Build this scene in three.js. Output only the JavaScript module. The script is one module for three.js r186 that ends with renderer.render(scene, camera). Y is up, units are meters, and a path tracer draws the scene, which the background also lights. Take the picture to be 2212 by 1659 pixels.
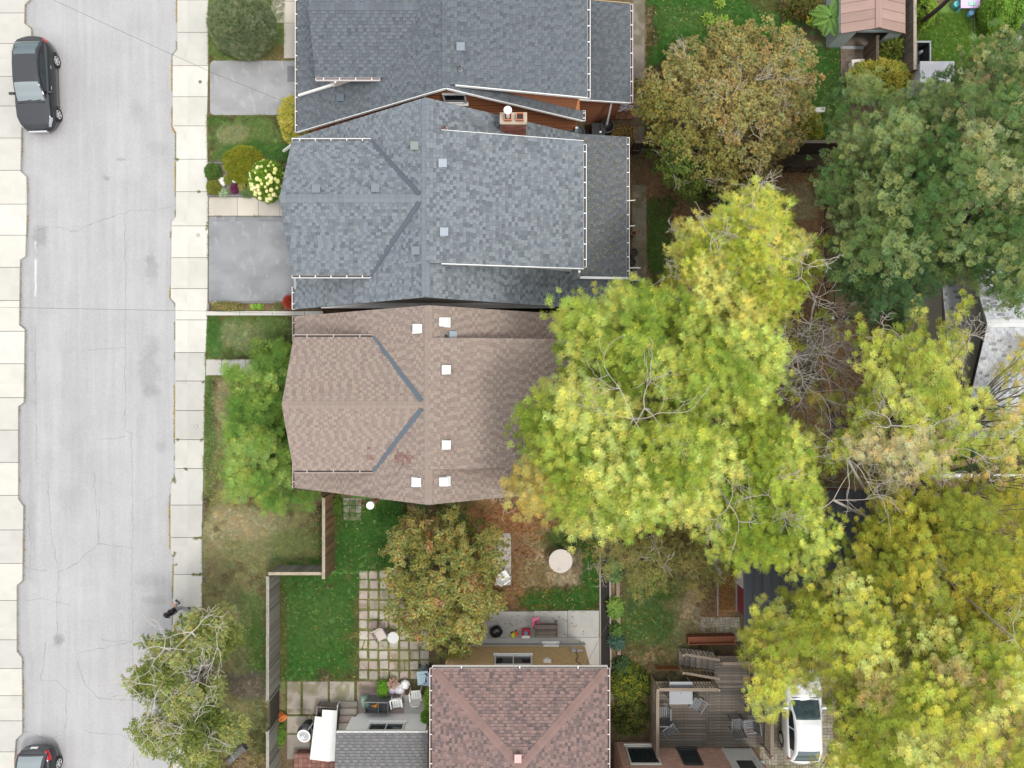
import * as THREE from 'three';
import { mergeGeometries } from 'three/addons/utils/BufferGeometryUtils.js';
import { RoundedBoxGeometry } from 'three/addons/geometries/RoundedBoxGeometry.js';
import { MarchingCubes } from 'three/addons/objects/MarchingCubes.js';

// ---------------------------------------------------------------- camera, sky, sun, exposure
const HCAM = 35, FPX = 1534, CX = 1106, CY = 829.5;            // a drone 35 m up, looking straight down
const scene = new THREE.Scene();
const camera = new THREE.PerspectiveCamera(2 * Math.atan(CY / FPX) * 180 / Math.PI, 4 / 3, 0.1, 900);
camera.position.set(0, HCAM, 0); camera.up.set(0, 0, -1); camera.lookAt(0, 0, 0);
const renderer = new THREE.WebGLRenderer({ antialias: true });
renderer.toneMapping = THREE.LinearToneMapping;
renderer.toneMappingExposure = 1.46;
renderer.shadowMap.enabled = true;
{ // bright overcast: three times brighter overhead than at the horizon, the same in every direction of the compass
  const w = 64, h = 64, d = new Float32Array(w * h * 4);
  for (let j = 0; j < h; j++) {
    const el = ((j + 0.5) / h - 0.5) * Math.PI, s = Math.sin(el);
    const L = s > 0 ? 1.5 * (1 + 2 * s) / 3 : 0.35;
    for (let i = 0; i < w; i++) { const k = (j * w + i) * 4; d[k] = L * 0.985; d[k + 1] = L; d[k + 2] = L * 1.03; d[k + 3] = 1; }
  }
  const sky = new THREE.DataTexture(d, w, h, THREE.RGBAFormat, THREE.FloatType);
  sky.mapping = THREE.EquirectangularReflectionMapping; sky.magFilter = THREE.LinearFilter; sky.needsUpdate = true;
  scene.background = sky; scene.environment = sky;
}
const sun = new THREE.DirectionalLight(new THREE.Color(1, 0.96, 0.9), 1.5);
sun.position.set(16, 44, 12); sun.castShadow = true; sun.shadow.radius = 20;
Object.assign(sun.shadow.camera, { left: -40, right: 40, top: 40, bottom: -40, near: 1, far: 140 });
scene.add(sun); scene.add(sun.target);

// ---------------------------------------------------------------- helpers
const V = (x, y, z) => new THREE.Vector3(x, y, z);
const at = (dx, dy, h = 0) => V((dx - CX) * (HCAM - h) / FPX, h, (dy - CY) * (HCAM - h) / FPX);   // where a thing seen at that place stands, given its height
const GX = (dx, h = 0) => (dx - CX) * (HCAM - h) / FPX, GZ = (dy, h = 0) => (dy - CY) * (HCAM - h) / FPX;
const rng = (s) => () => { s |= 0; s = s + 0x6D2B79F5 | 0; let t = Math.imul(s ^ s >>> 15, 1 | s); t = t + Math.imul(t ^ t >>> 7, 61 | t) ^ t; return ((t ^ t >>> 14) >>> 0) / 4294967296; };
const lerp = (a, b, t) => a + (b - a) * t, clamp = (x, a = 0, b = 1) => Math.min(b, Math.max(a, x));
const sst = (a, b, x) => { const t = clamp((x - a) / (b - a)); return t * t * (3 - 2 * t); };
const hash2 = (i, j) => { let n = Math.imul(i, 374761393) + Math.imul(j, 668265263) | 0; n = Math.imul(n ^ n >>> 13, 1274126177); return ((n ^ n >>> 16) >>> 0) / 4294967296; };
function noise(x, y) {
  const i = Math.floor(x), j = Math.floor(y), u = x - i, v = y - j, a = u * u * (3 - 2 * u), b = v * v * (3 - 2 * v);
  return lerp(lerp(hash2(i, j), hash2(i + 1, j), a), lerp(hash2(i, j + 1), hash2(i + 1, j + 1), a), b);
}
const fbm = (x, y, o = 3) => { let s = 0, a = 0.5, t = 0; for (let k = 0; k < o; k++) { s += a * noise(x, y); t += a; a *= 0.5; x = x * 2.03 + 17.1; y = y * 2.03 + 9.7; } return s / t; };
const toS = (c) => { c = clamp(c); return c <= 0.0031308 ? c * 12.92 : 1.055 * Math.pow(c, 1 / 2.4) - 0.055; };
const lutS = new Uint8Array(4097); for (let i = 0; i <= 4096; i++) lutS[i] = Math.round(255 * toS(i / 4096));
function tex(w, h, fn, srgb = true) {                                    // fn(i, j, out) writes linear colour
  const d = new Uint8Array(w * h * 4), o = [0, 0, 0];
  for (let j = 0; j < h; j++) for (let i = 0; i < w; i++) {
    fn(i, j, o); const k = (j * w + i) * 4;
    for (let c = 0; c < 3; c++) { const v = clamp(o[c]); d[k + c] = srgb ? lutS[Math.round(v * 4096)] : Math.round(v * 255); }
    d[k + 3] = 255;
  }
  const t = new THREE.DataTexture(d, w, h); t.magFilter = THREE.LinearFilter; t.minFilter = THREE.LinearMipmapLinearFilter; t.generateMipmaps = true;
  t.wrapS = t.wrapT = THREE.RepeatWrapping; if (srgb) t.colorSpace = THREE.SRGBColorSpace; t.needsUpdate = true; return t;
}
const rgb = (c) => new THREE.Color().setRGB(c[0], c[1], c[2]);
const mats = new Map();
function mat(c, rough = 0.8, more = {}) {
  const key = JSON.stringify([c, rough, Object.keys(more).length ? Object.entries(more).map(([k, v]) => k + (v?.isTexture ? v.uuid : v)) : 0]);
  if (!mats.has(key)) {
    const phys = ['clearcoat', 'transmission', 'sheen'].some((k) => k in more);
    const m = new (phys ? THREE.MeshPhysicalMaterial : THREE.MeshStandardMaterial)({ color: rgb(c), roughness: rough, ...more });
    mats.set(key, m);
  }
  return mats.get(key);
}
const names = new Map();
function numbered(n) { const k = names.get(n) ?? 0; names.set(n, k + 1); return k ? n + '_' + String(k).padStart(3, '0') : n; }
const flat = (gs) => mergeGeometries(gs.map((g) => { const q = g.index ? g.toNonIndexed() : g; for (const a of Object.keys(q.attributes)) if (!['position', 'normal', 'uv'].includes(a)) q.deleteAttribute(a); if (!q.attributes.uv) q.setAttribute('uv', new THREE.BufferAttribute(new Float32Array(q.attributes.position.count * 2), 2)); if (!q.attributes.normal) q.computeVertexNormals(); return q; }));
const geo = (g) => Array.isArray(g) ? (g.length === 1 ? g[0] : flat(g)) : g;
function part(name, g, m, parent, pos) { const o = new THREE.Mesh(geo(g), m); o.name = name; o.castShadow = o.receiveShadow = true; if (pos) o.position.copy(pos); parent.add(o); return o; }
function tag(o, label, category, group) { o.userData.label = label; o.userData.category = category; if (group) o.userData.group = group; return o; }
function thing(name, label, category, pos = V(0, 0, 0), turn = 0, group) { const o = new THREE.Group(); o.name = numbered(name); o.position.copy(pos); o.rotation.y = turn; scene.add(o); return tag(o, label, category, group); }
function one(name, label, category, g, m, pos, turn = 0, group) { const o = part(numbered(name), g, m, scene, pos); o.rotation.y = turn; return tag(o, label, category, group); }
function struct(name, g, m, parent = scene) { const o = part(parent === scene ? numbered(name) : name, g, m, parent); if (parent === scene) o.userData.kind = 'structure'; return o; }
function structGroup(name, label) { const o = new THREE.Group(); o.name = numbered(name); o.userData.kind = 'structure'; if (label) o.userData.label = label; scene.add(o); return o; }
function stuff(o, label) { o.userData.kind = 'stuff'; if (label) o.userData.label = label; return o; }
const box = (w, h, d, x = 0, y = 0, z = 0, ry = 0, rx = 0, rz = 0) => { const g = new THREE.BoxGeometry(w, h, d); if (rx) g.rotateX(rx); if (rz) g.rotateZ(rz); if (ry) g.rotateY(ry); return g.translate(x, y, z); };
const rbox = (w, h, d, r, x = 0, y = 0, z = 0, ry = 0) => { const g = new RoundedBoxGeometry(w, h, d, 2, Math.min(r, w / 2.01, h / 2.01, d / 2.01)); if (ry) g.rotateY(ry); return g.translate(x, y, z); };
const cyl = (r0, r1, h, n = 16, x = 0, y = 0, z = 0, open = false) => new THREE.CylinderGeometry(r0, r1, h, n, 1, open).translate(x, y, z);
const ball = (r, x = 0, y = 0, z = 0, n = 12) => new THREE.SphereGeometry(r, n, Math.max(6, n * 0.7 | 0)).translate(x, y, z);
const lathe = (pts, n = 24) => new THREE.LatheGeometry(pts.map(([x, y]) => new THREE.Vector2(x, y)), n);
function bar(a, b, w, h) {                                               // a squared bar from a to b
  const d = b.clone().sub(a), L = d.length(), g = new THREE.BoxGeometry(w, h ?? w, L);
  const q = new THREE.Matrix4().lookAt(b, a, Math.abs(d.y) > 0.98 * L ? V(1, 0, 0) : V(0, 1, 0));
  return g.applyMatrix4(q).translate((a.x + b.x) / 2, (a.y + b.y) / 2, (a.z + b.z) / 2);
}
function rod(a, b, r, n = 6, r1 = r) {
  const d = b.clone().sub(a), g = new THREE.CylinderGeometry(r1, r, d.length(), n);
  return g.applyQuaternion(new THREE.Quaternion().setFromUnitVectors(V(0, 1, 0), d.clone().normalize())).translate((a.x + b.x) / 2, (a.y + b.y) / 2, (a.z + b.z) / 2);
}
const tubeOf = (pts, r, seg = 24, n = 6) => new THREE.TubeGeometry(new THREE.CatmullRomCurve3(pts), seg, r, n);
// a flat sheet over a ground outline given as [x, z] in metres; uv in metres
function sheet(poly, y) {
  const c = poly.map(([x, z]) => new THREE.Vector2(x, -z));
  if (THREE.ShapeUtils.isClockWise(c)) c.reverse();
  const g = new THREE.ShapeGeometry(new THREE.Shape(c)); g.rotateX(-Math.PI / 2); g.translate(0, y, 0);
  const p = g.attributes.position, uv = g.attributes.uv; for (let i = 0; i < p.count; i++) uv.setXY(i, p.getX(i), p.getZ(i));
  return g;
}
// the same with thickness: top at y, sides down by depth, edges slightly eased
function block(poly, y, depth, bevel = 0.008) {
  const c = poly.map(([x, z]) => new THREE.Vector2(x, -z)); if (THREE.ShapeUtils.isClockWise(c)) c.reverse();
  const g = new THREE.ExtrudeGeometry(new THREE.Shape(c), { depth: depth - bevel, bevelEnabled: bevel > 0, bevelSize: bevel, bevelOffset: -bevel, bevelThickness: bevel, bevelSegments: 1, curveSegments: 6 });
  g.rotateX(-Math.PI / 2); g.translate(0, y - depth, 0);
  const p = g.attributes.position, uv = g.attributes.uv; for (let i = 0; i < p.count; i++) uv.setXY(i, p.getX(i), p.getZ(i));
  return g;
}
const onGround = (list, h = 0) => list.map(([x, y]) => [GX(x, h), GZ(y, h)]);
const rect = (x0, y0, x1, y1, h = 0) => onGround([[x0, y0], [x1, y0], [x1, y1], [x0, y1]], h);
const inPoly = (x, y, p) => { let r = false; for (let i = 0, j = p.length - 1; i < p.length; j = i++) if ((p[i][1] > y) !== (p[j][1] > y) && x < (p[j][0] - p[i][0]) * (y - p[i][1]) / (p[j][1] - p[i][1]) + p[i][0]) r = !r; return r; };
function edgeDist(x, y, p) { let m = 1e9; for (let i = 0, j = p.length - 1; i < p.length; j = i++) { const ax = p[j][0], ay = p[j][1], bx = p[i][0] - ax, by = p[i][1] - ay, t = clamp(((x - ax) * bx + (y - ay) * by) / (bx * bx + by * by)); m = Math.min(m, Math.hypot(x - ax - t * bx, y - ay - t * by)); } return m; }

// ---------------------------------------------------------------- surfaces
const concreteTex = tex(512, 512, (i, j, o) => {                          // 4 m square
  const x = i / 128, y = j / 128, n = fbm(x * 2, y * 2, 4), f = hash2(i, j), s = fbm(x * 0.8 + 40, y * 0.8, 3);
  let v = 0.9 + 0.16 * (n - 0.5) + 0.07 * (f - 0.5) + 0.14 * (s - 0.5); if (hash2(i * 3, j * 7) > 0.997) v *= 0.72;
  o[0] = v; o[1] = v * 0.985; o[2] = v * 0.955;
}); concreteTex.repeat.set(0.25, 0.25);
const dirtyTex = tex(512, 512, (i, j, o) => {                             // weathered concrete, mossy blotches
  const x = i / 128, y = j / 128, n = fbm(x * 2.5, y * 2.5, 4), s = fbm(x * 1.1 + 40, y * 1.1, 3), f = hash2(i, j);
  const m = sst(0.52, 0.7, fbm(x * 1.7 + 9, y * 1.7 + 3, 4)); let v = 0.82 + 0.35 * (n - 0.5) + 0.25 * (s - 0.5) + 0.12 * (f - 0.5);
  o[0] = v * lerp(1, 0.66, m); o[1] = v * lerp(0.98, 0.66, m); o[2] = v * lerp(0.93, 0.5, m);
}); dirtyTex.repeat.set(0.25, 0.25);
const asphaltTex = tex(1024, 1024, (i, j, o) => {                         // 8 m square driveway tar, worn and blotched
  const x = i / 128, y = j / 128, n = fbm(x * 0.7, y * 0.7, 4), g = hash2(i, j), s = sst(0.35, 0.75, fbm(x * 0.9 + 31, y * 1.3 + 5, 5)), w = sst(0.6, 0.75, fbm(x * 3.6 + 71, y * 2.2 + 50, 5));
  let v = 0.85 + 0.3 * (n - 0.5) + 0.16 * (g - 0.5) - 0.17 * s + 0.16 * w; if (g > 0.985) v *= 1.2;
  o[0] = v * 0.98; o[1] = v * 0.99; o[2] = v;
}); asphaltTex.repeat.set(0.125, 0.125);
const woodTex = tex(256, 512, (i, j, o) => {
  const n = fbm(i / 6, j / 130, 3), k = fbm(i / 22 + 3, j / 60, 3), f = hash2(i, j >> 3); const v = 0.75 + 0.5 * (n - 0.5) + 0.45 * (k - 0.5) + 0.1 * (f - 0.5);
  o[0] = v; o[1] = v * 0.98; o[2] = v * 0.95;
});
const metalTex = tex(256, 256, (i, j, o) => { const v = 0.9 + 0.18 * (fbm(i / 40, j / 40, 4) - 0.5) + 0.06 * (hash2(i, j) - 0.5); o[0] = o[1] = o[2] = v; });
const PAINT = [0.72, 0.72, 0.7];
const M = {
  white: mat(PAINT, 0.5, { map: metalTex }), whitePlastic: mat([0.75, 0.75, 0.73], 0.35), dark: mat([0.02, 0.02, 0.022], 0.7), black: mat([0.008, 0.008, 0.009], 0.45),
  grey: mat([0.22, 0.23, 0.24], 0.6), steel: mat([0.45, 0.46, 0.47], 0.4, { metalness: 0.7 }), glass: mat([0.02, 0.03, 0.035], 0.06), slate: mat([0.11, 0.135, 0.16], 0.5, { map: metalTex }),
  clay: mat([0.3, 0.11, 0.05], 0.85), mortar: mat([0.33, 0.29, 0.25], 0.95), soil: mat([0.05, 0.036, 0.027], 1), rubber: mat([0.012, 0.012, 0.012], 0.85),
};
const wood = (c, r = 0.85) => mat(c, r, { map: woodTex });
const woods = (c, n, seed) => { const R = rng(seed); return Array.from({ length: n }, () => { const k = 0.6 + 0.75 * R(), t = 0.95 + 0.1 * R(); return wood([+(c[0] * k).toFixed(3), +(c[1] * k * t).toFixed(3), +(c[2] * k * t).toFixed(3)]); }); };

// ---------------------------------------------------------------- yards: what grows and lies where, in one table
const SOILS = { green: [0.062, 0.15, 0.03], lawn: [0.125, 0.178, 0.055], olive: [0.225, 0.22, 0.108], tan: [0.34, 0.3, 0.195], leaf: [0.165, 0.098, 0.052], orange: [0.235, 0.118, 0.052], soil: [0.04, 0.028, 0.02], mulch: [0.17, 0.14, 0.125], moss: [0.13, 0.135, 0.045], bright: [0.1, 0.18, 0.028] };
const PATCHES = [ // x, y, half width, half height, kind, strength
  [530, 60, 95, 90, 'lawn', 1], [580, 115, 45, 18, 'leaf', 0.55], [540, 300, 110, 60, 'lawn', 1], [560, 330, 90, 25, 'green', 0.8], [500, 290, 34, 26, 'tan', 0.4], [470, 262, 40, 14, 'green', 0.6],
  [535, 390, 92, 40, 'mulch', 1], [545, 663, 100, 12, 'leaf', 0.6], [540, 728, 110, 52, 'lawn', 1], [462, 725, 20, 46, 'green', 0.8], [520, 725, 44, 30, 'tan', 0.35],
  [540, 950, 120, 160, 'olive', 1], [452, 900, 14, 110, 'green', 0.65], [450, 1000, 16, 110, 'lawn', 0.6], [485, 870, 26, 60, 'tan', 0.45], [560, 1160, 150, 90, 'olive', 1], [520, 1130, 70, 40, 'tan', 0.6], [640, 1180, 60, 60, 'lawn', 0.45], [460, 1210, 30, 80, 'tan', 0.45], [560, 1130, 90, 24, 'tan', 0.4],
  [500, 1420, 100, 220, 'olive', 1], [545, 1370, 38, 90, 'lawn', 0.85], [552, 1400, 20, 70, 'green', 0.5], [480, 1330, 50, 24, 'tan', 0.5], [500, 1440, 40, 50, 'tan', 0.35], [530, 1480, 50, 30, 'mulch', 0.75], [500, 1580, 50, 50, 'tan', 0.4], [560, 1600, 30, 70, 'lawn', 0.35], [545, 1650, 40, 30, 'leaf', 0.4],
  [800, 1160, 110, 100, 'green', 1], [690, 1350, 105, 135, 'green', 1], [760, 1250, 70, 60, 'green', 1], [640, 1450, 60, 40, 'green', 0.9], [715, 1110, 20, 50, 'moss', 0.6], [610, 1380, 12, 120, 'leaf', 0.4], [690, 1340, 60, 70, 'lawn', 0.3],
  [1010, 1180, 90, 120, 'green', 0.6], [1090, 1190, 90, 140, 'orange', 1], [1150, 1210, 90, 100, 'leaf', 0.9], [1180, 1160, 50, 22, 'olive', 0.55], [1225, 1170, 46, 26, 'green', 0.75], [1215, 1225, 62, 48, 'tan', 0.55], [1280, 1240, 24, 90, 'green', 1], [1210, 1294, 100, 26, 'green', 1], [1150, 1250, 34, 34, 'olive', 0.4], [1120, 1120, 60, 40, 'orange', 0.8],
  [850, 1350, 90, 130, 'moss', 1], [725, 1550, 110, 90, 'moss', 1], [1325, 1330, 14, 120, 'leaf', 0.7],
  [1420, 1320, 100, 130, 'olive', 1], [1400, 1330, 60, 90, 'green', 0.75], [1430, 1260, 40, 40, 'green', 0.6], [1400, 1420, 60, 34, 'leaf', 0.5], [1520, 1300, 60, 60, 'leaf', 0.65], [1490, 1320, 30, 60, 'tan', 0.35], [1355, 1500, 50, 90, 'olive', 0.6], [1570, 1275, 24, 60, 'orange', 1],
  [1560, 70, 190, 120, 'green', 1], [1500, 40, 90, 26, 'lawn', 0.4], [1770, 200, 60, 140, 'green', 1], [1790, 220, 30, 70, 'lawn', 0.4], [1380, 150, 18, 170, 'leaf', 0.8], [1680, 10, 60, 20, 'leaf', 0.5],
  [1440, 500, 70, 170, 'leaf', 0.9], [1425, 520, 30, 90, 'green', 0.8], [1470, 430, 50, 40, 'soil', 0.4], [1720, 520, 80, 170, 'leaf', 1], [1720, 440, 50, 40, 'olive', 0.6], [1740, 350, 60, 18, 'soil', 0.7],
  [2090, 80, 130, 70, 'bright', 1], [2160, 50, 50, 26, 'leaf', 0.7], [1700, 850, 120, 120, 'leaf', 1], [1690, 780, 40, 60, 'orange', 0.5], [1900, 900, 200, 200, 'leaf', 0.7], [1900, 1300, 250, 260, 'olive', 0.6], [2080, 990, 90, 40, 'green', 0.9],
];
const patchList = PATCHES.map(([x, y, a, b, k, s], i) => ({ x, y, a, b, c: SOILS[k], s, i, r: Math.max(a, b) * 1.3 }));
function yardColor(dx, dy, o) {
  const n1 = fbm(dx / 26, dy / 26, 4), n2 = fbm(dx / 9 + 50, dy / 9 + 80, 3);
  let r = 0.095, g = 0.07, b = 0.036;
  for (const p of patchList) {
    const ex = (dx - p.x) / p.a, ey = (dy - p.y) / p.b; if (ex > 1.35 || ex < -1.35 || ey > 1.35 || ey < -1.35) continue;
    const d = Math.pow(ex * ex * ex * ex + ey * ey * ey * ey, 0.25) + 0.95 * (n1 - 0.5) + 0.5 * (n2 - 0.5), w = p.s * sst(1.15, 0.66, d);
    r = lerp(r, p.c[0], w); g = lerp(g, p.c[1], w); b = lerp(b, p.c[2], w);
  }
  o[0] = r; o[1] = g; o[2] = b; return n1;
}
const YX0 = 430, YY0 = -60, YW = 1900, YH = 1840;
const yardTex = tex(2048, 2048, (i, j, o) => {
  const dx = YX0 + (i + 0.5) / 2048 * YW, dy = YY0 + (j + 0.5) / 2048 * YH;
  const n1 = yardColor(dx, dy, o), f = hash2(i, j), c = fbm(dx / 3.2, dy / 3.2, 2), m = fbm(dx / 60 + 7, dy / 60, 2);
  const k = 0.78 + 0.5 * (c - 0.5) + 0.34 * (f - 0.5) + 0.3 * (m - 0.5) + 0.25 * (n1 - 0.5) + 0.1, warm = o[0] / (o[1] + 1e-4);
  const y = fbm(dx / 14 + 90, dy / 14, 3) - 0.5;                         // blades greener and yellower by turns
  o[0] *= k * (1 + 0.35 * y); o[1] *= k * (1 + 0.05 * y); o[2] *= k;
  const g = hash2(i * 7 + 3, j * 5 + 1);
  if (warm > 1.2 && g > 0.72) { const q = g > 0.93 ? 2.1 : g > 0.84 ? 0.4 : 1.5; o[0] *= q; o[1] *= q * 0.92; o[2] *= q * 0.85; }
  else if (g > 0.987) { o[0] = 0.36; o[1] = 0.28; o[2] = 0.09; }
});
yardTex.wrapS = yardTex.wrapT = THREE.ClampToEdgeWrapping;
const yardMat = new THREE.MeshStandardMaterial({ map: yardTex, roughness: 1 });
function yardUV(g) { const p = g.attributes.position, uv = g.attributes.uv; for (let i = 0; i < p.count; i++) uv.setXY(i, (p.getX(i) * FPX / HCAM + CX - YX0) / YW, (p.getZ(i) * FPX / HCAM + CY - YY0) / YH); return g; }

// ---------------------------------------------------------------- ground, road, pavements
struct('ground', sheet([[-350, -350], [350, -350], [350, 350], [-350, 350]], -0.21), mat([0.12, 0.125, 0.062], 1));
struct('yard_ground', yardUV(block(onGround([[446, -60], [2328, -60], [2328, 1778], [436, 1778], [437, 1250], [441, 950], [444, 760], [449, 500], [447, 260], [450, 60]]), -0.004, 0.2, 0)), yardMat);

const kerbR = [[383, -200], [383, 107], [373, 120], [373, 273], [381, 287], [380, 468], [371, 480], [369, 644], [379, 655], [378, 1033], [370, 1046], [368, 1094], [369, 1193], [376, 1207], [374, 1299], [373, 1400], [374, 1900]];
const edgeR = [[451, -200], [450, 130], [447, 267], [450, 425], [449, 540], [448, 671], [444, 766], [441, 943], [437, 1106], [437, 1285], [436, 1900]];
const kerbL = [[63, -200], [63, 0], [53, 10], [52, 50], [67, 62], [67, 80], [62, 180], [46, 280], [44, 370], [57, 382], [58, 433], [55, 553], [43, 561], [41, 702], [53, 711], [51, 869], [39, 878], [39, 1078], [50, 1094], [48, 1254], [36, 1264], [36, 1407], [47, 1421], [48, 1584], [34, 1598], [31, 1640], [32, 1900]];
const xOn = (l, y) => { for (let i = 1; i < l.length; i++) if (y <= l[i][1]) return lerp(l[i - 1][0], l[i][0], (y - l[i - 1][1]) / (l[i][1] - l[i - 1][1])); return l.at(-1)[0]; };
const between = (l, y0, y1) => [[xOn(l, y0), y0], ...l.filter((p) => p[1] > y0 + 0.5 && p[1] < y1 - 0.5), [xOn(l, y1), y1]];

const RW = 1024, RH = 2048, RX0 = 20, RXW = 380, RY0 = -60, RYH = 1840;
const dist = (x, y, ax, ay, bx, by) => { const t = clamp(((x - ax) * (bx - ax) + (y - ay) * (by - ay)) / ((bx - ax) ** 2 + (by - ay) ** 2)); return Math.hypot(x - ax - t * (bx - ax), y - ay - t * (by - ay)); };
const CRACKS = [[[76, 497], [95, 490], [130, 492], [160, 499], [200, 480], [280, 455], [340, 452], [378, 440]], [[268, 470], [270, 600], [268, 700], [269, 930], [283, 935], [284, 1130], [283, 1300], [286, 1660]], [[200, 1020], [210, 1180], [212, 1120], [209, 1100]], [[72, 700], [76, 900], [75, 1010]], [[116, 1240], [132, 1235], [165, 1218], [180, 1200], [210, 1176], [283, 1185]], [[122, 1390], [120, 1300], [125, 1240], [108, 1160], [100, 1040]], [[95, 1390], [92, 1440], [84, 1472], [120, 1472], [140, 1495], [140, 1560], [135, 1585], [105, 1605], [80, 1590], [48, 1583]], [[165, 1430], [180, 1480], [210, 1510], [290, 1517]], [[55, 1300], [90, 1294], [150, 1310]], [[160, 1415], [210, 1403], [283, 1388]], [[215, 1382], [250, 1387], [283, 1386]], [[175, 1580], [215, 1588], [290, 1592]], [[210, 950], [250, 948], [268, 943]], [[190, 757], [230, 753], [268, 750]], [[50, 1225], [60, 1230], [100, 1234]], [[60, 1130], [63, 1180], [60, 1250]]];
const STAINS = [[325, 578, 14, 34, 0.09], [318, 560, 12, 10, 0.05], [320, 800, 24, 60, 0.08], [330, 745, 20, 26, 0.06], [327, 845, 20, 14, 0.07], [345, 966, 14, 14, 0.06], [320, 1255, 30, 20, 0.07], [330, 1298, 28, 12, 0.07], [124, 1384, 12, 14, 0.16], [86, 510, 18, 26, 0.11], [228, 384, 9, 6, 0.13], [260, 343, 12, 4, 0.12], [290, 232, 14, 30, 0.05], [340, 318, 26, 18, 0.05], [150, 1080, 30, 30, 0.04], [250, 170, 6, 40, 0.04], [160, 900, 40, 160, 0.03], [60, 1000, 20, 300, 0.04], [85, 620, 20, 120, 0.03]];
const crackSegs = []; for (const l of CRACKS) for (let i = 1; i < l.length; i++) crackSegs.push([...l[i - 1], ...l[i]]);
const roadTex = tex(RW, RH, (i, j, o) => {
  const x = RX0 + (i + 0.5) / RW * RXW, y = RY0 + (j + 0.5) / RH * RYH, f = hash2(i, j);
  const streak = fbm(x / 9, y / 160, 3), n = fbm(x / 50, y / 50, 4), fine = fbm(x / 2.2, y / 2.2, 2);
  let v = 0.3 * (1 + 0.16 * (streak - 0.5) + 0.16 * (n - 0.5) + 0.16 * (fine - 0.5) + 0.1 * (f - 0.5));
  for (const [sx, sy, a, b, k] of STAINS) { const ex = (x - sx) / a, ey = (y - sy) / b; if (ex * ex + ey * ey < 3) v *= 1 - 1.8 * k * sst(1.25, 0.5, Math.sqrt(ex * ex + ey * ey) + 0.9 * (fbm(x / 7 + sx, y / 9, 3) - 0.5)); }
  const wx = x + 7 * (fbm(x / 14, y / 14, 3) - 0.5), wy = y + 7 * (fbm(x / 14 + 40, y / 14 + 9, 3) - 0.5);
  let c = 9; for (const s of crackSegs) { if (wx < Math.min(s[0], s[2]) - 3 || wx > Math.max(s[0], s[2]) + 3 || wy < Math.min(s[1], s[3]) - 3 || wy > Math.max(s[1], s[3]) + 3) continue; c = Math.min(c, dist(wx, wy, ...s)); }
  v *= 1 - 0.24 * sst(1.2, 0.3, c) * (0.5 + 0.9 * noise(x / 12, y / 12));
  const kl = x - xOn(kerbL, y), kr = xOn(kerbR, y) - x; v *= 1 - 0.1 * sst(10, 0, Math.min(kl, kr)) - 0.09 * sst(34, 16, kl) * sst(0.3, 0.5, n);
  if (Math.abs(x - 72 - 3 * noise(y / 20, 3)) < 3 && y > 520 && y < 640) v *= 1 + 0.55 * sst(0.25, 0.5, fbm(y / 22, x / 4, 2)) * sst(3, 1, Math.abs(x - 74));   // a scrape of old white paint
  o[0] = v * 1.0; o[1] = v * 0.985; o[2] = v * 0.985;
});
roadTex.wrapS = roadTex.wrapT = THREE.ClampToEdgeWrapping;
const road = sheet(onGround([...between(kerbL, -190, 1890), ...between(kerbR, -190, 1890).reverse()].map(([x, y], i, a) => [i < a.length / 2 + 5 && x < 200 ? x - 2 : x + 2, y])), -0.1);
{ const p = road.attributes.position, uv = road.attributes.uv; for (let i = 0; i < p.count; i++) uv.setXY(i, (p.getX(i) * FPX / HCAM + CX - RX0) / RXW, (p.getZ(i) * FPX / HCAM + CY - RY0) / RYH); }
struct('road', road, new THREE.MeshStandardMaterial({ map: roadTex, roughness: 0.95 }));

const slabMats = [0.39, 0.435, 0.47, 0.41, 0.5].map((v, i) => mat([v, v * 0.98, v * (0.93 - 0.015 * (i % 3))], 0.9, { map: concreteTex }));
function pavement(name, label, joints, left, right, pick) {
  const g = structGroup(name, label);
  for (let i = 1; i < joints.length; i++) {
    const a = joints[i - 1] + 0.45, b = joints[i] - 0.45;
    part('slab', block(onGround([...between(left, a, b), ...between(right, a, b).reverse()]), 0.002 * (hash2(i, 5) - 0.5) + 0.012, 0.2, 0.01), slabMats[pick(i, joints[i])], g);
  }
  return g;
}
pavement('sidewalk', 'pale concrete sidewalk between the road and the front lawns', [-150, -70, 0, 70, 142, 209, 272, 344, 414, 488, 556.6, 623.5, 691, 761.6, 823, 887, 949.6, 1012, 1091, 1161, 1241, 1312, 1385, 1458, 1530, 1600, 1675, 1750], kerbR, edgeR, (i, y) => y < 150 ? 1 : y < 780 ? [4, 2, 4, 4, 2][i % 5] : [0, 1, 3, 0][i % 4]);
pavement('sidewalk', 'pale concrete sidewalk on the far side of the road, at the picture edge', [-150, -40, 28, 94, 165, 229, 298, 368, 441, 508, 577.5, 649, 715.6, 785.7, 859, 929, 998.8, 1070, 1144.7, 1217, 1297, 1382, 1444, 1502.6, 1557, 1624, 1700, 1760], [[-140, -200], [-140, 1900]], kerbL, (i, y) => y < 360 ? [1, 0, 3, 1][i % 4] : y < 950 ? [2, 4, 2, 1][i % 4] : [1, 3, 2][i % 3]);

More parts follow.
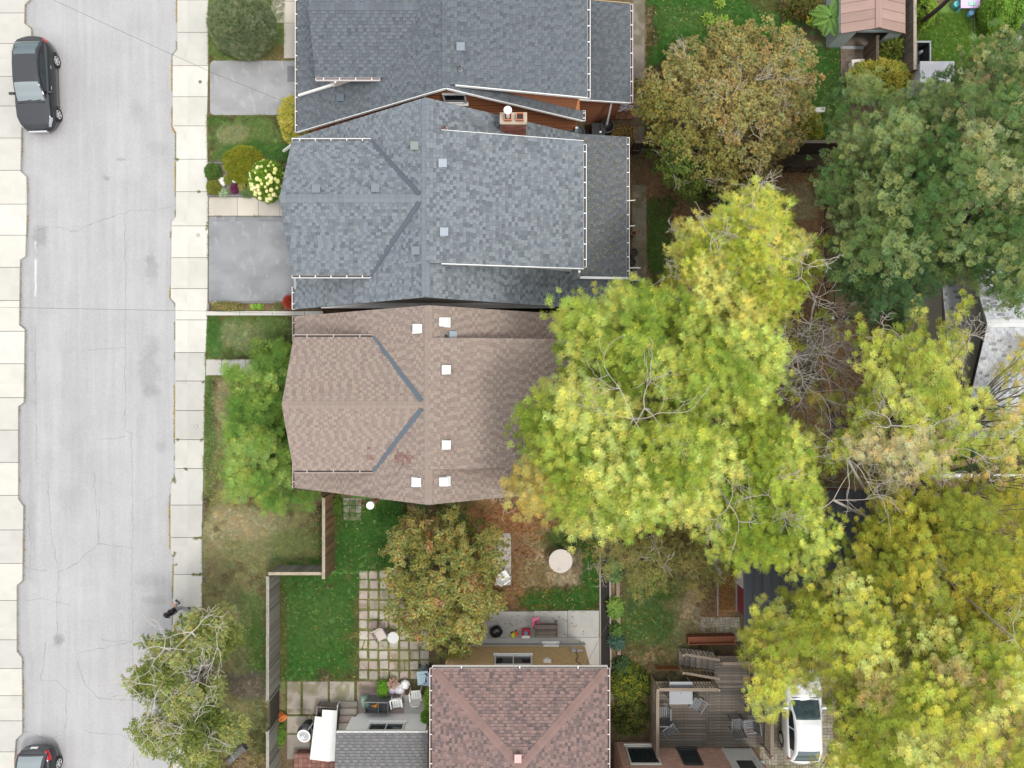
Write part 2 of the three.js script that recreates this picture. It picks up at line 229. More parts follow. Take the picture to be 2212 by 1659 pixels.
// driveways, front walks
const drive = mat([0.285, 0.282, 0.28], 0.95, { map: asphaltTex }), drive2 = mat([0.245, 0.247, 0.252], 0.95, { map: asphaltTex });
const roundL = (x0, y0, x1, y1, r) => { const p = []; for (let k = 0; k <= 6; k++) { const a = Math.PI / 2 * k / 6; p.push([x0 + r - r * Math.sin(a), y0 + r - r * Math.cos(a)]); } for (let k = 0; k <= 6; k++) { const a = Math.PI / 2 * k / 6; p.push([x0 + r - r * Math.cos(a), y1 - r + r * Math.sin(a)]); } return [...p, [x1, y1], [x1, y0]]; };
struct('driveway', block(onGround(roundL(454, 131, 650, 249, 10)), 0.02, 0.1), drive);
struct('driveway', block(onGround(roundL(451, 467.5, 650, 652, 4)), 0.02, 0.1), drive2);
struct('driveway_patch', sheet(rect(621, 143, 646, 177), 0.026), mat([0.17, 0.17, 0.175], 1, { map: asphaltTex }));
function slabs(name, label, list, mats, y = 0.022, depth = 0.1, gap = 0.3) { const g = structGroup(name, label); list.forEach(([x0, y0, x1, y1], i) => part('slab', block(rect(x0 + gap, y0 + gap, x1 - gap, y1 - gap), y + 0.003 * (hash2(i, 11) - 0.5), depth, 0.008), mats[i % mats.length], g)); return g; }
const walkMats = [mat([0.43, 0.4, 0.35], 0.9, { map: concreteTex }), mat([0.46, 0.425, 0.37], 0.9, { map: concreteTex }), mat([0.4, 0.375, 0.34], 0.9, { map: concreteTex })];
slabs('front_walk', 'concrete walk beside the clipped round bush', [[586, -60, 650, 3], [586, 3, 650, 50], [613, 50, 650, 126]], walkMats);
slabs('front_walk', 'pinkish concrete walk between the flower bed and the driveway', [[451, 426, 513, 466.5], [513, 426, 558, 466.5], [558, 426, 605, 466.5], [605, 426, 650, 466.5]], walkMats);
slabs('front_walk', 'short concrete walk leading in under the front shrub', [[445, 776, 479, 811], [479, 776, 530, 811], [530, 776, 590, 811], [590, 776, 640, 811]], [slabMats[0], slabMats[3]]);
slabs('low_kerb_wall', 'long low pale concrete kerb between driveway and lawn', [[448, 672.5, 520, 682], [520, 672.5, 590, 682], [590, 672.5, 660, 682], [660, 672.5, 700, 682]], [slabMats[1]], 0.14, 0.3);

// bed edgings
const edging = mat([0.16, 0.15, 0.16], 0.9, { map: dirtyTex });
struct('bed_edging', [box(3.6, 0.14, 0.1, GX(529), 0.06, GZ(424)), box(3.4, 0.12, 0.08, GX(525), 0.05, GZ(353)), box(0.08, 0.12, 1.5, GX(450.5), 0.05, GZ(388.5))], edging);
struct('bed_edging', [box(4.1, 0.14, 0.09, GX(545), 0.06, GZ(654)), box(0.09, 0.14, 0.34, GX(452.5), 0.06, GZ(663))], edging);

// little covers in the sidewalk
for (const [x, y, ring, l] of [[432.5, 177, 0, 'round dark iron cover set in the sidewalk by the upper driveway'], [428, 508, 1, 'pale iron ring cover in the sidewalk beside the lower driveway'], [424, 921, 1, 'pale iron ring cover in the sidewalk beside the front shrub']]) {
  const t = thing('valve_cover', l, 'valve cover', at(x, y, 0).setY(0.012));
  part('rim', new THREE.TorusGeometry(0.075, 0.014, 6, 24).rotateX(Math.PI / 2), mat([0.2, 0.2, 0.2], 0.7), t);
  part('lid', cyl(0.07, 0.07, 0.012, 24, 0, 0.004, 0), ring ? slabMats[0] : mat([0.1, 0.1, 0.1], 0.7), t);
}

// back paths and patios
struct('garden_path', block(rect(1368, -20, 1392, 310), 0.02, 0.1), mat([0.2, 0.175, 0.15], 0.95, { map: dirtyTex }));
struct('garden_path', block(rect(1366, 400, 1396, 620), 0.02, 0.1), mat([0.22, 0.195, 0.155], 0.95, { map: dirtyTex }));
{ // narrow dark tar path between two kerbs, beside the neighbour's yard
  struct('side_path', block(onGround([[1297.5, 1195], [1315, 1195], [1318, 1460], [1320, 1700], [1300, 1700], [1299, 1450]]), 0.014, 0.1), mat([0.024, 0.02, 0.018], 1, { map: asphaltTex }));
  struct('path_kerb', [bar(at(1295.5, 1195).setY(0.03), at(1296.5, 1446).setY(0.03), 0.07, 0.14), bar(at(1316.5, 1195).setY(0.03), at(1319, 1446).setY(0.03), 0.08, 0.16)], mat([0.3, 0.27, 0.24], 0.9, { map: dirtyTex }));
}
const patioMats = [0.4, 0.43, 0.38].map((v) => mat([v, v * 0.985, v * 0.95], 0.9, { map: concreteTex }));
slabs('patio', 'L shaped pale concrete patio behind the tan brick house', [[1040, 1320, 1152, 1376], [1152, 1319, 1226, 1376], [1226, 1318, 1294, 1376], [1252, 1376, 1296, 1448], [1040, 1376, 1252, 1390]], patioMats, 0.05, 0.16);
slabs('stepping_path', 'pale concrete path partly under the rusty cedar', [[1069, 1151, 1104, 1190], [1069, 1190, 1104, 1227], [1069, 1227, 1104, 1264]], [patioMats[0], patioMats[2]], 0.03);
const oldSlab = [[0.3, 0.265, 0.225], [0.27, 0.24, 0.21], [0.33, 0.3, 0.26], [0.3, 0.24, 0.225]].map((c) => mat(c, 0.95, { map: dirtyTex }));
slabs('old_patio', 'stained concrete slabs behind the white lean-to', [[620, 1471, 650, 1543], [654, 1471, 709, 1543], [712, 1471, 766, 1543], [771, 1471, 824, 1543], [620, 1546, 672, 1583], [620, 1586, 672, 1640], [674, 1546, 735, 1600], [826, 1490, 875, 1545]], oldSlab, 0.03, 0.12, 0.6);
slabs('concrete_pad', 'grey concrete pad under the white plastic chairs', [[873, 1500, 928, 1548]], patioMats, 0.06);
{
  const g = structGroup('paver_patio', 'patio of square stepping slabs with moss in the joints'), R = rng(31);
  const tones = [[0.36, 0.32, 0.27], [0.33, 0.3, 0.26], [0.38, 0.31, 0.28], [0.4, 0.37, 0.33], [0.34, 0.27, 0.25]].map((c) => mat(c, 0.95, { map: dirtyTex }));
  for (let r = 0; r < 11; r++) for (let c = 0; c < 7; c++) {
    const x = 776 + c * 22.1 + (R() - 0.5) * 2, y = 1232 + r * 21.7 + (R() - 0.5) * 2, w = 18.6 - R() * 1.6, m = tones[(r > 3 && r < 7 ? 2 + (R() * 3 | 0) : R() * 4 | 0) % 5];
    const q = (R() - 0.5) * 1.2, broken = (c + r * 7) % 9 === 4 && R() > 0.35;
    if (broken) { const k = 0.35 + 0.3 * R(); part('paver', block(onGround([[x, y], [x + w * k, y], [x + w * (1 - k) - 1, y + w], [x, y + w]]), 0.025, 0.08), m, g); part('paver', block(onGround([[x + w * k + 2, y], [x + w, y], [x + w, y + w], [x + w * (1 - k) + 1.5, y + w]]), 0.02, 0.08), m, g); }
    else part('paver', block(onGround([[x, y + q], [x + w, y], [x + w - q, y + w], [x - q, y + w + q]]), 0.02 + 0.012 * R(), 0.08, 0.012), m, g);
  }
  const g2 = structGroup('stone_path', 'small patch of stone pavers by the board fence');
  for (let r = 0; r < 3; r++) for (let c = 0; c < 3; c++) part('paver', block(rect(742 + c * 13.2, 1076 + r * 16.4, 754 + c * 13.2, 1091 + r * 16.4), 0.02 + 0.01 * R(), 0.08), tones[(r + c) % 4], g2);
}
function setts(name, label, x0, y0, x1, y1, w, h, tones, seed) { // basket-laid pavers
  const g = structGroup(name, label), R = rng(seed); let odd = 0;
  for (let y = y0; y < y1 - 1; y += w, odd++) for (let x = x0, k = odd; x < x1 - 1; x += w, k++) for (const s of [0, 1]) {
    const p = k % 2 ? [x + 0.25, y + s * h + 0.25, x + w - 0.25, y + s * h + h - 0.25] : [x + s * h + 0.25, y + 0.25, x + s * h + h - 0.25, y + w - 0.25];
    part('paver', block(rect(...p), 0.012 + 0.008 * R(), 0.07, 0.008), tones[R() * tones.length | 0], g);
  }
}
const sett = [[0.33, 0.3, 0.24], [0.29, 0.265, 0.215], [0.36, 0.33, 0.275], [0.26, 0.24, 0.2]].map((c) => mat(c, 0.95, { map: dirtyTex }));
setts('paver_patch', 'patch of basket laid pavers above the deck stairs', 1513, 1333, 1598, 1378, 10.6, 5.3, sett, 41);
setts('paver_drive', 'paved drive beneath the white car', 1640, 1440, 1800, 1662, 13.3, 6.65, sett, 42);
{
  const g = structGroup('tile_terrace', 'terrace of red slatted deck tiles behind the orange house'), tones = woods([0.3, 0.14, 0.075], 4, 5);
  for (let r = 0; r < 7; r++) for (let c = 0; c < 5; c++) for (let s = 0; s < 4; s++) {
    const x = 1316 + c * 11.2, y = 178 + r * 11.4, p = (r + c) % 2 ? [x + s * 2.75, y, x + s * 2.75 + 2.3, y + 10.8] : [x, y + s * 2.75, x + 10.6, y + s * 2.75 + 2.3];
    part('slat', block(rect(...p), 0.05, 0.05, 0.004), tones[(r * 3 + c + s) % 4], g);
  }
}

// ---------------------------------------------------------------- shingled roofs
const SH = { rows: 0.13, widths: [0.13, 0.16, 0.2, 0.24] };
const tabGeo = SH.widths.map((w) => prism([[0, 0], [w - 0.006, 0], [w - 0.006, SH.rows], [0, SH.rows]], SH.rows, 0, 0.03)), gapGeo = SH.widths.map((w) => prism([[0, 0], [w - 0.006, 0], [w - 0.006, SH.rows], [0, SH.rows]], SH.rows, 0, 0.015));
function prism(poly, rows, b0 = 0, thick = 0.02) {                        // a shingle: thick at its lower edge, thin at its upper; poly in (a, b) on the roof plane, counter-clockwise
  const pos = [], top = poly.map(([a, b]) => [a, b, 0.006 + (thick - 0.006) * (1 - (b - b0) / rows)]);
  for (let i = 1; i < poly.length - 1; i++) pos.push(...top[0], ...top[i], ...top[i + 1]);
  for (let i = 0; i < poly.length; i++) { const p = top[i], q = top[(i + 1) % poly.length]; pos.push(p[0], p[1], 0, q[0], q[1], 0, ...q, p[0], p[1], 0, ...q, ...p); }
  const g = new THREE.BufferGeometry(); g.setAttribute('position', new THREE.Float32BufferAttribute(pos, 3)); g.computeVertexNormals(); return g;
}
function clip(poly, by) {                                                 // Sutherland-Hodgman, by = convex counter-clockwise outline
  let out = poly;
  for (let i = 0; i < by.length && out.length; i++) {
    const [ax, ay] = by[i], [bx, by_] = by[(i + 1) % by.length], side = (p) => (bx - ax) * (p[1] - ay) - (by_ - ay) * (p[0] - ax), inn = out; out = [];
    for (let k = 0; k < inn.length; k++) { const p = inn[k], q = inn[(k + 1) % inn.length], s = side(p), t = side(q); if (s >= 0) out.push(p); if ((s > 0 && t < 0) || (s < 0 && t > 0)) { const u = s / (s - t); out.push([lerp(p[0], q[0], u), lerp(p[1], q[1], u)]); } }
  }
  return out;
}
const areaOf = (p) => { let s = 0; for (let i = 0; i < p.length; i++) { const q = p[(i + 1) % p.length]; s += p[i][0] * q[1] - q[0] * p[i][1]; } return s / 2; };
// one plane of a roof: pts = convex outline in 3D, eave = direction along its courses. Builds its deck and shingles.
function roofPlane(pts, eave) {
  const n = pts[1].clone().sub(pts[0]).cross(pts[2].clone().sub(pts[0])).normalize(); if (n.y < 0) n.negate();
  let u = eave.clone().addScaledVector(n, -eave.dot(n)).normalize(), v = n.clone().cross(u); if (v.y < 0) { u.negate(); v = n.clone().cross(u); }
  const o = pts[0], poly = pts.map((p) => { const d = p.clone().sub(o); return [d.dot(u), d.dot(v)]; }); if (areaOf(poly) < 0) poly.reverse();
  return { o, u, v, n, poly, m: new THREE.Matrix4().makeBasis(u, v, n).setPosition(o) };
}
function shingle(roof, planes, tones0, pick, seed, singles = 300, gapTone = 0.84) { // laminated shingles: thick tabs, and between them the thinner, darker layer below
  const nt = tones0.length, tones = [...tones0, ...tones0.map((c) => c.map((v) => +(v * gapTone).toFixed(4)))], R = rng(seed), pos = [], col = [], nor = [], full = [], toneMats = tones.map((c) => mat(c, 0.97)), nm = new THREE.Matrix3(), P = V(0, 0, 0), N = V(0, 0, 0);
  const put = (g, m, c) => { nm.getNormalMatrix(m); const p = g.attributes.position, q = g.attributes.normal; for (let i = 0; i < p.count; i++) { P.fromBufferAttribute(p, i).applyMatrix4(m); N.fromBufferAttribute(q, i).applyMatrix3(nm).normalize(); pos.push(P.x, P.y, P.z); nor.push(N.x, N.y, N.z); col.push(...c); } };
  planes.forEach((pl, pi) => {
    const as = pl.poly.map((p) => p[0]), bs = pl.poly.map((p) => p[1]), a0 = Math.min(...as), a1 = Math.max(...as), b1 = Math.max(...bs);
    let row = 0;
    for (let b = Math.min(...bs); b < b1; b += SH.rows, row++) for (let a = a0 - R() * 0.3, gap = false; a < a1; gap = !gap) {
      const k = gap ? R() * 2.4 | 0 : 1 + (R() * 3 | 0), w = SH.widths[k], q = [[a, b], [a + w - 0.006, b], [a + w - 0.006, b + SH.rows], [a, b + SH.rows]], c = clip(q, pl.poly), ar = c.length > 2 ? areaOf(c) : 0; 
      if (ar > 2e-4) {
        const ctr = V(a + w / 2, b + SH.rows / 2, 0).applyMatrix4(pl.m), t = pick(R, ctr, pl, row, a) % nt + (gap ? nt : 0);
        if (ar > (w - 0.007) * SH.rows * 0.999) full.push({ k, gap, m: pl.m.clone().multiply(new THREE.Matrix4().makeTranslation(a, b, 0.001 + 0.004 * R())), t, h: ctr.y });
        else put(prism(c, SH.rows, b, gap ? 0.015 : 0.03), pl.m, tones[t]);
      }
      a += w;
    }
  });
  full.sort((p, q) => q.h - p.h);
  full.forEach((f, i) => {
    if (i < singles) { const o = part('shingle', (f.gap ? gapGeo : tabGeo)[f.k], toneMats[f.t], roof); o.matrixAutoUpdate = false; o.matrix.copy(f.m); f.m.decompose(o.position, o.quaternion, o.scale); o.matrixAutoUpdate = true; }
    else put((f.gap ? gapGeo : tabGeo)[f.k], f.m, tones[f.t]);
  });
  const g = new THREE.BufferGeometry(); g.setAttribute('position', new THREE.Float32BufferAttribute(pos, 3)); g.setAttribute('normal', new THREE.Float32BufferAttribute(nor, 3)); g.setAttribute('color', new THREE.Float32BufferAttribute(col, 3));
  stuff(part('shingles', g, shMat, roof));
}
const shMat = new THREE.MeshStandardMaterial({ vertexColors: true, roughness: 0.97 });
function deckOf(planes, thick = 0.1) {                                    // the boards under the shingles
  return planes.map((pl) => { const g = new THREE.ExtrudeGeometry(new THREE.Shape(pl.poly.map(([a, b]) => new THREE.Vector2(a, b))), { depth: thick, bevelEnabled: false }); g.translate(0, 0, -thick); return g.applyMatrix4(pl.m); });
}
function caps(roof, a, b, toneMats, seed, w = 0.17, drop = 0.5, roll = 0) { // overlapping cap shingles along a ridge or hip; drop = slope of the sides
  const d = b.clone().sub(a), L = d.length(), R = rng(seed), n = Math.round(L / 0.2), dir = d.clone().normalize(), side = dir.clone().cross(V(0, 1, 0)).normalize(), up = side.clone().cross(dir);
  const m = new THREE.Matrix4().makeBasis(side, up, dir.clone().negate());
  const gs = [-1, 1].map((s) => new THREE.BoxGeometry(w, 0.014, 0.24).translate(s * w / 2, 0, 0).rotateZ(-s * Math.atan(drop)));
  const g = flat(gs).rotateX(0.05);
  for (let i = 0; i < n; i++) { const o = part('ridge_shingle', g, toneMats[R() * toneMats.length | 0], roof); o.quaternion.setFromRotationMatrix(m); o.position.copy(a).addScaledVector(dir, (i + 0.5) * L / n).add(V(0, 0.028 + 0.004 * R(), 0)); }
}
function gutter(parent, a, b, out, m = M.white, name = 'gutter', every = 0.62) { // open channel with its hangers; out = direction away from the eave
  const d = b.clone().sub(a), L = d.length(), o = out.clone().setLength(0.11), gs = [bar(a.clone().add(V(0, -0.06, 0)), b.clone().add(V(0, -0.06, 0)), 0.012, 0.12)];
  gs.push(bar(a.clone().add(o).add(V(0, -0.05, 0)), b.clone().add(o).add(V(0, -0.05, 0)), 0.022, 0.11));
  const h = o.clone().multiplyScalar(0.5);
  gs.push(box(0.12, 0.1, 0.014).rotateY(Math.atan2(-o.z, o.x)).translate(a.x + h.x, a.y - 0.06, a.z + h.z), box(0.12, 0.1, 0.014).rotateY(Math.atan2(-o.z, o.x)).translate(b.x + h.x, b.y - 0.06, b.z + h.z));
  const g = part(name, gs, m, parent);
  part('gutter_shade_bed', bar(a.clone().add(h).add(V(0, -0.105, 0)), b.clone().add(h).add(V(0, -0.105, 0)), 0.1, 0.016), mat([0.09, 0.075, 0.07], 0.9), g);  // channel bottom toned dark: the shade inside the gutter is in its colour
  const n = Math.max(2, Math.round(L / every));
  for (let i = 0; i < n; i++) { const p = a.clone().lerp(b, (i + 0.5) / n); part('hanger', bar(p.clone().add(V(0, 0.002, 0)), p.clone().add(o).add(V(0, 0.002, 0)), 0.04, 0.012), m, g); }
  return g;
}
const fasciaBar = (a, b, m, parent, w = 0.03, h = 0.16) => part('fascia', bar(a.clone().add(V(0, -h / 2 + 0.03, 0)), b.clone().add(V(0, -h / 2 + 0.03, 0)), w, h), m, parent);
function boxVent(parent, p, n, faceTurn, m, size = 0.27, kind = 'roof_vent') { // hooded roof vent: flange, box and sloping hood
  const g = new THREE.Group(); g.name = kind; parent.add(g); g.position.copy(p); g.rotation.y = faceTurn;
  part('hood', [box(size, 0.34, size, 0, 0.02, 0), rbox(size + 0.06, 0.04, size + 0.06, 0.012, 0, 0.19, 0.01)], m, g);
  part('flange', box(size + 0.1, 0.012, size + 0.16, 0, 0.03, 0.05, 0, 0.42), m, g);
  part('louvre', box(size - 0.06, 0.07, 0.012, 0, 0.09, size / 2 + 0.006), M.dark, g);
  return g;
}
function pipe(parent, p, h, r, m, name = 'vent_pipe') { const g = part(name, new THREE.LatheGeometry([[r, 0], [r, h], [r * 0.72, h], [r * 0.72, h - 0.12], [0, h - 0.12]].map(([a, b]) => new THREE.Vector2(a, b)), 14), m, parent, p); part('collar', lathe([[r * 1.9, 0.0], [r * 1.5, 0.05], [r * 1.02, 0.13]], 14), M.grey, g); part('bore', cyl(r * 0.7, r * 0.7, 0.01, 12, 0, h - 0.1, 0), M.black, g); return g; }
function windowOn(parent, x, y, z, w, h, turn, m = M.white, panes = 2, name = 'window') { // sits on a wall that faces +z before the turn
  const g = new THREE.Group(); g.name = name; g.position.set(x, y, z); g.rotation.y = turn; parent.add(g);
  const f = 0.07; part('frame', [box(w, f, 0.09, 0, h / 2 - f / 2, 0.03), box(w, f, 0.09, 0, -h / 2 + f / 2, 0.03), box(f, h - 2 * f, 0.086, -w / 2 + f / 2, 0, 0.03), box(f, h - 2 * f, 0.086, w / 2 - f / 2, 0, 0.03)], m, g);
  part('sill', rbox(w + 0.12, 0.05, 0.16, 0.01, 0, -h / 2 - 0.03, 0.06), m, g);
  for (let i = 0; i < panes; i++) { const pw = (w - 2 * f) / panes; part('pane', box(pw - 0.03, h - 2 * f - 0.01, 0.012, -w / 2 + f + pw * (i + 0.5), 0, 0.012 + 0.004 * i), M.glass, g); if (i) part('mullion', box(0.045, h - 2 * f, 0.06, -w / 2 + f + pw * i, 0, 0.03), m, g); }
  return g;
}
function courses(parent, w, h, origin, turn, tones, seed, singles = 300, holes = [], bw = 0.21, bh = 0.072, name = 'brick') { // brick face that looks along +z before the turn; origin = its lower left corner
  const R = rng(seed), m = new THREE.Matrix4().makeRotationY(turn).setPosition(origin), gs = [], toneMats = tones.map((c) => mat(c, 0.9)); let n = 0;
  const g = box(bw - 0.012, bh - 0.012, 0.03), gh = box(bw / 2 - 0.012, bh - 0.012, 0.03), col = [], pos = [], nor = [], P = V(0, 0, 0), N = V(0, 0, 0), list = [];
  for (let r = 0; (r + 1) * bh <= h + 1e-6; r++) for (let x = r % 2 ? -bw / 2 : 0; x < w - 0.02; x += bw) {
    let q = g, cx = x + bw / 2; if (x < 0) { q = gh; cx = bw / 4; } else if (x + bw > w + 0.01) { q = gh; cx = x + bw / 4; }
    if (cx > w - bw / 4 + 0.02 || holes.some(([a, b, c, d]) => cx > a && cx < c && (r + 0.5) * bh > b && (r + 0.5) * bh < d)) continue;
    list.push([q, m.clone().multiply(new THREE.Matrix4().makeTranslation(cx, (r + 0.5) * bh, 0.004 * R())), R() * tones.length | 0]);
  }
  list.reverse().forEach(([q, mm, t], i) => {
    if (i < singles) { const o = part(name, q, toneMats[t], parent); mm.decompose(o.position, o.quaternion, o.scale); }
    else { const s = q.toNonIndexed(), p = s.attributes.position, no = s.attributes.normal; for (let k = 0; k < p.count; k++) { P.fromBufferAttribute(p, k).applyMatrix4(mm); N.fromBufferAttribute(no, k).transformDirection(mm); pos.push(P.x, P.y, P.z); nor.push(N.x, N.y, N.z); col.push(...tones[t]); } }
  });
  if (pos.length) { const s = new THREE.BufferGeometry(); s.setAttribute('position', new THREE.Float32BufferAttribute(pos, 3)); s.setAttribute('normal', new THREE.Float32BufferAttribute(nor, 3)); s.setAttribute('color', new THREE.Float32BufferAttribute(col, 3)); stuff(part(name + 's', s, shMat, parent)); }
}
const prof = (pts, z0, z1) => { const g = new THREE.ExtrudeGeometry(new THREE.Shape(pts.map(([x, y]) => new THREE.Vector2(x, y))), { depth: z1 - z0, bevelEnabled: false }); return g.translate(0, 0, z0); };
const tonesOf = (base, n, seed, spread, tint = 0.05) => { const R = rng(seed); return Array.from({ length: n }, (_, i) => { const k = 1 + spread * ((i + 0.5) / n * 2 - 1), t = 1 + tint * (R() - 0.5); return [+(base[0] * k * t).toFixed(4), +(base[1] * k).toFixed(4), +(base[2] * k / t).toFixed(4)]; }); };

// a storey-and-a-half house whose ridge runs along z, with a cross gable towards the street and a shed dormer behind
function gableHouse(name, label, s) {
  const H = thing(name, label, 'house', V(s.rx, 0, (s.zN + s.zS) / 2)); const off = H.position.clone();
  const inner = new THREE.Group(); // local coordinates are world minus the base
  const L = (x, y, z) => V(x - off.x, y, z - off.z), Ex = V(1, 0, 0), Ez = V(0, 0, 1);
  const kf = (s.hr - s.fh) / (s.rx - s.fx), kr = (s.hr - s.bh) / (s.bx - s.rx), g = s.gable, d = s.dormer, p = s.porch;
  const fy = (x) => s.hr - (s.rx - x) * kf, by = (x) => s.hr - (x - s.rx) * kr, xv = s.rx - (s.hr - g.eave) / kf, xa = s.rx - (s.hr - g.top) / kf, hi = g.hw - 0.3, xi = lerp(xv, xa, 0.3 / g.hw);
  const front = [[L(s.fx, s.fh, s.zN), L(s.fx, s.fh, g.zc - hi), L(s.rx, s.hr, g.zc - hi), L(s.rx, s.hr, s.zN)], [L(s.fx, s.fh, g.zc + hi), L(s.fx, s.fh, s.zS), L(s.rx, s.hr, s.zS), L(s.rx, s.hr, g.zc + hi)],
    [L(xi, fy(xi), g.zc - hi), L(xa, fy(xa), g.zc), L(s.rx, s.hr, g.zc), L(s.rx, s.hr, g.zc - hi)], [L(xa, fy(xa), g.zc), L(xi, fy(xi), g.zc + hi), L(s.rx, s.hr, g.zc + hi), L(s.rx, s.hr, g.zc)],
    [L(s.fx, s.fh, g.zc - hi), L(s.fx, s.fh, g.zc + hi), L(g.x + 0.3, fy(g.x + 0.3), g.zc + hi), L(g.x + 0.3, fy(g.x + 0.3), g.zc - hi)]].map((q) => roofPlane(q, Ez));
  const gab = [-1, 1].map((k) => roofPlane([L(g.x, g.eave, g.zc + k * g.hw), L(xv, g.eave, g.zc + k * g.hw), L(xa, g.top, g.zc), L(g.x, g.top, g.zc)], Ex));
  const rear = [[s.zN, d.z0 + 0.25], [d.z1 - 0.25, s.zS]].map(([a, b]) => roofPlane([L(s.rx, s.hr, a), L(s.rx, s.hr, b), L(s.bx, s.bh, b), L(s.bx, s.bh, a)], Ez));
  const dorm = [roofPlane([L(s.rx, s.hr + 0.02, d.z0), L(s.rx, s.hr + 0.02, d.z1), L(d.x, d.h, d.z1), L(d.x, d.h, d.z0)], Ez)];
  const por = p ? [roofPlane([L(p.x0, p.h0, p.z0), L(p.x0, p.h0, p.z1), L(p.x1, p.h1, p.z1), L(p.x1, p.h1, p.z0)], Ez)] : [];
  const planes = [...gab, ...dorm, ...front, ...rear, ...por];
  const roof = part('roof', deckOf(planes), mat(s.deckTone ?? [0.08, 0.08, 0.085], 0.9), H);
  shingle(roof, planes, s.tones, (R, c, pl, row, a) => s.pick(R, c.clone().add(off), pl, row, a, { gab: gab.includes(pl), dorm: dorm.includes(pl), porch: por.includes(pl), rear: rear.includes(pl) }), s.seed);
  const capM = s.capTones.map((c) => mat(c, 0.95));
  caps(roof, L(s.rx, s.hr, s.zN + 0.05), L(s.rx, s.hr, s.zS - 0.05), capM, s.seed + 1, 0.17, (kf + kr) / 2.6);
  caps(roof, L(g.x + 0.05, g.top, g.zc), L(xa + 0.1, g.top, g.zc), capM, s.seed + 2, 0.17, (g.top - g.eave) / g.hw);
  if (s.valley) for (const k of [-1, 1]) { const a = L(xv - 0.12, fy(xv - 0.12) + 0.085, g.zc + k * (g.hw + 0.03)), b = L(lerp(xv, xa, 0.94), lerp(g.eave, g.top, 0.94) + 0.08, g.zc + k * g.hw * 0.06); part('valley_flashing', bar(a, b, 0.2, 0.02), s.valleyMat ?? M.slate, roof); part('valley_crease', bar(a.clone().add(V(0, 0.012, 0)), b.clone().add(V(0, 0.012, 0)), 0.035, 0.02), mat([0.07, 0.09, 0.115], 0.5), roof); }
  // walls
  const ov = 0.3, zN = s.zN + ov - off.z, zS = s.zS - ov - off.z, X = (x) => x - off.x;
  part('wall', prof([[X(s.fx + ov + 0.1), 0], [X(s.fx + ov + 0.1), fy(s.fx + ov + 0.1) - 0.16], [0, s.hr - 0.16], [X(s.bx - 0.12), by(s.bx - 0.12) - 0.16], [X(s.bx - 0.12), 0]], zN, zS), s.wallMat, H);
  part('gable_wall', new THREE.ExtrudeGeometry(new THREE.Shape([[g.zc - g.hw + 0.3, 1], [g.zc - g.hw + 0.3, g.eave - 0.16], [g.zc, g.top - 0.2], [g.zc + g.hw - 0.3, g.eave - 0.16], [g.zc + g.hw - 0.3, 1]].map(([z, y]) => new THREE.Vector2(z - off.z, y))), { depth: xv - g.x - 0.3, bevelEnabled: false }).rotateY(-Math.PI / 2).translate(X(xv), 0, 0), s.gableMat ?? s.wallMat, H);
  part('dormer_wall', prof([[X(s.rx + 0.5), s.hr - 0.26], [X(d.x - 0.3), d.h - 0.06], [X(d.x - 0.3), by(d.x - 0.3) - 0.3], [X(s.rx + 0.5), by(s.rx + 0.5) - 0.3]], d.z0 + 0.25 - off.z, d.z1 - 0.25 - off.z), s.dormerMat ?? s.wallMat, H);
  windowOn(H, X(g.x + 0.3), (g.eave + g.top) / 2 - 0.75, g.zc - off.z, 1.5, 1.0, -Math.PI / 2);
  windowOn(H, X(s.fx + ov + 0.1), 1.5, g.zc - g.hw * 0.7 - off.z, 1.8, 1.1, -Math.PI / 2); part('door', [rbox(0.06, 2.05, 0.95, 0.01, X(s.fx + ov + 0.08), 1.05, g.zc + g.hw * 0.6 - off.z)], mat([0.3, 0.28, 0.25], 0.5), H);
  if (p) part('porch_wall', box(p.x1 - 0.3 - p.x0, p.h1 - 0.2, p.z1 - p.z0 - 0.5, X((p.x0 + p.x1 - 0.3) / 2), (p.h1 - 0.2) / 2, (p.z0 + p.z1) / 2 - off.z), s.porchMat ?? s.wallMat, H);
  return { H, L, off, fy, by, X, xv, xa, kf, kr };
}

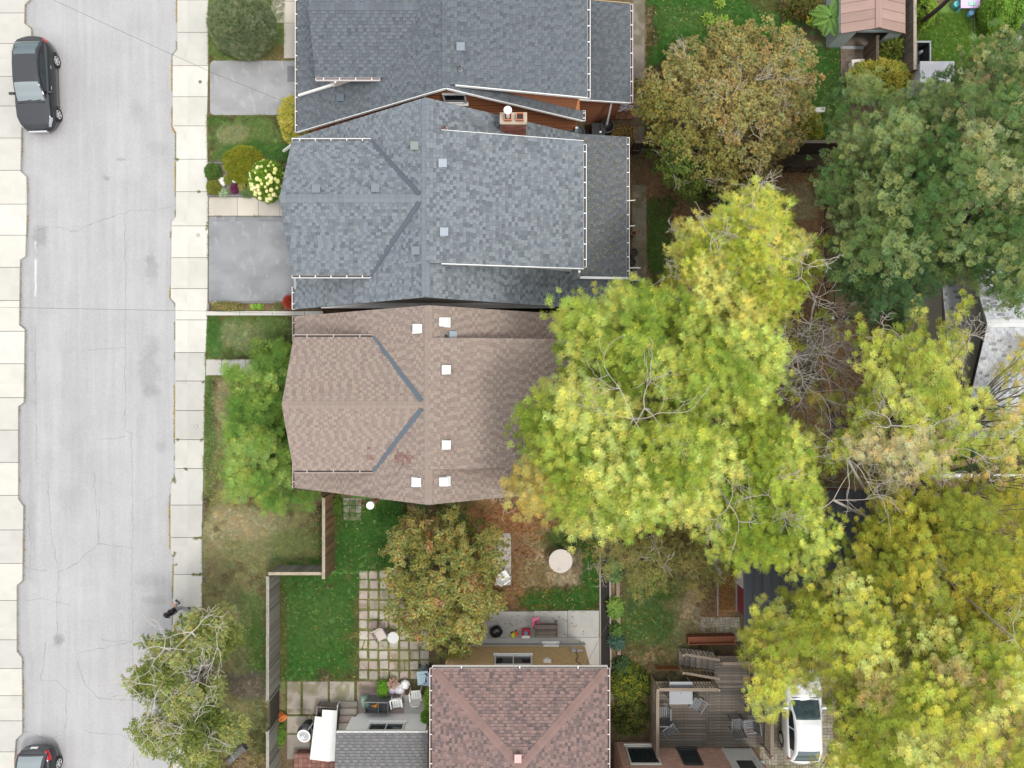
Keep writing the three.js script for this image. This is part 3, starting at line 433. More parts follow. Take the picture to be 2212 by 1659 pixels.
// ---- top house: orange walls
{
  const s = { zN: -18.4, zS: -11.46, rx: -2.56, hr: 7.5, fx: -9.75, fh: 2.7, bx: 3.07, bh: 4.1, gable: { x: -8.1, zc: -15.02, hw: 2.38, eave: 5.72, top: 6.78 }, dormer: { z0: -18.1, z1: -11.62, x: 3.05, h: 6.2 }, porch: { x0: 2.8, h0: 3.55, x1: 5.3, h1: 3.15, z0: -17.05, z1: -12.62 },
    tones: [...tonesOf([0.1, 0.114, 0.126], 6, 3, 0.05), [0.083, 0.095, 0.106], [0.076, 0.088, 0.098]], capTones: tonesOf([0.095, 0.109, 0.122], 4, 4, 0.14), seed: 101, wallMat: mat([0.33, 0.125, 0.05], 0.85), gableMat: mat([0.6, 0.55, 0.45], 0.8), porchMat: mat([0.3, 0.12, 0.06], 0.9),
    pick: (R, c, pl, row, a, k) => k.porch ? (R() < 0.45 ? 6 + (R() * 2 | 0) : R() * 3 | 0) : R() < 0.17 ? 6 + (R() * 2 | 0) : R() * 6 | 0 };
  const { H, L, off, fy, by, X } = gableHouse('shingled_house', 'grey shingled house with orange walls, farthest up the street', s);
  const white = M.white;
  fasciaBar(L(s.fx, s.fh, s.zS + 0.015), L(s.rx, s.hr, s.zS + 0.015), white, H, 0.03, 0.12); fasciaBar(L(s.rx, s.hr, s.zS + 0.015), L(s.bx, s.bh, s.zS + 0.015), white, H, 0.03, 0.12);
  fasciaBar(L(s.rx + 0.35, s.hr - 0.07, -11.6), L(s.dormer.x, s.dormer.h, -11.6), white, H, 0.03, 0.13);
  fasciaBar(L(2.8, 3.55, -12.6), L(5.3, 3.15, -12.6), white, H, 0.03, 0.12); fasciaBar(L(2.8, 3.55, -17.07), L(5.3, 3.15, -17.07), mat([0.4, 0.3, 0.15], 0.8), H);
  gutter(H, L(s.fx, s.fh, s.zN), L(s.fx, s.fh, s.zS), V(-1, 0, 0)); gutter(H, L(3.06, 6.2, -18.1), L(3.06, 6.2, -11.6), V(1, 0, 0)); gutter(H, L(5.31, 3.15, -17.05), L(5.31, 3.15, -12.62), V(1, 0, 0), mat([0.66, 0.58, 0.57], 0.5));
  gutter(H, L(s.gable.x, s.gable.eave, s.gable.zc + s.gable.hw), L(s.gable.x + 2.65, s.gable.eave, s.gable.zc + s.gable.hw), V(0, 0, 1), mat([0.66, 0.58, 0.57], 0.5));
  gutter(H, L(3.08, 4.1, -11.9), L(3.08, 4.1, -11.46), V(1, 0, 0), white, 'gutter', 0.2);
  const dp = mat([0.72, 0.7, 0.66], 0.45), d0 = at(724.7, 176, 5.6), d1 = at(722, 182, 4.9), d2 = at(645, 206, 2.9), lo = (v) => v.clone().sub(off.clone().setY(0));
  part('downspout', [bar(lo(d0), lo(d1), 0.09, 0.07), bar(lo(d1), lo(V(d2.x, fy(d2.x) + 0.12, d2.z)), 0.1, 0.07)], dp, H);
  const sd = [[0.35, 0.13, 0.055], [0.32, 0.12, 0.05], [0.37, 0.14, 0.06]].map((c) => mat(c, 0.8));
  for (let k = 0; k < 38; k++) { // lap siding on the wall that faces the neighbour
    const y = 0.75 + k * 0.17, x0 = Math.max(s.fx + 0.42, s.rx - (s.hr - y - 0.34) / ((s.hr - s.fh) / (s.rx - s.fx))), x1 = Math.min(s.bx - 0.14, s.rx + (s.hr - y - 0.34) / ((s.hr - s.bh) / (s.bx - s.rx))); if (x1 - x0 < 0.2 || y < 1.0 && false) continue;
    part('siding_board', box(x1 - x0, 0.172, 0.02, X((x0 + x1) / 2), y + 0.08, s.zS - 0.285 - off.z, 0, 0.07), sd[k % 3], H);
  }
  for (let k = 0; k < 11; k++) { const x0 = s.rx + 0.6 + Math.max(0, (k - 6.4)) * 0.05, y = 4.4 + k * 0.15; const xa = Math.max(s.rx + 0.4, s.rx + (s.hr - y - 0.1) / 0.604); const xb = Math.min(2.72, s.rx + (s.hr - y - 0.2) / 0.232); if (xb - xa > 0.1) part('dormer_board', box(xb - xa, 0.152, 0.018, X((xa + xb) / 2), y + 0.07, -11.86 - off.z, 0, 0.07), sd[k % 3], H); }
  part('foundation', box(11.9, 0.9, 0.05, X(-3.2), 0.45, s.zS - 0.27 - off.z), mat([0.05, 0.085, 0.1], 0.8), H);
  part('painted_wall', box(3.6, 1.9, 0.05, X(1.1), 1.2, s.zS - 0.25 - off.z), mat([0.06, 0.1, 0.12], 0.8), H); part('corner_board', box(0.12, 2.6, 0.08, X(2.95), 1.3, s.zS - 0.24 - off.z), M.white, H);
  windowOn(H, X(-2.35), 5.9, s.zS - 0.27 - off.z, 0.95, 0.95, 0, M.white, 1); windowOn(H, X(-7.6), 2.05, s.zS - 0.27 - off.z, 1.2, 0.9, 0);
  const vm = mat([0.085, 0.105, 0.125], 0.6), pv = (dx, dy, f, t, m = vm, size) => { let w = at(dx, dy, 6); for (let i = 0; i < 6; i++) w = at(dx, dy, f(w.x) + 0.12); return boxVent(H, L(w.x, f(w.x) - 0.02, w.z), 0, t, m, size); };
  const dy_ = (x) => s.hr - (x - s.rx) * (s.hr - 6.2) / (3.05 - s.rx);
  pv(994.7, 101.7, dy_, Math.PI / 2, mat([0.16, 0.185, 0.21], 0.55)); pv(736, 211, fy, -Math.PI / 2); { const w = at(993, 147, dy_(-2) + 0.2); pipe(H, L(w.x, dy_(w.x), w.z), 0.35, 0.06, mat([0.2, 0.2, 0.22], 0.7)); }
}
// ---- middle house: wide grey roof with metal valleys
{
  const s = { zN: -11.09, zS: -3.36, rx: -3.35, hr: 7.5, fx: -9.8, fh: 3.0, bx: 2.96, bh: 3.5, gable: { x: -9.04, zc: -7.22, hw: 2.75, eave: 5.85, top: 7.42 }, dormer: { z0: -9.87, z1: -4.69, x: 2.9, h: 6.15 }, porch: { x0: 2.6, h0: 3.56, x1: 5.15, h1: 3.1, z0: -11.1, z1: -3.5 }, valley: true, valleyMat: mat([0.066, 0.078, 0.094], 0.55, { map: metalTex }),
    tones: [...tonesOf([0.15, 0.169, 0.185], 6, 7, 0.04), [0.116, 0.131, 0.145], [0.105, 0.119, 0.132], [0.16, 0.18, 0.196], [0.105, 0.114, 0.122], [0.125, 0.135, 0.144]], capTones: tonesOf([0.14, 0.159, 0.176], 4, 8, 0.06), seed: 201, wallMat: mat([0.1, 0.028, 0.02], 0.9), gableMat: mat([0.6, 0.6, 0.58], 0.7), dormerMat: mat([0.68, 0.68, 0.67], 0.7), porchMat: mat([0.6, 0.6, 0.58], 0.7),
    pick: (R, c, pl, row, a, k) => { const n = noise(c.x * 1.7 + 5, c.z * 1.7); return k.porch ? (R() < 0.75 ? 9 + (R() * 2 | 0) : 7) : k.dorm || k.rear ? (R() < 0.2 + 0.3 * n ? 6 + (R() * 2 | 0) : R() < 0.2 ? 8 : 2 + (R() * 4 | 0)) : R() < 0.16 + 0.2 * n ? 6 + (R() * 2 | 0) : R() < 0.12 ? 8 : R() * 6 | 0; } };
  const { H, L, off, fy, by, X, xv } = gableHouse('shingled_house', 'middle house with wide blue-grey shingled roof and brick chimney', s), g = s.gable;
  const gy = (x, z) => lerp(g.top, g.eave, Math.abs(z - g.zc) / g.hw), dy_ = (x) => s.hr - (x - s.rx) * (s.hr - 6.15) / (2.9 - s.rx);
  gutter(H, L(g.x, g.eave, g.zc - g.hw), L(xv - 0.1, g.eave, g.zc - g.hw), V(0, 0, -1)); gutter(H, L(g.x, g.eave, g.zc + g.hw), L(xv - 0.1, g.eave, g.zc + g.hw), V(0, 0, 1));
  gutter(H, L(s.fx, s.fh, g.zc + g.hw + 0.1), L(s.fx, s.fh, s.zS), V(-1, 0, 0)); gutter(H, L(s.fx, s.fh, s.zN), L(s.fx, s.fh, g.zc - g.hw), V(-1, 0, 0));
  gutter(H, L(2.91, 6.15, -9.75), L(2.91, 6.15, -4.75), V(1, 0, 0)); gutter(H, L(5.16, 3.1, -11.08), L(5.16, 3.1, -3.5), V(1, 0, 0), mat([0.74, 0.72, 0.69], 0.45));
  fasciaBar(L(s.rx + 0.6, s.hr - 0.12, -4.68), L(2.9, 6.15, -4.68), M.white, H, 0.03, 0.16); fasciaBar(L(s.rx + 0.6, s.hr - 0.12, -9.88), L(2.9, 6.15, -9.88), M.white, H, 0.02, 0.1);
  part('soffit', box(10.5, 0.06, 0.34, X(-3.3), 3.2, s.zS - 0.2 - off.z), M.white, H);
  part('upper_siding', prof([[X(-7.8), 3.3], [X(-3.35), 6.9], [X(1.4), 3.9], [X(1.4), 3.3]], s.zS - 0.3 - off.z, s.zS - 0.26 - off.z), mat([0.5, 0.47, 0.42], 0.7), H);
  const ds = at(1249, 584, 4), de = at(1357, 586, 3.3); part('downspout', [bar(L(2.75, 6.0, -4.6), L(2.95, 3.75, -4.68), 0.09), bar(L(2.95, 3.66, -4.7), L(5.2, 3.25, -4.72), 0.1, 0.09), bar(L(5.28, 3.2, -4.72), L(5.28, 0.2, -4.72), 0.09)], mat([0.72, 0.71, 0.68], 0.45), H);
  part('front_downspout', bar(L(-9.1, 5.7, -9.85), L(-10.3, 3.0, -10.5), 0.09), M.white, H); part('front_downspout', bar(L(-9.0, 5.6, -4.42), L(-9.75, 3.05, -4.3), 0.1, 0.08), M.white, H);
  const vm = mat([0.125, 0.145, 0.16], 0.6), vl = mat([0.24, 0.275, 0.31], 0.5), pv = (dx, dy, f, t, m) => { let w = at(dx, dy, 6); for (let i = 0; i < 6; i++) w = at(dx, dy, f(w.x, w.z) + 0.12); return boxVent(H, L(w.x, f(w.x, w.z) - 0.02, w.z), 0, t, m); };
  pv(683, 408, gy, Math.PI / 2, vm); pv(810.7, 406.7, gy, Math.PI / 2, vm); pv(895.7, 315, fy, 0, mat([0.16, 0.18, 0.17], 0.6)); pv(898, 541, fy, 0, vm); pv(956, 353, dy_, Math.PI / 2, vl); pv(959, 501, dy_, Math.PI / 2, vl);
  { const w = at(961, 279, by(-2.4) + 0.3); pipe(H, L(w.x, by(w.x), w.z), 0.42, 0.06, mat([0.33, 0.15, 0.09], 0.6)); }
  // chimney with two clay flues; the left one carries a pipe under a round white cap
  const C = new THREE.Group(); C.name = 'chimney'; H.add(C); C.position.copy(L(0.055, 4.9, -10.63));
  part('core', box(1.0, 1.6, 0.38, 0, 0.8, 0), M.mortar, C);
  courses(C, 1.04, 1.6, V(-0.52, 0, 0.195), 0, [[0.28, 0.095, 0.06], [0.23, 0.08, 0.055], [0.32, 0.12, 0.08], [0.18, 0.075, 0.06]], 9, 300);
  courses(C, 1.04, 1.6, V(0.52, 0, -0.195), Math.PI, [[0.28, 0.095, 0.06], [0.23, 0.08, 0.055]], 10, 60); courses(C, 0.4, 1.6, V(0.505, 0, 0.2), Math.PI / 2, [[0.28, 0.095, 0.06], [0.23, 0.08, 0.055], [0.32, 0.12, 0.08]], 11, 60); courses(C, 0.4, 1.6, V(-0.505, 0, -0.2), -Math.PI / 2, [[0.28, 0.095, 0.06], [0.23, 0.08, 0.055]], 12, 60);
  part('crown', rbox(1.1, 0.12, 0.48, 0.03, 0, 1.66, 0), mat([0.42, 0.36, 0.29], 0.95, { map: dirtyTex }), C);
  for (const sx of [-0.22, 0.26]) { const fl = part('flue', [box(0.3, 0.2, 0.03, 0, 0.1, 0.13), box(0.3, 0.2, 0.03, 0, 0.1, -0.13), box(0.03, 0.2, 0.23, 0.135, 0.1, 0), box(0.03, 0.2, 0.23, -0.135, 0.1, 0)], mat([0.38, 0.14, 0.075], 0.8), C, V(sx, 1.72, 0)); part('flue_bore', box(0.23, 0.02, 0.23, 0, 0.06, 0), M.dark, fl); }
  const fp = part('flue_pipe', cyl(0.075, 0.075, 0.75, 18, 0, 0.4, 0), mat([0.66, 0.64, 0.6], 0.4), C, V(-0.22, 1.75, 0.0)); part('pipe_cap', lathe([[0, 0.86], [0.06, 0.855], [0.15, 0.82], [0.165, 0.79], [0.155, 0.76], [0.08, 0.75]], 28), M.whitePlastic, fp);
  part('chimney_flashing', box(1.2, 0.05, 0.56, 0.0, 0.1, 0.03, 0, 0, -0.55), M.dark, C);
}
// ---- brown roof
const brownHouse = (() => {
  const s = { zN: -3.05, zS: 4.68, rx: -3.24, hr: 7.5, fx: -9.78, fh: 3.0, bx: 3.0, bh: 3.55, gable: { x: -8.95, zc: 0.81, hw: 2.72, eave: 5.88, top: 7.4 }, dormer: { z0: -1.8, z1: 3.3, x: 2.7, h: 6.35 }, porch: { x0: 2.7, h0: 3.6, x1: 4.6, h1: 3.2, z0: -3.0, z1: 4.6 }, valley: true, valleyMat: mat([0.085, 0.104, 0.122], 0.55, { map: metalTex }), deckTone: [0.1, 0.07, 0.06],
    tones: [...tonesOf([0.24, 0.19, 0.158], 7, 17, 0.035, 0.03), [0.218, 0.165, 0.143], [0.247, 0.186, 0.153], [0.2, 0.12, 0.1], [0.17, 0.105, 0.09]], capTones: tonesOf([0.228, 0.178, 0.148], 4, 18, 0.04), seed: 301, wallMat: mat([0.3, 0.2, 0.16], 0.9), gableMat: mat([0.55, 0.5, 0.44], 0.8),
    pick: (R, c, pl, row, a, k) => { // two rusty runs under the old cable hooks
      const st = (k.gab && c.z > 0.81 && Math.abs(c.x + 5.75) < 0.13 && c.z > 2.55 && c.z < 3.5) || (!k.gab && c.z > 2.75 && c.z < 3.15 && c.x < -3.85 && c.x > -4.7);
      const up = st && Math.abs(c.z - (k.gab ? 2.75 : 2.95)) < 0.3; if (st && R() < 0.8) return up ? 9 + (R() < 0.4) : 7;
      const n = noise(c.x * 1.3, c.z * 1.3 + 40); return R() < 0.12 + 0.14 * n + (k.dorm ? 0.07 : 0) ? 7 : R() < 0.14 ? 8 : R() * 7 | 0; } };
  const r = gableHouse('shingled_house', 'house with brown shingled roof dotted with white box vents', s), { H, L, off, fy, by, X, xv } = r, g = s.gable;
  const gm = mat([0.4, 0.32, 0.29], 0.55), dy_ = (x) => s.hr - (x - s.rx) * (s.hr - 6.35) / (2.7 - s.rx);
  gutter(H, L(g.x, g.eave, g.zc - g.hw), L(xv - 0.1, g.eave, g.zc - g.hw), V(0, 0, -1), gm, 'gutter', 1.2); gutter(H, L(g.x, g.eave, g.zc + g.hw), L(xv - 0.1, g.eave, g.zc + g.hw), V(0, 0, 1), gm, 'gutter', 1.2);
  gutter(H, L(s.fx, s.fh, s.zN), L(s.fx, s.fh, g.zc - g.hw), V(-1, 0, 0), gm); gutter(H, L(s.fx, s.fh, g.zc + g.hw), L(s.fx, s.fh, s.zS), V(-1, 0, 0), gm); gutter(H, L(2.71, 6.35, -1.7), L(2.71, 6.35, 3.2), V(1, 0, 0), gm);
  const pv = (dx, dy, f, t, m = mat([0.6, 0.6, 0.585], 0.55, { map: metalTex })) => { let w = at(dx, dy, 6); for (let i = 0; i < 6; i++) w = at(dx, dy, f(w.x) + 0.14); return boxVent(H, L(w.x, f(w.x) - 0.02, w.z), 0, t, m, 0.29); };
  pv(903, 709.7, fy, -Math.PI / 2); pv(900.7, 1042, fy, -Math.PI / 2); pv(958, 695.7, by, Math.PI / 2); pv(963.7, 798.7, dy_, Math.PI / 2); pv(963.7, 961, dy_, Math.PI / 2); pv(958, 1040.7, by, Math.PI / 2); { const v = pv(1210, 719, by, -Math.PI / 2, mat([0.14, 0.14, 0.14], 0.6)); part('rusty_base', box(0.3, 0.1, 0.12, -0.02, 0.08, 0.24), mat([0.3, 0.17, 0.07], 0.9), v); }
  { const w = at(965, 726, by(-2.4) + 0.15); pipe(H, L(w.x, by(w.x), w.z), 0.22, 0.055, mat([0.1, 0.1, 0.1], 0.6)); part('pipe_flashing', box(0.34, 0.012, 0.3, 0.2, -0.05, -0.05, 0, 0, -0.58), mat([0.24, 0.29, 0.32], 0.5), H, L(w.x + 0.05, by(w.x) + 0.04, w.z)); }
  // tall stove pipe up the side wall under a round white cap
  const b = at(861, 1079, 4.6), t = new THREE.Group(); t.name = 'stove_pipe'; H.add(t); const bx = -5.65, bz = 4.72; t.position.copy(L(bx, 0, bz + 0.12));
  part('pipe', cyl(0.09, 0.09, 6.0, 16, 0, 3.2, 0), mat([0.22, 0.085, 0.06], 0.7), t); part('upper_pipe', cyl(0.075, 0.08, 0.5, 16, 0, 6.4, 0), M.steel, t); part('pipe_cap', lathe([[0, 6.78], [0.07, 6.77], [0.15, 6.73], [0.16, 6.7], [0.1, 6.62], [0, 6.6]], 28), M.whitePlastic, t);
  return r;
})();

// ---- lower house: red-brown hip roof, tan brick wall
{
  const eH = 4.0, x0 = -3.48, x1 = 4.16, z0 = 12.42, cx = 0.34, rise = 0.95, az = z0 + 3.82, zEnd = 22;
  const H = thing('brick_house', 'tan brick bungalow with mottled red-brown hip roof at the bottom edge', 'house', V(cx, 0, 17)), L = (x, y, z) => V(x - cx, y, z - 17);
  const A = L(cx, eH + rise, az), B = L(cx, eH + rise, zEnd);
  const planes = [roofPlane([L(x0, eH, z0), L(x1, eH, z0), A], V(1, 0, 0)), roofPlane([L(x0, eH, z0), A, B, L(x0, eH, zEnd)], V(0, 0, 1)), roofPlane([A, L(x1, eH, z0), L(x1, eH, zEnd), B], V(0, 0, 1))];
  const tones = [...tonesOf([0.185, 0.122, 0.109], 6, 27, 0.07, 0.04), [0.112, 0.083, 0.08], [0.1, 0.076, 0.075], [0.13, 0.092, 0.086]], roof = part('roof', deckOf(planes), mat([0.1, 0.07, 0.06], 0.9), H);
  shingle(roof, planes, tones, (R, c, pl, row, a) => { const n = noise(c.x * 2.2 + c.z * 0.4, c.z * 2.2) ; return (row + (Math.floor(a * 3.7) * 3)) % 2 === 0 && R() < 0.38 + 0.45 * n ? 6 + (R() * 3 | 0) : R() * 6 | 0; }, 401);
  const cm = tonesOf([0.178, 0.115, 0.101], 4, 28, 0.08).map((c) => mat(c, 0.95));
  caps(roof, L(x0 + 0.1, eH + 0.03, z0 + 0.1), A, cm, 29, 0.19, 0.22); caps(roof, L(x1 - 0.1, eH + 0.03, z0 + 0.1), A, cm, 30, 0.19, 0.22); caps(roof, A, B, cm, 33, 0.19, 0.25);
  gutter(H, L(x0, eH, z0), L(x1, eH, z0), V(0, 0, -1), mat([0.66, 0.62, 0.58], 0.5), 'gutter', 3); gutter(H, L(x0, eH, z0), L(x0, eH, zEnd), V(-1, 0, 0), mat([0.6, 0.5, 0.47], 0.55)); gutter(H, L(x1, eH, z0), L(x1, eH, zEnd), V(1, 0, 0), mat([0.6, 0.48, 0.46], 0.55));
  part('wall', box(6.56, 3.9, 9, 0.26 - cx + 0.0, 1.95, 12.82 + 4.5 - 17), mat([0.42, 0.33, 0.22], 0.95), H);
  courses(H, 6.6, 3.7, V(3.56 - cx, 0.1, 12.81 - 17), Math.PI, tonesOf([0.58, 0.41, 0.21], 5, 44, 0.08), 45, 300, [[2.6, 1.55, 4.45, 2.8]], 0.21, 0.072);
  courses(H, 9, 3.7, V(3.55 - cx, 0.1, 21.8 - 17), Math.PI / 2, tonesOf([0.58, 0.41, 0.21], 5, 44, 0.08), 46, 0, [], 0.21, 0.072);
  part('foundation', box(6.7, 0.34, 0.06, 0.26 - cx, 0.17, 12.78 - 17), mat([0.36, 0.35, 0.33], 0.9), H);
  windowOn(H, 0.06 - cx, 2.2, 12.79 - 17, 1.75, 1.15, Math.PI); for (const x of [1.9]) { const w = windowOn(H, x - cx, 0.36, 12.75 - 17, 0.75, 0.3, Math.PI, M.whitePlastic, 1, 'basement_window'); }
  part('vent_cover', [rbox(0.36, 0.1, 0.16, 0.02, 0, 0.13, 0), rbox(0.22, 0.26, 0.12, 0.02, 0, 0, 0)], M.whitePlastic, H, V(1.62 - cx, 2.25, 12.72 - 17));
  part('meter_box', [rbox(0.22, 0.3, 0.14, 0.02, 0, 0, 0), rbox(0.3, 0.1, 0.1, 0.02, 0.3, 0.1, 0)], mat([0.42, 0.42, 0.4], 0.5), H, V(2.95 - cx, 1.0, 12.72 - 17));
  part('wall_cable', tubeOf([V(3.02 - cx, 1.2, 12.76 - 17), V(3.1 - cx, 1.7, 12.76 - 17), V(2.96 - cx, 2.2, 12.76 - 17), V(3.12 - cx, 2.7, 12.76 - 17), V(3.05 - cx, 3.5, 12.76 - 17)], 0.014), M.black, H);
  part('roof_patch', rbox(0.3, 0.06, 0.36, 0.01, 0, 0, 0), mat([0.5, 0.3, 0.29], 0.7), H, V(0.25 - cx, eH + rise + 0.06, az - 0.42 - 17));
}
// ---- white lean-to with a grey shingled roof
{
  const H = thing('lean_to', 'small white lean-to with grey shingled roof beside the red-brown roof', 'lean-to', V(-6, 0, 17.6)), L = (x, y, z) => V(x + 6, y, z - 17.6);
  const pl = [roofPlane([L(-8.08, 2.32, 16.02), L(-3.88, 2.32, 16.02), L(-3.88, 3.0, 19.6), L(-8.08, 3.0, 19.6)], V(1, 0, 0))], roof = part('roof', deckOf(pl, 0.08), mat([0.1, 0.1, 0.1], 0.9), H);
  shingle(roof, pl, tonesOf([0.135, 0.13, 0.128], 6, 51, 0.1), (R) => R() * 6 | 0, 52);
  fasciaBar(L(-8.08, 2.32, 16.0), L(-3.88, 2.32, 16.0), M.white, H, 0.04, 0.16);
  part('wall', box(3.75, 2.2, 3.3, 0.06, 1.1, 0.28), mat([0.86, 0.86, 0.85], 0.6), H); windowOn(H, 0.05, 1.45, -1.37, 1.7, 0.8, Math.PI);
}
// ---- pink brick house at the bottom right
{
  const z0 = 17.62, X0 = 5.05, X1 = 11.7, H = thing('brick_house', 'pink brick house behind the timber deck, mostly outside the frame', 'house', V(8.4, 0, 20)), L = (x, y, z) => V(x - 8.4, y, z - 20);
  part('wall', box(X1 - X0, 5, 5, 0, 2.5, z0 + 0.02 + 2.5 - 20), mat([0.42, 0.32, 0.27], 0.95), H);
  const holes = [[4.75 - 0.0, 0.5, 6.25, 2.25], [2.85, 0.8, 3.75, 2.2], [0.2, 0, 1.55, 2.4]].map((q) => q);
  courses(H, X1 - X0, 4.9, L(X1, 0.05, z0), Math.PI, tonesOf([0.5, 0.31, 0.25], 6, 61, 0.12, 0.06), 62, 300, holes);
  courses(H, 5, 4.9, L(X0 - 0.015, 0.05, z0), -Math.PI / 2, tonesOf([0.5, 0.31, 0.25], 6, 61, 0.12, 0.06), 63, 0);
  windowOn(H, X1 - 5.5 - 8.4, 1.35, z0 - 0.01 - 20, 1.45, 1.65, Math.PI, mat([0.66, 0.66, 0.62], 0.5), 1); 
  const w = windowOn(H, X1 - 3.3 - 8.4, 1.5, z0 - 0.01 - 20, 0.9, 1.35, Math.PI, mat([0.04, 0.04, 0.045], 0.5), 1);
  const dr = new THREE.Group(); dr.name = 'door'; H.add(dr); dr.position.copy(L(X1 - 0.88, 0.75, z0 - 0.02)); part('door_leaf', box(1.25, 2.0, 0.06, 0, 1.0, 0), M.white, dr); part('pane', box(0.75, 0.75, 0.03, 0, 1.5, -0.03), M.glass, dr); part('frame', [box(0.09, 2.1, 0.14, -0.67, 1.05, 0), box(0.09, 2.1, 0.14, 0.67, 1.05, 0), box(1.43, 0.09, 0.14, 0, 2.1, 0)], M.white, dr); part('handle', rbox(0.03, 0.12, 0.07, 0.01, 0.5, 1.0, -0.06), M.steel, dr);
  part('wall_lamp', [rbox(0.14, 0.2, 0.12, 0.03, 0, 0, 0), rbox(0.2, 0.06, 0.2, 0.02, 0, 0.12, -0.03)], M.grey, H, L(X1 - 0.1, 2.0, z0 - 0.07));
  part('soffit', box(X1 - X0 + 0.8, 0.1, 0.6, 0, 5.0, z0 - 0.2 - 20), M.white, H); part('roof', [box(X1 - X0 + 1, 0.12, 6.4, 0, 5.2, 0.6, 0, -0.12)], mat([0.15, 0.12, 0.11], 0.9), H);
}
// ---- pale grey roof at the right edge
{
  const H = thing('shingled_house', 'house with pale grey shingled roof under the trees at the right edge', 'house', V(22, 0, -1.5)), L = (x, y, z) => V(x - 22, y, z + 1.5);
  const eH = 3.4, rH = 5.2, rz = GZ(698, rH), zS = GZ(945, eH), zN = rz - (zS - rz) * 0.62, xl = GX(2112, 4.6), xs = GX(2047, 3.6), xe = 32;
  const pl = [roofPlane([L(xl, eH, zS), L(xe, eH, zS), L(xe, rH, rz), L(xl, rH, rz)], V(1, 0, 0)), roofPlane([L(xl, rH, rz), L(xe, rH, rz), L(xe, eH + 0.5, zN), L(xl, eH + 0.5, zN)], V(1, 0, 0)), roofPlane([L(xs, 3.2, GZ(615, 3.2)), L(xl + 0.15, 3.2, GZ(615, 3.2)), L(xl + 0.15, 3.7, GZ(780, 3.7)), L(xs, 3.7, GZ(780, 3.7))], V(1, 0, 0))];
  const roof = part('roof', deckOf(pl), mat([0.3, 0.3, 0.31], 0.9), H);
  shingle(roof, pl, [...tonesOf([0.42, 0.43, 0.45], 5, 71, 0.09, 0.02), [0.22, 0.225, 0.24]], (R) => R() < 0.1 ? 5 : R() * 5 | 0, 72, 300, 0.92);
  caps(roof, L(xl, rH, rz), L(xe, rH, rz), tonesOf([0.5, 0.51, 0.52], 3, 73, 0.06).map((c) => mat(c, 0.95)), 74, 0.17, 0.35);
  part('wall', box(xe - xl - 0.4, 3.3, zS - zN - 0.6, (xl + xe) / 2 - 22, 1.6, (zS + zN) / 2 + 1.5), mat([0.5, 0.48, 0.44], 0.9), H); part('porch_wall', box(xl - xs, 3.0, GZ(780, 3.7) - GZ(615, 3.2) - 0.4, (xl + xs) / 2 - 22 + 0.1, 1.5, (GZ(615, 3.2) + GZ(780, 3.7)) / 2 + 1.5), mat([0.5, 0.48, 0.44], 0.9), H);
  gutter(H, L(xl, eH, zS), L(xe, eH, zS), V(0, 0, 1)); fasciaBar(L(xl, rH, rz), L(xl, eH, zS), M.dark, H);
}

// ---------------------------------------------------------------- small buildings
{ // metal garden shed with a pinkish ribbed roof and open doors
  const x0 = 15.5, x1 = 18.45, zf = -16.6, zb = -20.4, cx = (x0 + x1) / 2, T = thing('garden_shed', 'pale metal garden shed with faded red roof and open doorway', 'shed', V(cx, 0, zf)), w = x1 - x0, d = zf - zb, eh = 1.62, rh = 2.15;
  const rm = [[0.31, 0.2, 0.165], [0.285, 0.185, 0.15], [0.33, 0.215, 0.18]].map((c) => mat(c, 0.6, { map: metalTex })), wm = mat([0.4, 0.45, 0.46], 0.55, { map: metalTex });
  part('side_wall', box(0.04, eh, d, -w / 2, eh / 2, -d / 2), wm, T); part('side_wall', box(0.04, eh, d, w / 2, eh / 2, -d / 2), wm, T); part('back_wall', box(w, eh, 0.04, 0, eh / 2, -d), wm, T);
  part('front_wall', [box(0.72, eh, 0.05, -w / 2 + 0.38, eh / 2, 0), box(0.62, eh, 0.05, w / 2 - 0.33, eh / 2, 0), box(w - 1.3, 0.16, 0.05, 0.05, eh - 0.02, 0)], wm, T);
  part('front_gable', prof([[-w / 2, eh], [w / 2, eh], [0, rh - 0.05]], -0.05, 0), wm, T); part('shed_floor', box(w, 0.05, d, 0, 0.03, -d / 2), mat([0.16, 0.13, 0.11], 0.9, { map: dirtyTex }), T); part('door_track', [box(w - 1.2, 0.05, 0.08, 0.05, 0.06, 0.03), box(w - 1.2, 0.05, 0.04, 0.05, 0.06, 0.1)], mat([0.5, 0.52, 0.53], 0.4, { metalness: 0.5 }), T);
  const a = Math.atan2(rh - eh, w / 2), sl = Math.hypot(rh - eh, w / 2) + 0.04;
  for (const s of [-1, 1]) { const rp = new THREE.Group(); rp.name = 'roof'; T.add(rp); for (let k = 0; k < 9; k++) part('roof_sheet', [box(sl, 0.03, 0.445, s * sl / 2, 0, 0), box(sl, 0.045, 0.03, s * sl / 2, 0.01, 0.215)].map((g) => g.rotateZ(-s * a)), rm[(k + (s > 0)) % 3], rp, V(0, rh, 0.12 - 0.225 - k * 0.46)); }
  part('ridge_strip', [box(0.16, 0.02, 4.1, -0.07, -0.01, 0, 0, 0, a), box(0.16, 0.02, 4.1, 0.07, -0.01, 0, 0, 0, -a)], rm[0], T, V(0, rh + 0.035, -1.93));
}
{ const g = structGroup('shed_pad', 'concrete pad in a timber frame before the shed'); part('slab', block(rect(1818, 103, 1884, 160), 0.04, 0.12), mat([0.2, 0.165, 0.135], 0.95, { map: dirtyTex }), g); const wm = wood([0.2, 0.15, 0.11]); for (const q of [[1814.5, 102, 1817.5, 163], [1884.5, 102, 1887.5, 163], [1814.5, 160.5, 1887.5, 163]]) part('board', block(rect(...q), 0.09, 0.16), wm, g); }
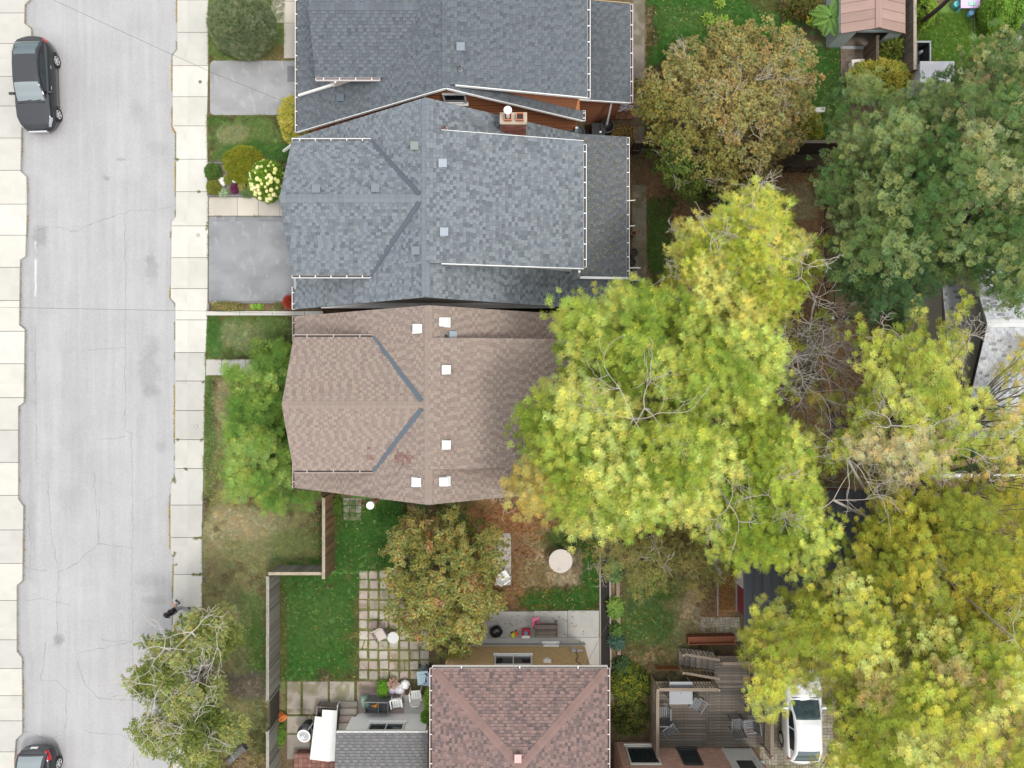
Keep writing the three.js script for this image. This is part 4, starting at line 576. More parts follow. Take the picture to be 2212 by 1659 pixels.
{ const T = thing('storage_box', 'cream storage box with a grey sheet on it, on the pad before the shed', 'box', at(1849, 146, 0.2).setY(0.04), 0.06); part('tub', rbox(0.6, 0.36, 0.56, 0.03, 0, 0.19, 0), mat([0.62, 0.58, 0.5], 0.6), T); part('lid', rbox(0.64, 0.05, 0.6, 0.02, 0, 0.4, 0), mat([0.66, 0.62, 0.54], 0.6), T); part('grey_sheet', box(0.26, 0.012, 0.34, -0.06, 0.434, 0.02, 0.15), mat([0.1, 0.1, 0.105], 0.8), T); }
{ // dark flat-roofed garage with a red wall
  const x0 = 11.07, x1 = 16.4, z0 = 5.1, z1 = 11.05, cx = (x0 + x1) / 2, cz = (z0 + z1) / 2, T = thing('garage', 'dark red garage with charcoal sheet roof under the yellow tree', 'garage', V(cx, 0, cz)), w = x1 - x0, d = z1 - z0;
  part('wall', box(w, 2.2, d, 0, 1.1, 0), mat([0.17, 0.022, 0.02], 0.8), T); const boards = [[0.18, 0.024, 0.022], [0.16, 0.02, 0.019]].map((c) => mat(c, 0.8));
  for (let k = 0; k < 12; k++) part('siding_board', box(0.03, 0.172, d + 0.02, -w / 2 - 0.012, 0.12 + k * 0.18, 0, 0, 0, 0.08), boards[k % 2], T);
  part('door', [box(0.06, 1.9, 1.15, -w / 2 - 0.035, 0.97, 1.0)], mat([0.55, 0.53, 0.49], 0.6), T); part('door_frame', [box(0.09, 2.0, 0.08, -w / 2 - 0.04, 1.0, 0.38), box(0.09, 2.0, 0.08, -w / 2 - 0.04, 1.0, 1.62)], M.white, T); part('foundation', box(w + 0.04, 0.2, d + 0.08, -0.06, 0.1, 0), M.grey, T);
  const R = rng(81), rt = [[0.055, 0.06, 0.072], [0.05, 0.055, 0.066], [0.062, 0.066, 0.078]].map((c) => mat(c, 0.65, { map: metalTex })), rf = new THREE.Group(); rf.name = 'roof'; T.add(rf);
  for (let k = 0; k < 14; k++) part('roof_sheet', [box(0.405, 0.05, d + 0.5, 0, 0, 0), box(0.03, 0.05, d + 0.5, 0.19, 0.035, 0)], rt[k % 3], rf, V(-w / 2 - 0.18 + k * 0.415, 2.4 + 0.006 * k, 0)); part('eave_trim', box(0.03, 0.14, d + 0.52, -w / 2 - 0.4, 2.36, 0), mat([0.09, 0.09, 0.1], 0.6), T);
}
one('low_shed_roof', 'grey flat sheet roof beyond the board fence by the lawn', 'shed', [box(1.6, 0.06, 1.0, 0, 1.8, 0), box(1.5, 1.78, 0.9, 0, 0.89, 0)], mat([0.4, 0.4, 0.42], 0.7, { map: metalTex }), at(2024, 156, 1.8).setY(0));

// ---------------------------------------------------------------- fences
// boards stand side by side from a to b (ground points); each board is a part
function boardFence(label, a, b, h, bw, tones, seed, o = {}) {
  const d = b.clone().sub(a).setY(0), L = d.length(), mid = a.clone().lerp(b, 0.5).setY(0), T = thing(o.name ?? 'board_fence', label, 'fence', mid, Math.atan2(-d.z, d.x)), R = rng(seed), n = Math.round(L / bw);
  const gs = [0, 1, 2].map((k) => box(bw - (o.gap ?? 0.02), h - 0.06 + 0.02 * k, 0.02));
  for (let i = 0; i < n; i++) { const side = o.alternate && i % 2 ? -0.05 : 0.0; const q = part('board', gs[R() * 3 | 0], tones[R() * tones.length | 0], T, V(-L / 2 + (i + 0.5) * L / n, h / 2, (o.face ?? 1) * (0.045 + side) + 0.006 * (R() - 0.5))); q.rotation.z = 0.012 * (R() - 0.5); if (o.turn) q.rotation.y = o.turn; }
  const pm = tones[0]; for (const y of [0.3, h - 0.25]) part('rail', box(L, 0.09, 0.05, 0, y, -0.01 * (o.face ?? 1)), pm, T);
  const np = Math.max(2, Math.round(L / 2.4) + 1); for (let i = 0; i < np; i++) part('post', box(0.1, h + 0.03, 0.1, -L / 2 + 0.05 + (L - 0.1) * i / (np - 1), (h + 0.03) / 2, -0.055 * (o.face ?? 1)), pm, T);
  if (o.cap !== false) { const m = Math.max(1, Math.round(L / 2.6)); for (let i = 0; i < m; i++) part('cap_rail', box(L / m - 0.008, 0.035, o.capW ?? 0.14, -L / 2 + (i + 0.5) * L / m, h + 0.03 + 0.004 * R(), 0.012 * (R() - 0.5)), o.capMat ?? tones[1], T); }
  return T;
}
const grayWood = woods([0.19, 0.165, 0.135], 5, 91), oldWood = woods([0.2, 0.19, 0.165], 6, 92), brownWood = woods([0.23, 0.145, 0.075], 5, 93), darkWood = woods([0.045, 0.032, 0.026], 5, 94);
boardFence('tall brown board-on-board fence running down from the brown house', V(-8.78, 0, 5.3), V(-8.78, 0, 9.1), 1.85, 0.2, brownWood, 11, { gap: -0.02, alternate: 1, face: -1, capMat: wood([0.34, 0.29, 0.22]), turn: 0.16 });
boardFence('short grey board fence joining the brown fence to the long one', V(-11.5, 0, 8.95), V(-8.86, 0, 8.95), 1.45, 0.105, oldWood, 12, { face: -1, capMat: wood([0.4, 0.34, 0.25]) });
boardFence('long weathered grey board fence between front and side lawn', V(-11.5, 0, 9.05), V(-11.5, 0, 14.9), 1.55, 0.115, oldWood, 13, { face: -1, capMat: wood([0.33, 0.31, 0.27]) });
boardFence('weathered board fence below the dark slatted gate', V(-11.5, 0, 16.35), V(-11.5, 0, 19.8), 1.55, 0.115, oldWood, 14, { face: -1, capMat: wood([0.33, 0.31, 0.27]) });
{ // gate of slanting dark slats
  const T = thing('slatted_gate', 'dark gate of slanting slats in the weathered board fence', 'gate', V(-11.45, 0, 15.62)), m = woods([0.06, 0.045, 0.035], 3, 15);
  part('frame', [box(0.06, 0.1, 1.36, 0, 0.2, 0), box(0.06, 0.1, 1.36, 0, 1.4, 0), box(0.06, 1.3, 0.09, 0, 0.8, -0.65), box(0.06, 1.3, 0.09, 0, 0.8, 0.65)], m[0], T);
  for (let i = 0; i < 12; i++) part('slat', box(0.025, 1.3, 0.055, 0.03, 0.8, -0.58 + i * 0.105, 0, 0.1), m[i % 3], T); for (const z of [-0.72, 0.72]) part('post', box(0.1, 1.6, 0.1, 0, 0.8, z), oldWood[0], T);
}
boardFence('dark stained board fence running behind the middle house', V(5.75, 0, -11.35), V(15.8, 0, -11.35), 1.7, 0.15, darkWood, 16, { face: 1, capMat: wood([0.16, 0.13, 0.1]) });
boardFence('tall grey board fence beside the garden shed', V(18.9, 0, -20.5), V(18.9, 0, -14.75), 1.65, 0.15, woods([0.16, 0.125, 0.1], 5, 95), 17, { face: 1, capMat: wood([0.36, 0.31, 0.25]) });
boardFence('short brown board screen beside the open shed', V(17.35, 0, -16.55), V(17.35, 0, -14.9), 1.25, 0.15, woods([0.13, 0.09, 0.06], 4, 96), 18, { face: 1 });
{ // low black wire fence round the leafy yard
  const T = thing('wire_fence', 'low black wire fence round the leaf-covered yard', 'fence', V(15.4, 0, -6)), pts = [V(12.3, 0, -10.45), V(15.35, 0, -10.45), V(15.45, 0, -3.2), V(17.2, 0, -3.2)].map((p) => p.sub(V(15.4, 0, -6)));
  const rails = [], wires = []; for (let i = 1; i < pts.length; i++) { const a = pts[i - 1], b = pts[i], L = a.distanceTo(b); for (const y of [0.06, 1.0]) rails.push(rod(a.clone().setY(y), b.clone().setY(y), 0.022)); const n = Math.round(L / 0.09); for (let k = 0; k < n; k++) { const p = a.clone().lerp(b, k / n), q = a.clone().lerp(b, Math.min(1, (k + 3) / n)); wires.push(rod(p.clone().setY(0.06), q.clone().setY(1), 0.004, 3), rod(q.clone().setY(0.06), p.clone().setY(1), 0.004, 3)); } const np = Math.round(L / 2) + 1; for (let k = 0; k < np; k++) part('post', cyl(0.03, 0.03, 1.08, 8, 0, 0.54, 0), M.black, T, a.clone().lerp(b, k / np)); }
  part('rail', rails, M.black, T); stuff(part('wire_mesh', wires, M.black, T));
}
{ // white fence seen through the yellow tree
  const T = thing('white_fence', 'low white fence seen through the yellow tree, right of the garage', 'fence', V(23, 0, 4.35)); for (let i = 0; i < 6; i++) part('post', rbox(0.12, 1.35, 0.12, 0.01, -2.9 + i * 1.3, 0.67, 0), M.whitePlastic, T); for (let i = 0; i < 44; i++) part('board', box(0.135, 1.1, 0.025, -2.85 + i * 0.145, 0.62, 0.02), M.whitePlastic, T); part('cap_rail', rbox(6.7, 0.05, 0.16, 0.01, 0.3, 1.3, 0), M.whitePlastic, T);
}
for (const [x0, y0, x1, y1, l] of [[2055, 1006, 2130, 982, 'long pale plank slanting below the pale grey roof, upper one'], [2052, 1012, 2128, 990, 'long pale plank slanting below the pale grey roof, lower one'], [2148, 950, 2153, 985, 'short upright pale plank against the pale grey roof']]) { const a = at(x0, y0, 0.4), b = at(x1, y1, 0.55), c = a.clone().lerp(b, 0.5); one('plank', l, 'plank', [bar(a.sub(c), b.sub(c), 0.14, 0.05), box(0.12, c.y, 0.12, 0, -c.y / 2, 0)], wood([0.38, 0.28, 0.17]), c); }
{ const p = at(1751, 239, 0.5).setY(0); one('plank', 'whitish plank lying on trestles beside the rusty tree', 'plank', [box(1.42, 0.05, 0.24, 0, 0.5, 0, 0.08), box(0.06, 0.48, 0.2, -0.5, 0.24, 0), box(0.06, 0.48, 0.2, 0.5, 0.24, 0)], mat([0.55, 0.55, 0.53], 0.8, { map: dirtyTex }), p); }
{ const p = at(1799, 686, 0.9).setY(0); one('fence_post', 'white topped post by the black wire fence', 'post', [rbox(0.16, 0.95, 0.16, 0.015, 0, 0.47, 0)], M.whitePlastic, p); }

// ---------------------------------------------------------------- timber deck with its rails and stairs
{
  const T = thing('timber_deck', 'weathered timber deck with railing and stairs behind the pink brick house', 'deck', V(9.8, 0, 16)), L = (x, y, z) => V(x - 9.8, y, z - 16), D = 0.72, tones = woods([0.185, 0.16, 0.135], 8, 21), rail = woods([0.37, 0.3, 0.235], 4, 22), R = rng(23);
  const x0 = GX(1414, D), xm = GX(1527, D), x1 = GX(1652, D), z0 = GZ(1474, D), z1 = 17.5, bz = 0.142;
  for (const [a, b] of [[x0, xm - 0.05], [xm + 0.09, x1]]) for (let z = z0; z < z1; z += bz) part('deck_board', box(b - a - 0.01, 0.035, bz - 0.014, (a + b) / 2 - 9.8, D - 0.018 + 0.004 * R(), z + bz / 2 - 16), tones[R() * 8 | 0], T);
  part('deck_board', box(0.12, 0.035, z1 - z0, xm + 0.02 - 9.8, D - 0.016, (z0 + z1) / 2 - 16), tones[1], T);
  const xs = GX(1543, D), xe = GX(1616, D), zs = GZ(1418, D); for (let z = zs; z < z0 - 0.05; z += bz) part('deck_board', box(xe - xs, 0.035, bz - 0.014, (xs + xe) / 2 - 9.8, D - 0.018 + 0.004 * R(), z + bz / 2 - 16), tones[R() * 6 | 0], T);
  part('joist', [box(x1 - x0, 0.18, 0.05, (x0 + x1) / 2 - 9.8, D - 0.13, z0 + 0.04 - 16), box(0.05, 0.18, z1 - z0, x0 + 0.04 - 9.8, D - 0.13, (z0 + z1) / 2 - 16), box(0.05, 0.18, z1 - z0, x1 - 0.04 - 9.8, D - 0.13, (z0 + z1) / 2 - 16), box(xe - xs, 0.18, 0.05, (xs + xe) / 2 - 9.8, D - 0.13, zs + 0.04 - 16)], tones[0], T);
  part('skirt_board', box(2.95, 0.5, 0.03, GX(1480, 0) - 9.8, 0.32, GZ(1441, 0.2) - 16), mat([0.26, 0.115, 0.035], 0.85, { map: woodTex }), T);
  const post = (x, z, h = 1.75) => part('post', box(0.1, h, 0.1, x - 9.8, h / 2, z - 16), rail[0], T);
  function railing(ax, az, bx, bz_, h0 = D, hh = 0.95) { const a = L(ax, h0, az), b = L(bx, h0, bz_), d = b.clone().sub(a), n = Math.round(d.length() / 0.14); part('top_rail', bar(a.clone().add(V(0, hh, 0)), b.clone().add(V(0, hh, 0)), 0.15, 0.04), rail[1], T); part('bottom_rail', bar(a.clone().add(V(0, 0.1, 0)), b.clone().add(V(0, 0.1, 0)), 0.05, 0.08), rail[2], T); for (let i = 0; i <= n; i++) { const p = a.clone().lerp(b, i / n); part('baluster', box(0.038, hh - 0.06, 0.038, p.x, p.y + hh / 2 + 0.02, p.z), rail[(i * 7) % 4], T); } }
  railing(x0 - 0.05, z0 - 0.02, x0 - 0.05, z1); railing(x0, z0 - 0.06, GX(1553, 1.7), z0 - 0.06); railing(xe + 0.02, zs - 0.02, xe + 0.02, z0 + 0.1); railing(xs + 0.1, zs - 0.03, xe, zs - 0.03); railing(x1, z0 + 0.2, x1, z1 + 0.2); railing(xe + 0.05, z0 + 0.1, x1, z0 + 0.1);
  for (const [x, z] of [[x0 - 0.05, z0 - 0.06], [x0 - 0.05, z1], [GX(1553, 1.7), z0 - 0.06], [xe + 0.02, zs], [xe + 0.02, z0 + 0.1], [x1, z1], [x1, z0 + 0.15]]) post(x, z);
  part('skirt_lattice', Array.from({ length: 26 }, (_, i) => box(0.03, 0.7, 0.09, x0 - 0.1 - 9.8, 0.35, z0 + 0.1 + i * 0.125 - 16)), rail[3], T);
  const n = 6, sx0 = GX(1466, 0.1), sz0 = GZ(1405, 0.4), sz1 = GZ(1443, 0.4); for (let i = 0; i < n; i++) { const f = (i + 0.5) / n, x = lerp(sx0, xs, f), y = 0.1 + (D - 0.1) * (i + 0.4) / n, g = new THREE.Group(); part('stair_tread', box((xs - sx0) / n + 0.02, 0.04, sz1 - sz0 - 0.06, x - 9.8, y, (sz0 + sz1) / 2 - 16), tones[(i * 5) % 6], T); }
  for (const z of [sz0 - 0.02, sz1 + 0.02]) { part('stringer', bar(L(sx0, 0.08, z), L(xs, D - 0.05, z), 0.05, 0.22), tones[2], T); part('stair_rail', bar(L(sx0 + 0.1, 0.95, z), L(xs, D + 0.92, z), 0.12, 0.04), rail[1], T); for (let i = 0; i < 9; i++) { const f = (i + 0.5) / 9; part('baluster', box(0.04, 0.86, 0.04, lerp(sx0 + 0.1, xs, f) - 9.8, lerp(0.52, D + 0.48, f), z - 16), rail[i % 4], T); } }
  part('stair_post', box(0.1, 1.05, 0.1, sx0 + 0.02 - 9.8, 0.52, sz0 - 16), rail[0], T); part('stair_post', box(0.1, 1.05, 0.1, sx0 + 0.02 - 9.8, 0.52, sz1 - 16), rail[0], T);
}
{ const T = thing('planter_trough', 'long rust coloured trough along the deck stairs', 'planter', at(1538, 1384, 0.5).setY(0), 0.02), m = mat([0.24, 0.085, 0.035], 0.8, { map: woodTex }); part('trough', [box(2.3, 0.5, 0.05, 0, 0.25, 0.17), box(2.3, 0.5, 0.05, 0, 0.25, -0.17), box(0.05, 0.5, 0.3, -1.12, 0.25, 0), box(0.05, 0.5, 0.3, 1.12, 0.25, 0)], m, T); part('filling', box(2.2, 0.3, 0.3, 0, 0.2, 0), mat([0.18, 0.06, 0.028], 0.9), T); }
{ const T = thing('patio_table', 'square grey table with a centre hole on the timber deck', 'table', at(1471, 1497, 1.45).setY(0.72)); part('table_top', [rbox(1.02, 0.03, 1.0, 0.012, 0, 0.72, 0)], mat([0.165, 0.175, 0.195], 0.4), T); part('edge', [box(1.06, 0.05, 0.03, 0, 0.71, 0.51), box(1.06, 0.05, 0.03, 0, 0.71, -0.51), box(0.03, 0.05, 1.0, 0.525, 0.71, 0), box(0.03, 0.05, 1.0, -0.525, 0.71, 0)], mat([0.28, 0.3, 0.32], 0.45), T); part('umbrella_hole', cyl(0.025, 0.025, 0.006, 12, 0, 0.738, 0), M.black, T); for (const [x, z] of [[-1, -1], [1, -1], [-1, 1], [1, 1]]) part('leg', box(0.045, 0.7, 0.045, x * 0.46, 0.35, z * 0.45), M.grey, T); }
const slatM = mat([0.07, 0.075, 0.083], 0.55), slatM2 = mat([0.115, 0.12, 0.13], 0.55);
function slatChair(label, p, turn) {
  const T = thing('slatted_chair', label, 'chair', p, turn, 'slatted grey chairs on the timber deck');
  for (let i = 0; i < 6; i++) part('seat_slat', box(0.055, 0.02, 0.5, -0.22 + i * 0.088, 0.42, 0), slatM2, T);
  for (let i = 0; i < 6; i++) part('back_slat', box(0.045, 0.5, 0.018, -0.22 + i * 0.088, 0.7, -0.33, 0, -0.3), slatM, T);
  part('back_frame', [bar(V(-0.28, 0.42, -0.24), V(-0.28, 0.98, -0.42), 0.035), bar(V(0.28, 0.42, -0.24), V(0.28, 0.98, -0.42), 0.035), bar(V(-0.28, 0.97, -0.415), V(0.28, 0.97, -0.415), 0.05, 0.035)], slatM2, T);
  for (const s of [-1, 1]) { part('armrest', bar(V(s * 0.3, 0.65, -0.3), V(s * 0.3, 0.64, 0.26), 0.055, 0.022), slatM2, T); part('leg', bar(V(s * 0.29, 0, 0.27), V(s * 0.29, 0.64, 0.22), 0.032), slatM, T); part('leg', bar(V(s * 0.29, 0, -0.3), V(s * 0.29, 0.45, -0.22), 0.032), slatM, T); }
  part('seat_frame', [box(0.58, 0.03, 0.03, 0, 0.405, 0.25), box(0.58, 0.03, 0.03, 0, 0.405, -0.25)], slatM, T);
  return T;
}
slatChair('slatted grey chair turned askew at the lower right of the table', at(1506, 1522, 1.2).setY(0.72), 2.6 + Math.PI);
slatChair('slatted grey chair facing the table from below, by the deck railing', at(1434, 1540, 1.2).setY(0.72), Math.PI);
slatChair('slatted grey chair turned away in the lower left deck corner', at(1447, 1577, 1.2).setY(0.72), 0.6);
slatChair('slatted grey chair half under leaves at the right end of the deck', at(1627, 1518, 1.2).setY(0.72), Math.PI);
slatChair('slatted grey chair with its back to the house, lower right of the deck', at(1593, 1566, 1.2).setY(0.72), Math.PI + 0.05);
slatChair('slatted grey chair close beside another, near the white car', at(1617, 1567, 1.2).setY(0.72), -1.45);

// ---------------------------------------------------------------- cars
function car(name, label, o, pos, turn) {                                 // +z is the front
  const T = thing(name, label, 'car', pos, turn), { L, W, roofH } = o, paint = o.paint, hw = W / 2;
  const curve = (pts) => (z) => { if (z <= pts[0][0]) return pts[0][1]; for (let i = 1; i < pts.length; i++) if (z <= pts[i][0]) { const t = (z - pts[i - 1][0]) / (pts[i][0] - pts[i - 1][0]), s = t * t * (3 - 2 * t); return lerp(pts[i - 1][1], pts[i][1], lerp(t, s, 0.6)); } return pts.at(-1)[1]; };
  const h = L / 2, deck = curve([[-h, o.tail ?? 0.86], [-h + 0.12, o.trunk - 0.05], [-h + 0.4, o.trunk], [o.zr, o.trunk + 0.03], [o.zf, 0.97], [h - 0.75, 0.9], [h - 0.3, 0.8], [h - 0.08, 0.66], [h, 0.52]]);
  const width = (z) => { const s = Math.abs(z) / h, k = z > 0 ? 0.34 : 0.26; return hw * (1 - k * Math.pow(Math.max(0, (s - 0.62) / 0.38), 2.6)); };
  const sec = (z) => { const w = width(z), t = deck(z), e = Math.abs(z) / h, b = 0.2 + 0.14 * Math.pow(e, 8); return [[0.8 * w, b], [0.95 * w, b + 0.04], [0.985 * w, lerp(b, t, 0.3)], [w, lerp(b, t, 0.55)], [0.975 * w, lerp(b, t, 0.8)], [0.93 * w, t - 0.06], [0.86 * w, t - 0.015], [0.6 * w, t + 0.015], [0.3 * w, t + 0.03], [0, t + 0.035]]; };
  const zs = []; const nz = 44; for (let i = 0; i <= nz; i++) zs.push(-h * Math.cos(Math.PI * i / nz));
  const pos_ = [], idx = [], m = 19;
  for (const z of zs) { const s = sec(z), row = [...s.map(([x, y]) => [x, y]), ...s.slice(0, 9).reverse().map(([x, y]) => [-x, y])]; for (const [x, y] of row) { const bow = 0.16 * Math.pow(Math.min(1, Math.abs(x) / hw), 2) * Math.pow(Math.abs(z) / h, 6); pos_.push(x, y, z * (1 - bow * 0.5)); } }
  for (let i = 0; i < nz; i++) for (let k = 0; k < m - 1; k++) { const a = i * m + k, b = a + 1, c = a + m, d = c + 1; idx.push(a, b, c, b, d, c); }
  for (const e of [0, nz]) { const c = pos_.length / 3; pos_.push(0, 0.45, zs[e] * 1.01); for (let k = 0; k < m - 1; k++) e ? idx.push(e * m + k, e * m + k + 1, c) : idx.push(k + 1, k, c); }
  const g = new THREE.BufferGeometry(); g.setAttribute('position', new THREE.Float32BufferAttribute(pos_, 3)); g.setIndex(idx); g.computeVertexNormals(); part('body', g, paint, T);
  // cabin: one surface S(z, q), q from -1 (left belt) over the roof to 1 (right belt)
  const prof_ = curve([[o.zr, o.trunk + 0.0], [o.zr + 0.25 * o.rearRun, lerp(o.trunk, roofH, 0.42)], [o.zr + 0.65 * o.rearRun, lerp(o.trunk, roofH, 0.87)], [o.zr + o.rearRun, roofH - 0.02], [o.zf - 1.75, roofH], [o.zf - 1.15, roofH - 0.025], [o.zf - 0.72, lerp(0.97, roofH, 0.78)], [o.zf - 0.3, lerp(0.97, roofH, 0.34)], [o.zf, 0.96]]);
  const wb = hw * 0.9, wr = hw * 0.68;
  const S = (z, q, off = 0) => { const top = Math.max(prof_(z), 0.9), y0 = 0.86, f = clamp((top - y0) / (roofH - y0)), we = lerp(wb, wr, Math.pow(f, 1.15)), zz = clamp((z - o.zr) / (o.zf - o.zr)), nar = 1 - 0.07 * Math.pow(Math.abs(zz * 2 - 1), 3), a = Math.abs(q), s = Math.sign(q); let x, y, ox, oy; if (a > 0.62) { const t = (a - 0.62) / 0.38; x = lerp(we, wb, Math.pow(t, 1.0)); y = lerp(top - 0.045, y0, t); ox = off; oy = off * 0.4; } else { const t = a / 0.62; x = we * t; y = top - 0.045 * Math.pow(t, 5) + 0.02 * (1 - t * t); ox = 0; oy = off; } return [s * (x * nar + ox), y + oy, z]; };
  const grid = (za, zb, qa, qb, nu, nv, off, shrink) => { const p = [], id = []; for (let i = 0; i <= nu; i++) for (let k = 0; k <= nv; k++) { const z = lerp(za, zb, i / nu); let q = lerp(qa, qb, k / nv); const v = S(z, q, off); p.push(...v); } for (let i = 0; i < nu; i++) for (let k = 0; k < nv; k++) { const a = i * (nv + 1) + k; id.push(a, a + 1, a + nv + 1, a + 1, a + nv + 2, a + nv + 1); } const gg = new THREE.BufferGeometry(); gg.setAttribute('position', new THREE.Float32BufferAttribute(p, 3)); gg.setIndex(id); gg.computeVertexNormals(); return gg; };
  const tilt = (gg, front) => { const p = gg.attributes.position; for (let i = 0; i < p.count; i++) p.setZ(i, p.getZ(i) + (front ? 0.006 : -0.006)); gg.computeVertexNormals(); return gg; };
  part('cabin', grid(o.zr, o.zf, -1, 1, 40, 26, 0), o.roofPaint ?? paint, T);
  const gl = o.glass;
  part('windshield', tilt(grid(o.zf - 0.8, o.zf - 0.05, -0.56, 0.56, 12, 12, 0.007), true), gl, T);
  part('rear_window', tilt(grid(o.zr + 0.08, o.zr + o.rearRun * 0.8, -0.52, 0.52, 12, 12, 0.007), false), o.rearGlass ?? gl, T);
  for (const s of [-1, 1]) { for (const [a, b] of o.sides) part('side_window', grid(a, b, s * 0.685, s * 0.94, 10, 6, 0.007), M.glass, T); part('mirror', [rbox(0.28, 0.13, 0.13, 0.05, s * (hw + 0.03), 0.98, o.zf - 0.42)], o.mirror ?? paint, T); for (const z of o.handles) part('handle', rbox(0.02, 0.03, 0.16, 0.008, s * (hw * 0.985 + 0.008), 0.8, z), o.trim, T); }
  for (const [s, z] of [[-1, o.axR], [1, o.axR], [-1, o.axF], [1, o.axF]]) {
    const w = new THREE.Group(); w.name = 'wheel'; T.add(w); w.position.set(s * (hw - 0.105), 0.32, z); w.rotation.z = s > 0 ? -Math.PI / 2 : Math.PI / 2;
    part('tyre', lathe([[0.2, -0.1], [0.28, -0.11], [0.315, -0.09], [0.32, 0], [0.315, 0.09], [0.28, 0.11], [0.215, 0.1], [0.2, 0.08]], 28), M.rubber, w);
    const sp = [cyl(0.21, 0.21, 0.03, 24, 0, 0.02, 0), cyl(0.05, 0.055, 0.05, 12, 0, 0.085, 0)]; part('rim_well', sp[0], mat([0.03, 0.03, 0.03], 0.7), w);
    part('rim', [new THREE.TorusGeometry(0.205, 0.014, 6, 28).rotateX(Math.PI / 2).translate(0, 0.09, 0), sp[1], ...Array.from({ length: 6 }, (_, i) => box(0.17, 0.03, 0.055, 0.115, 0.08, 0).rotateY(i * Math.PI / 3))], mat([0.62, 0.62, 0.63], 0.35, { metalness: 0.4 }), w);
    part('wheel_arch', new THREE.TorusGeometry(0.365, 0.035, 6, 24, Math.PI).rotateY(Math.PI / 2), o.arch ?? M.black, T, V(s * (hw - 0.022), 0.33, z));
  }
  const onBody = (z, f, side, off) => { const q = sec(z), n = q.length - 1, k = clamp(f, 0, 1) * n, i = Math.min(n - 1, Math.floor(k)), t = k - i; return V(side * (lerp(q[i][0], q[i + 1][0], t) + off), lerp(q[i][1], q[i + 1][1], t) + off * 0.5, z); };
  const patch = (za, zb, fa, fb, s, off) => { const p = [], id = []; for (let i = 0; i <= 8; i++) for (let k = 0; k <= 5; k++) { const v = onBody(lerp(za, zb, i / 8), lerp(fa, fb, k / 5), s, off); const bow = 0.16 * Math.pow(Math.min(1, Math.abs(v.x) / hw), 2) * Math.pow(Math.abs(v.z) / h, 6); p.push(v.x, v.y, v.z * (1 - bow * 0.5)); } for (let i = 0; i < 8; i++) for (let k = 0; k < 5; k++) { const a = i * 6 + k; id.push(a, a + 1, a + 6, a + 1, a + 7, a + 6); } const gg = new THREE.BufferGeometry(); gg.setAttribute('position', new THREE.Float32BufferAttribute(p, 3)); gg.setIndex(id); gg.computeVertexNormals(); return gg; };
  const lampM = mat([0.3, 0.32, 0.34], 0.12, { clearcoat: 1 }), tailM = mat([0.4, 0.008, 0.012], 0.2, { clearcoat: 1 });
  for (const s of [-1, 1]) { part('headlight', patch(h - 0.56, h - 0.12, 0.44, 0.66, s, 0.008), lampM, T); part('tail_light', patch(-h + 0.02, -h + (o.tailRun ?? 0.34), 0.42, 0.68, s, 0.009), tailM, T); }
  part('grille', rbox(W * 0.5, 0.17, 0.07, 0.02, 0, 0.52, h - 0.005), o.grille ?? mat([0.42, 0.42, 0.44], 0.35), T); part('front_bumper_trim', rbox(W * 0.5, 0.1, 0.05, 0.02, 0, 0.36, h - 0.02), mat([0.24, 0.25, 0.26], 0.4), T);
  part('licence_plate', box(0.34, 0.13, 0.012, 0, o.plateY ?? 0.7, -h - 0.012, 0, 0.3), M.whitePlastic, T);
  part('bonnet_seam', [bar(V(-0.62, deck(o.zf + 0.06) + 0.012, o.zf + 0.06), V(0.62, deck(o.zf + 0.06) + 0.012, o.zf + 0.06), 0.03, 0.05)], M.black, T); part('wiper', [bar(V(-0.5, 0.985, o.zf + 0.01), V(0.05, 1.02, o.zf - 0.07), 0.018), bar(V(0.02, 0.985, o.zf + 0.01), V(0.5, 1.02, o.zf - 0.07), 0.018)], M.black, T);
  return T;
}
const blackPaint = new THREE.MeshPhysicalMaterial({ color: rgb([0.008, 0.01, 0.014]), roughness: 0.35, specularIntensity: 0.35, clearcoat: 1, clearcoatRoughness: 0.04 });
const whitePaint = new THREE.MeshPhysicalMaterial({ color: rgb([0.72, 0.73, 0.74]), roughness: 0.35, clearcoat: 1, clearcoatRoughness: 0.06 });
const screenGlass = new THREE.MeshPhysicalMaterial({ color: rgb([0.16, 0.19, 0.2]), roughness: 0.1, clearcoat: 1, clearcoatRoughness: 0.03 });
const darkScreen = new THREE.MeshPhysicalMaterial({ color: rgb([0.05, 0.08, 0.09]), roughness: 0.08, clearcoat: 1 });
const chrome = mat([0.5, 0.5, 0.5], 0.3, { metalness: 0.6 });
car('parked_car', 'black saloon car parked along the far kerb, upper left', { L: 4.5, W: 1.78, roofH: 1.43, trunk: 1.0, zr: -1.98, zf: 0.95, rearRun: 1.05, paint: blackPaint, glass: screenGlass, rearGlass: darkScreen, trim: chrome, handles: [-0.75, 0.25], sides: [[-1.25, -0.42], [-0.34, 0.42]], axR: -1.28, axF: 1.36, tailRun: 0.3 }, V(-23.13, -0.1, -14.52), 0.035);
car('parked_car', 'black hatchback cut by the lower picture edge, rear to the camera', { L: 4.3, W: 1.78, roofH: 1.4, trunk: 0.98, zr: -1.95, zf: 0.95, rearRun: 1.35, paint: blackPaint, glass: screenGlass, trim: chrome, handles: [-0.55, 0.35], sides: [[-1.1, -0.35], [-0.27, 0.42]], axR: -1.15, axF: 1.35, tailRun: 0.5, plateY: 0.78 }, V(-23.05, -0.1, 19.75), 0.02);
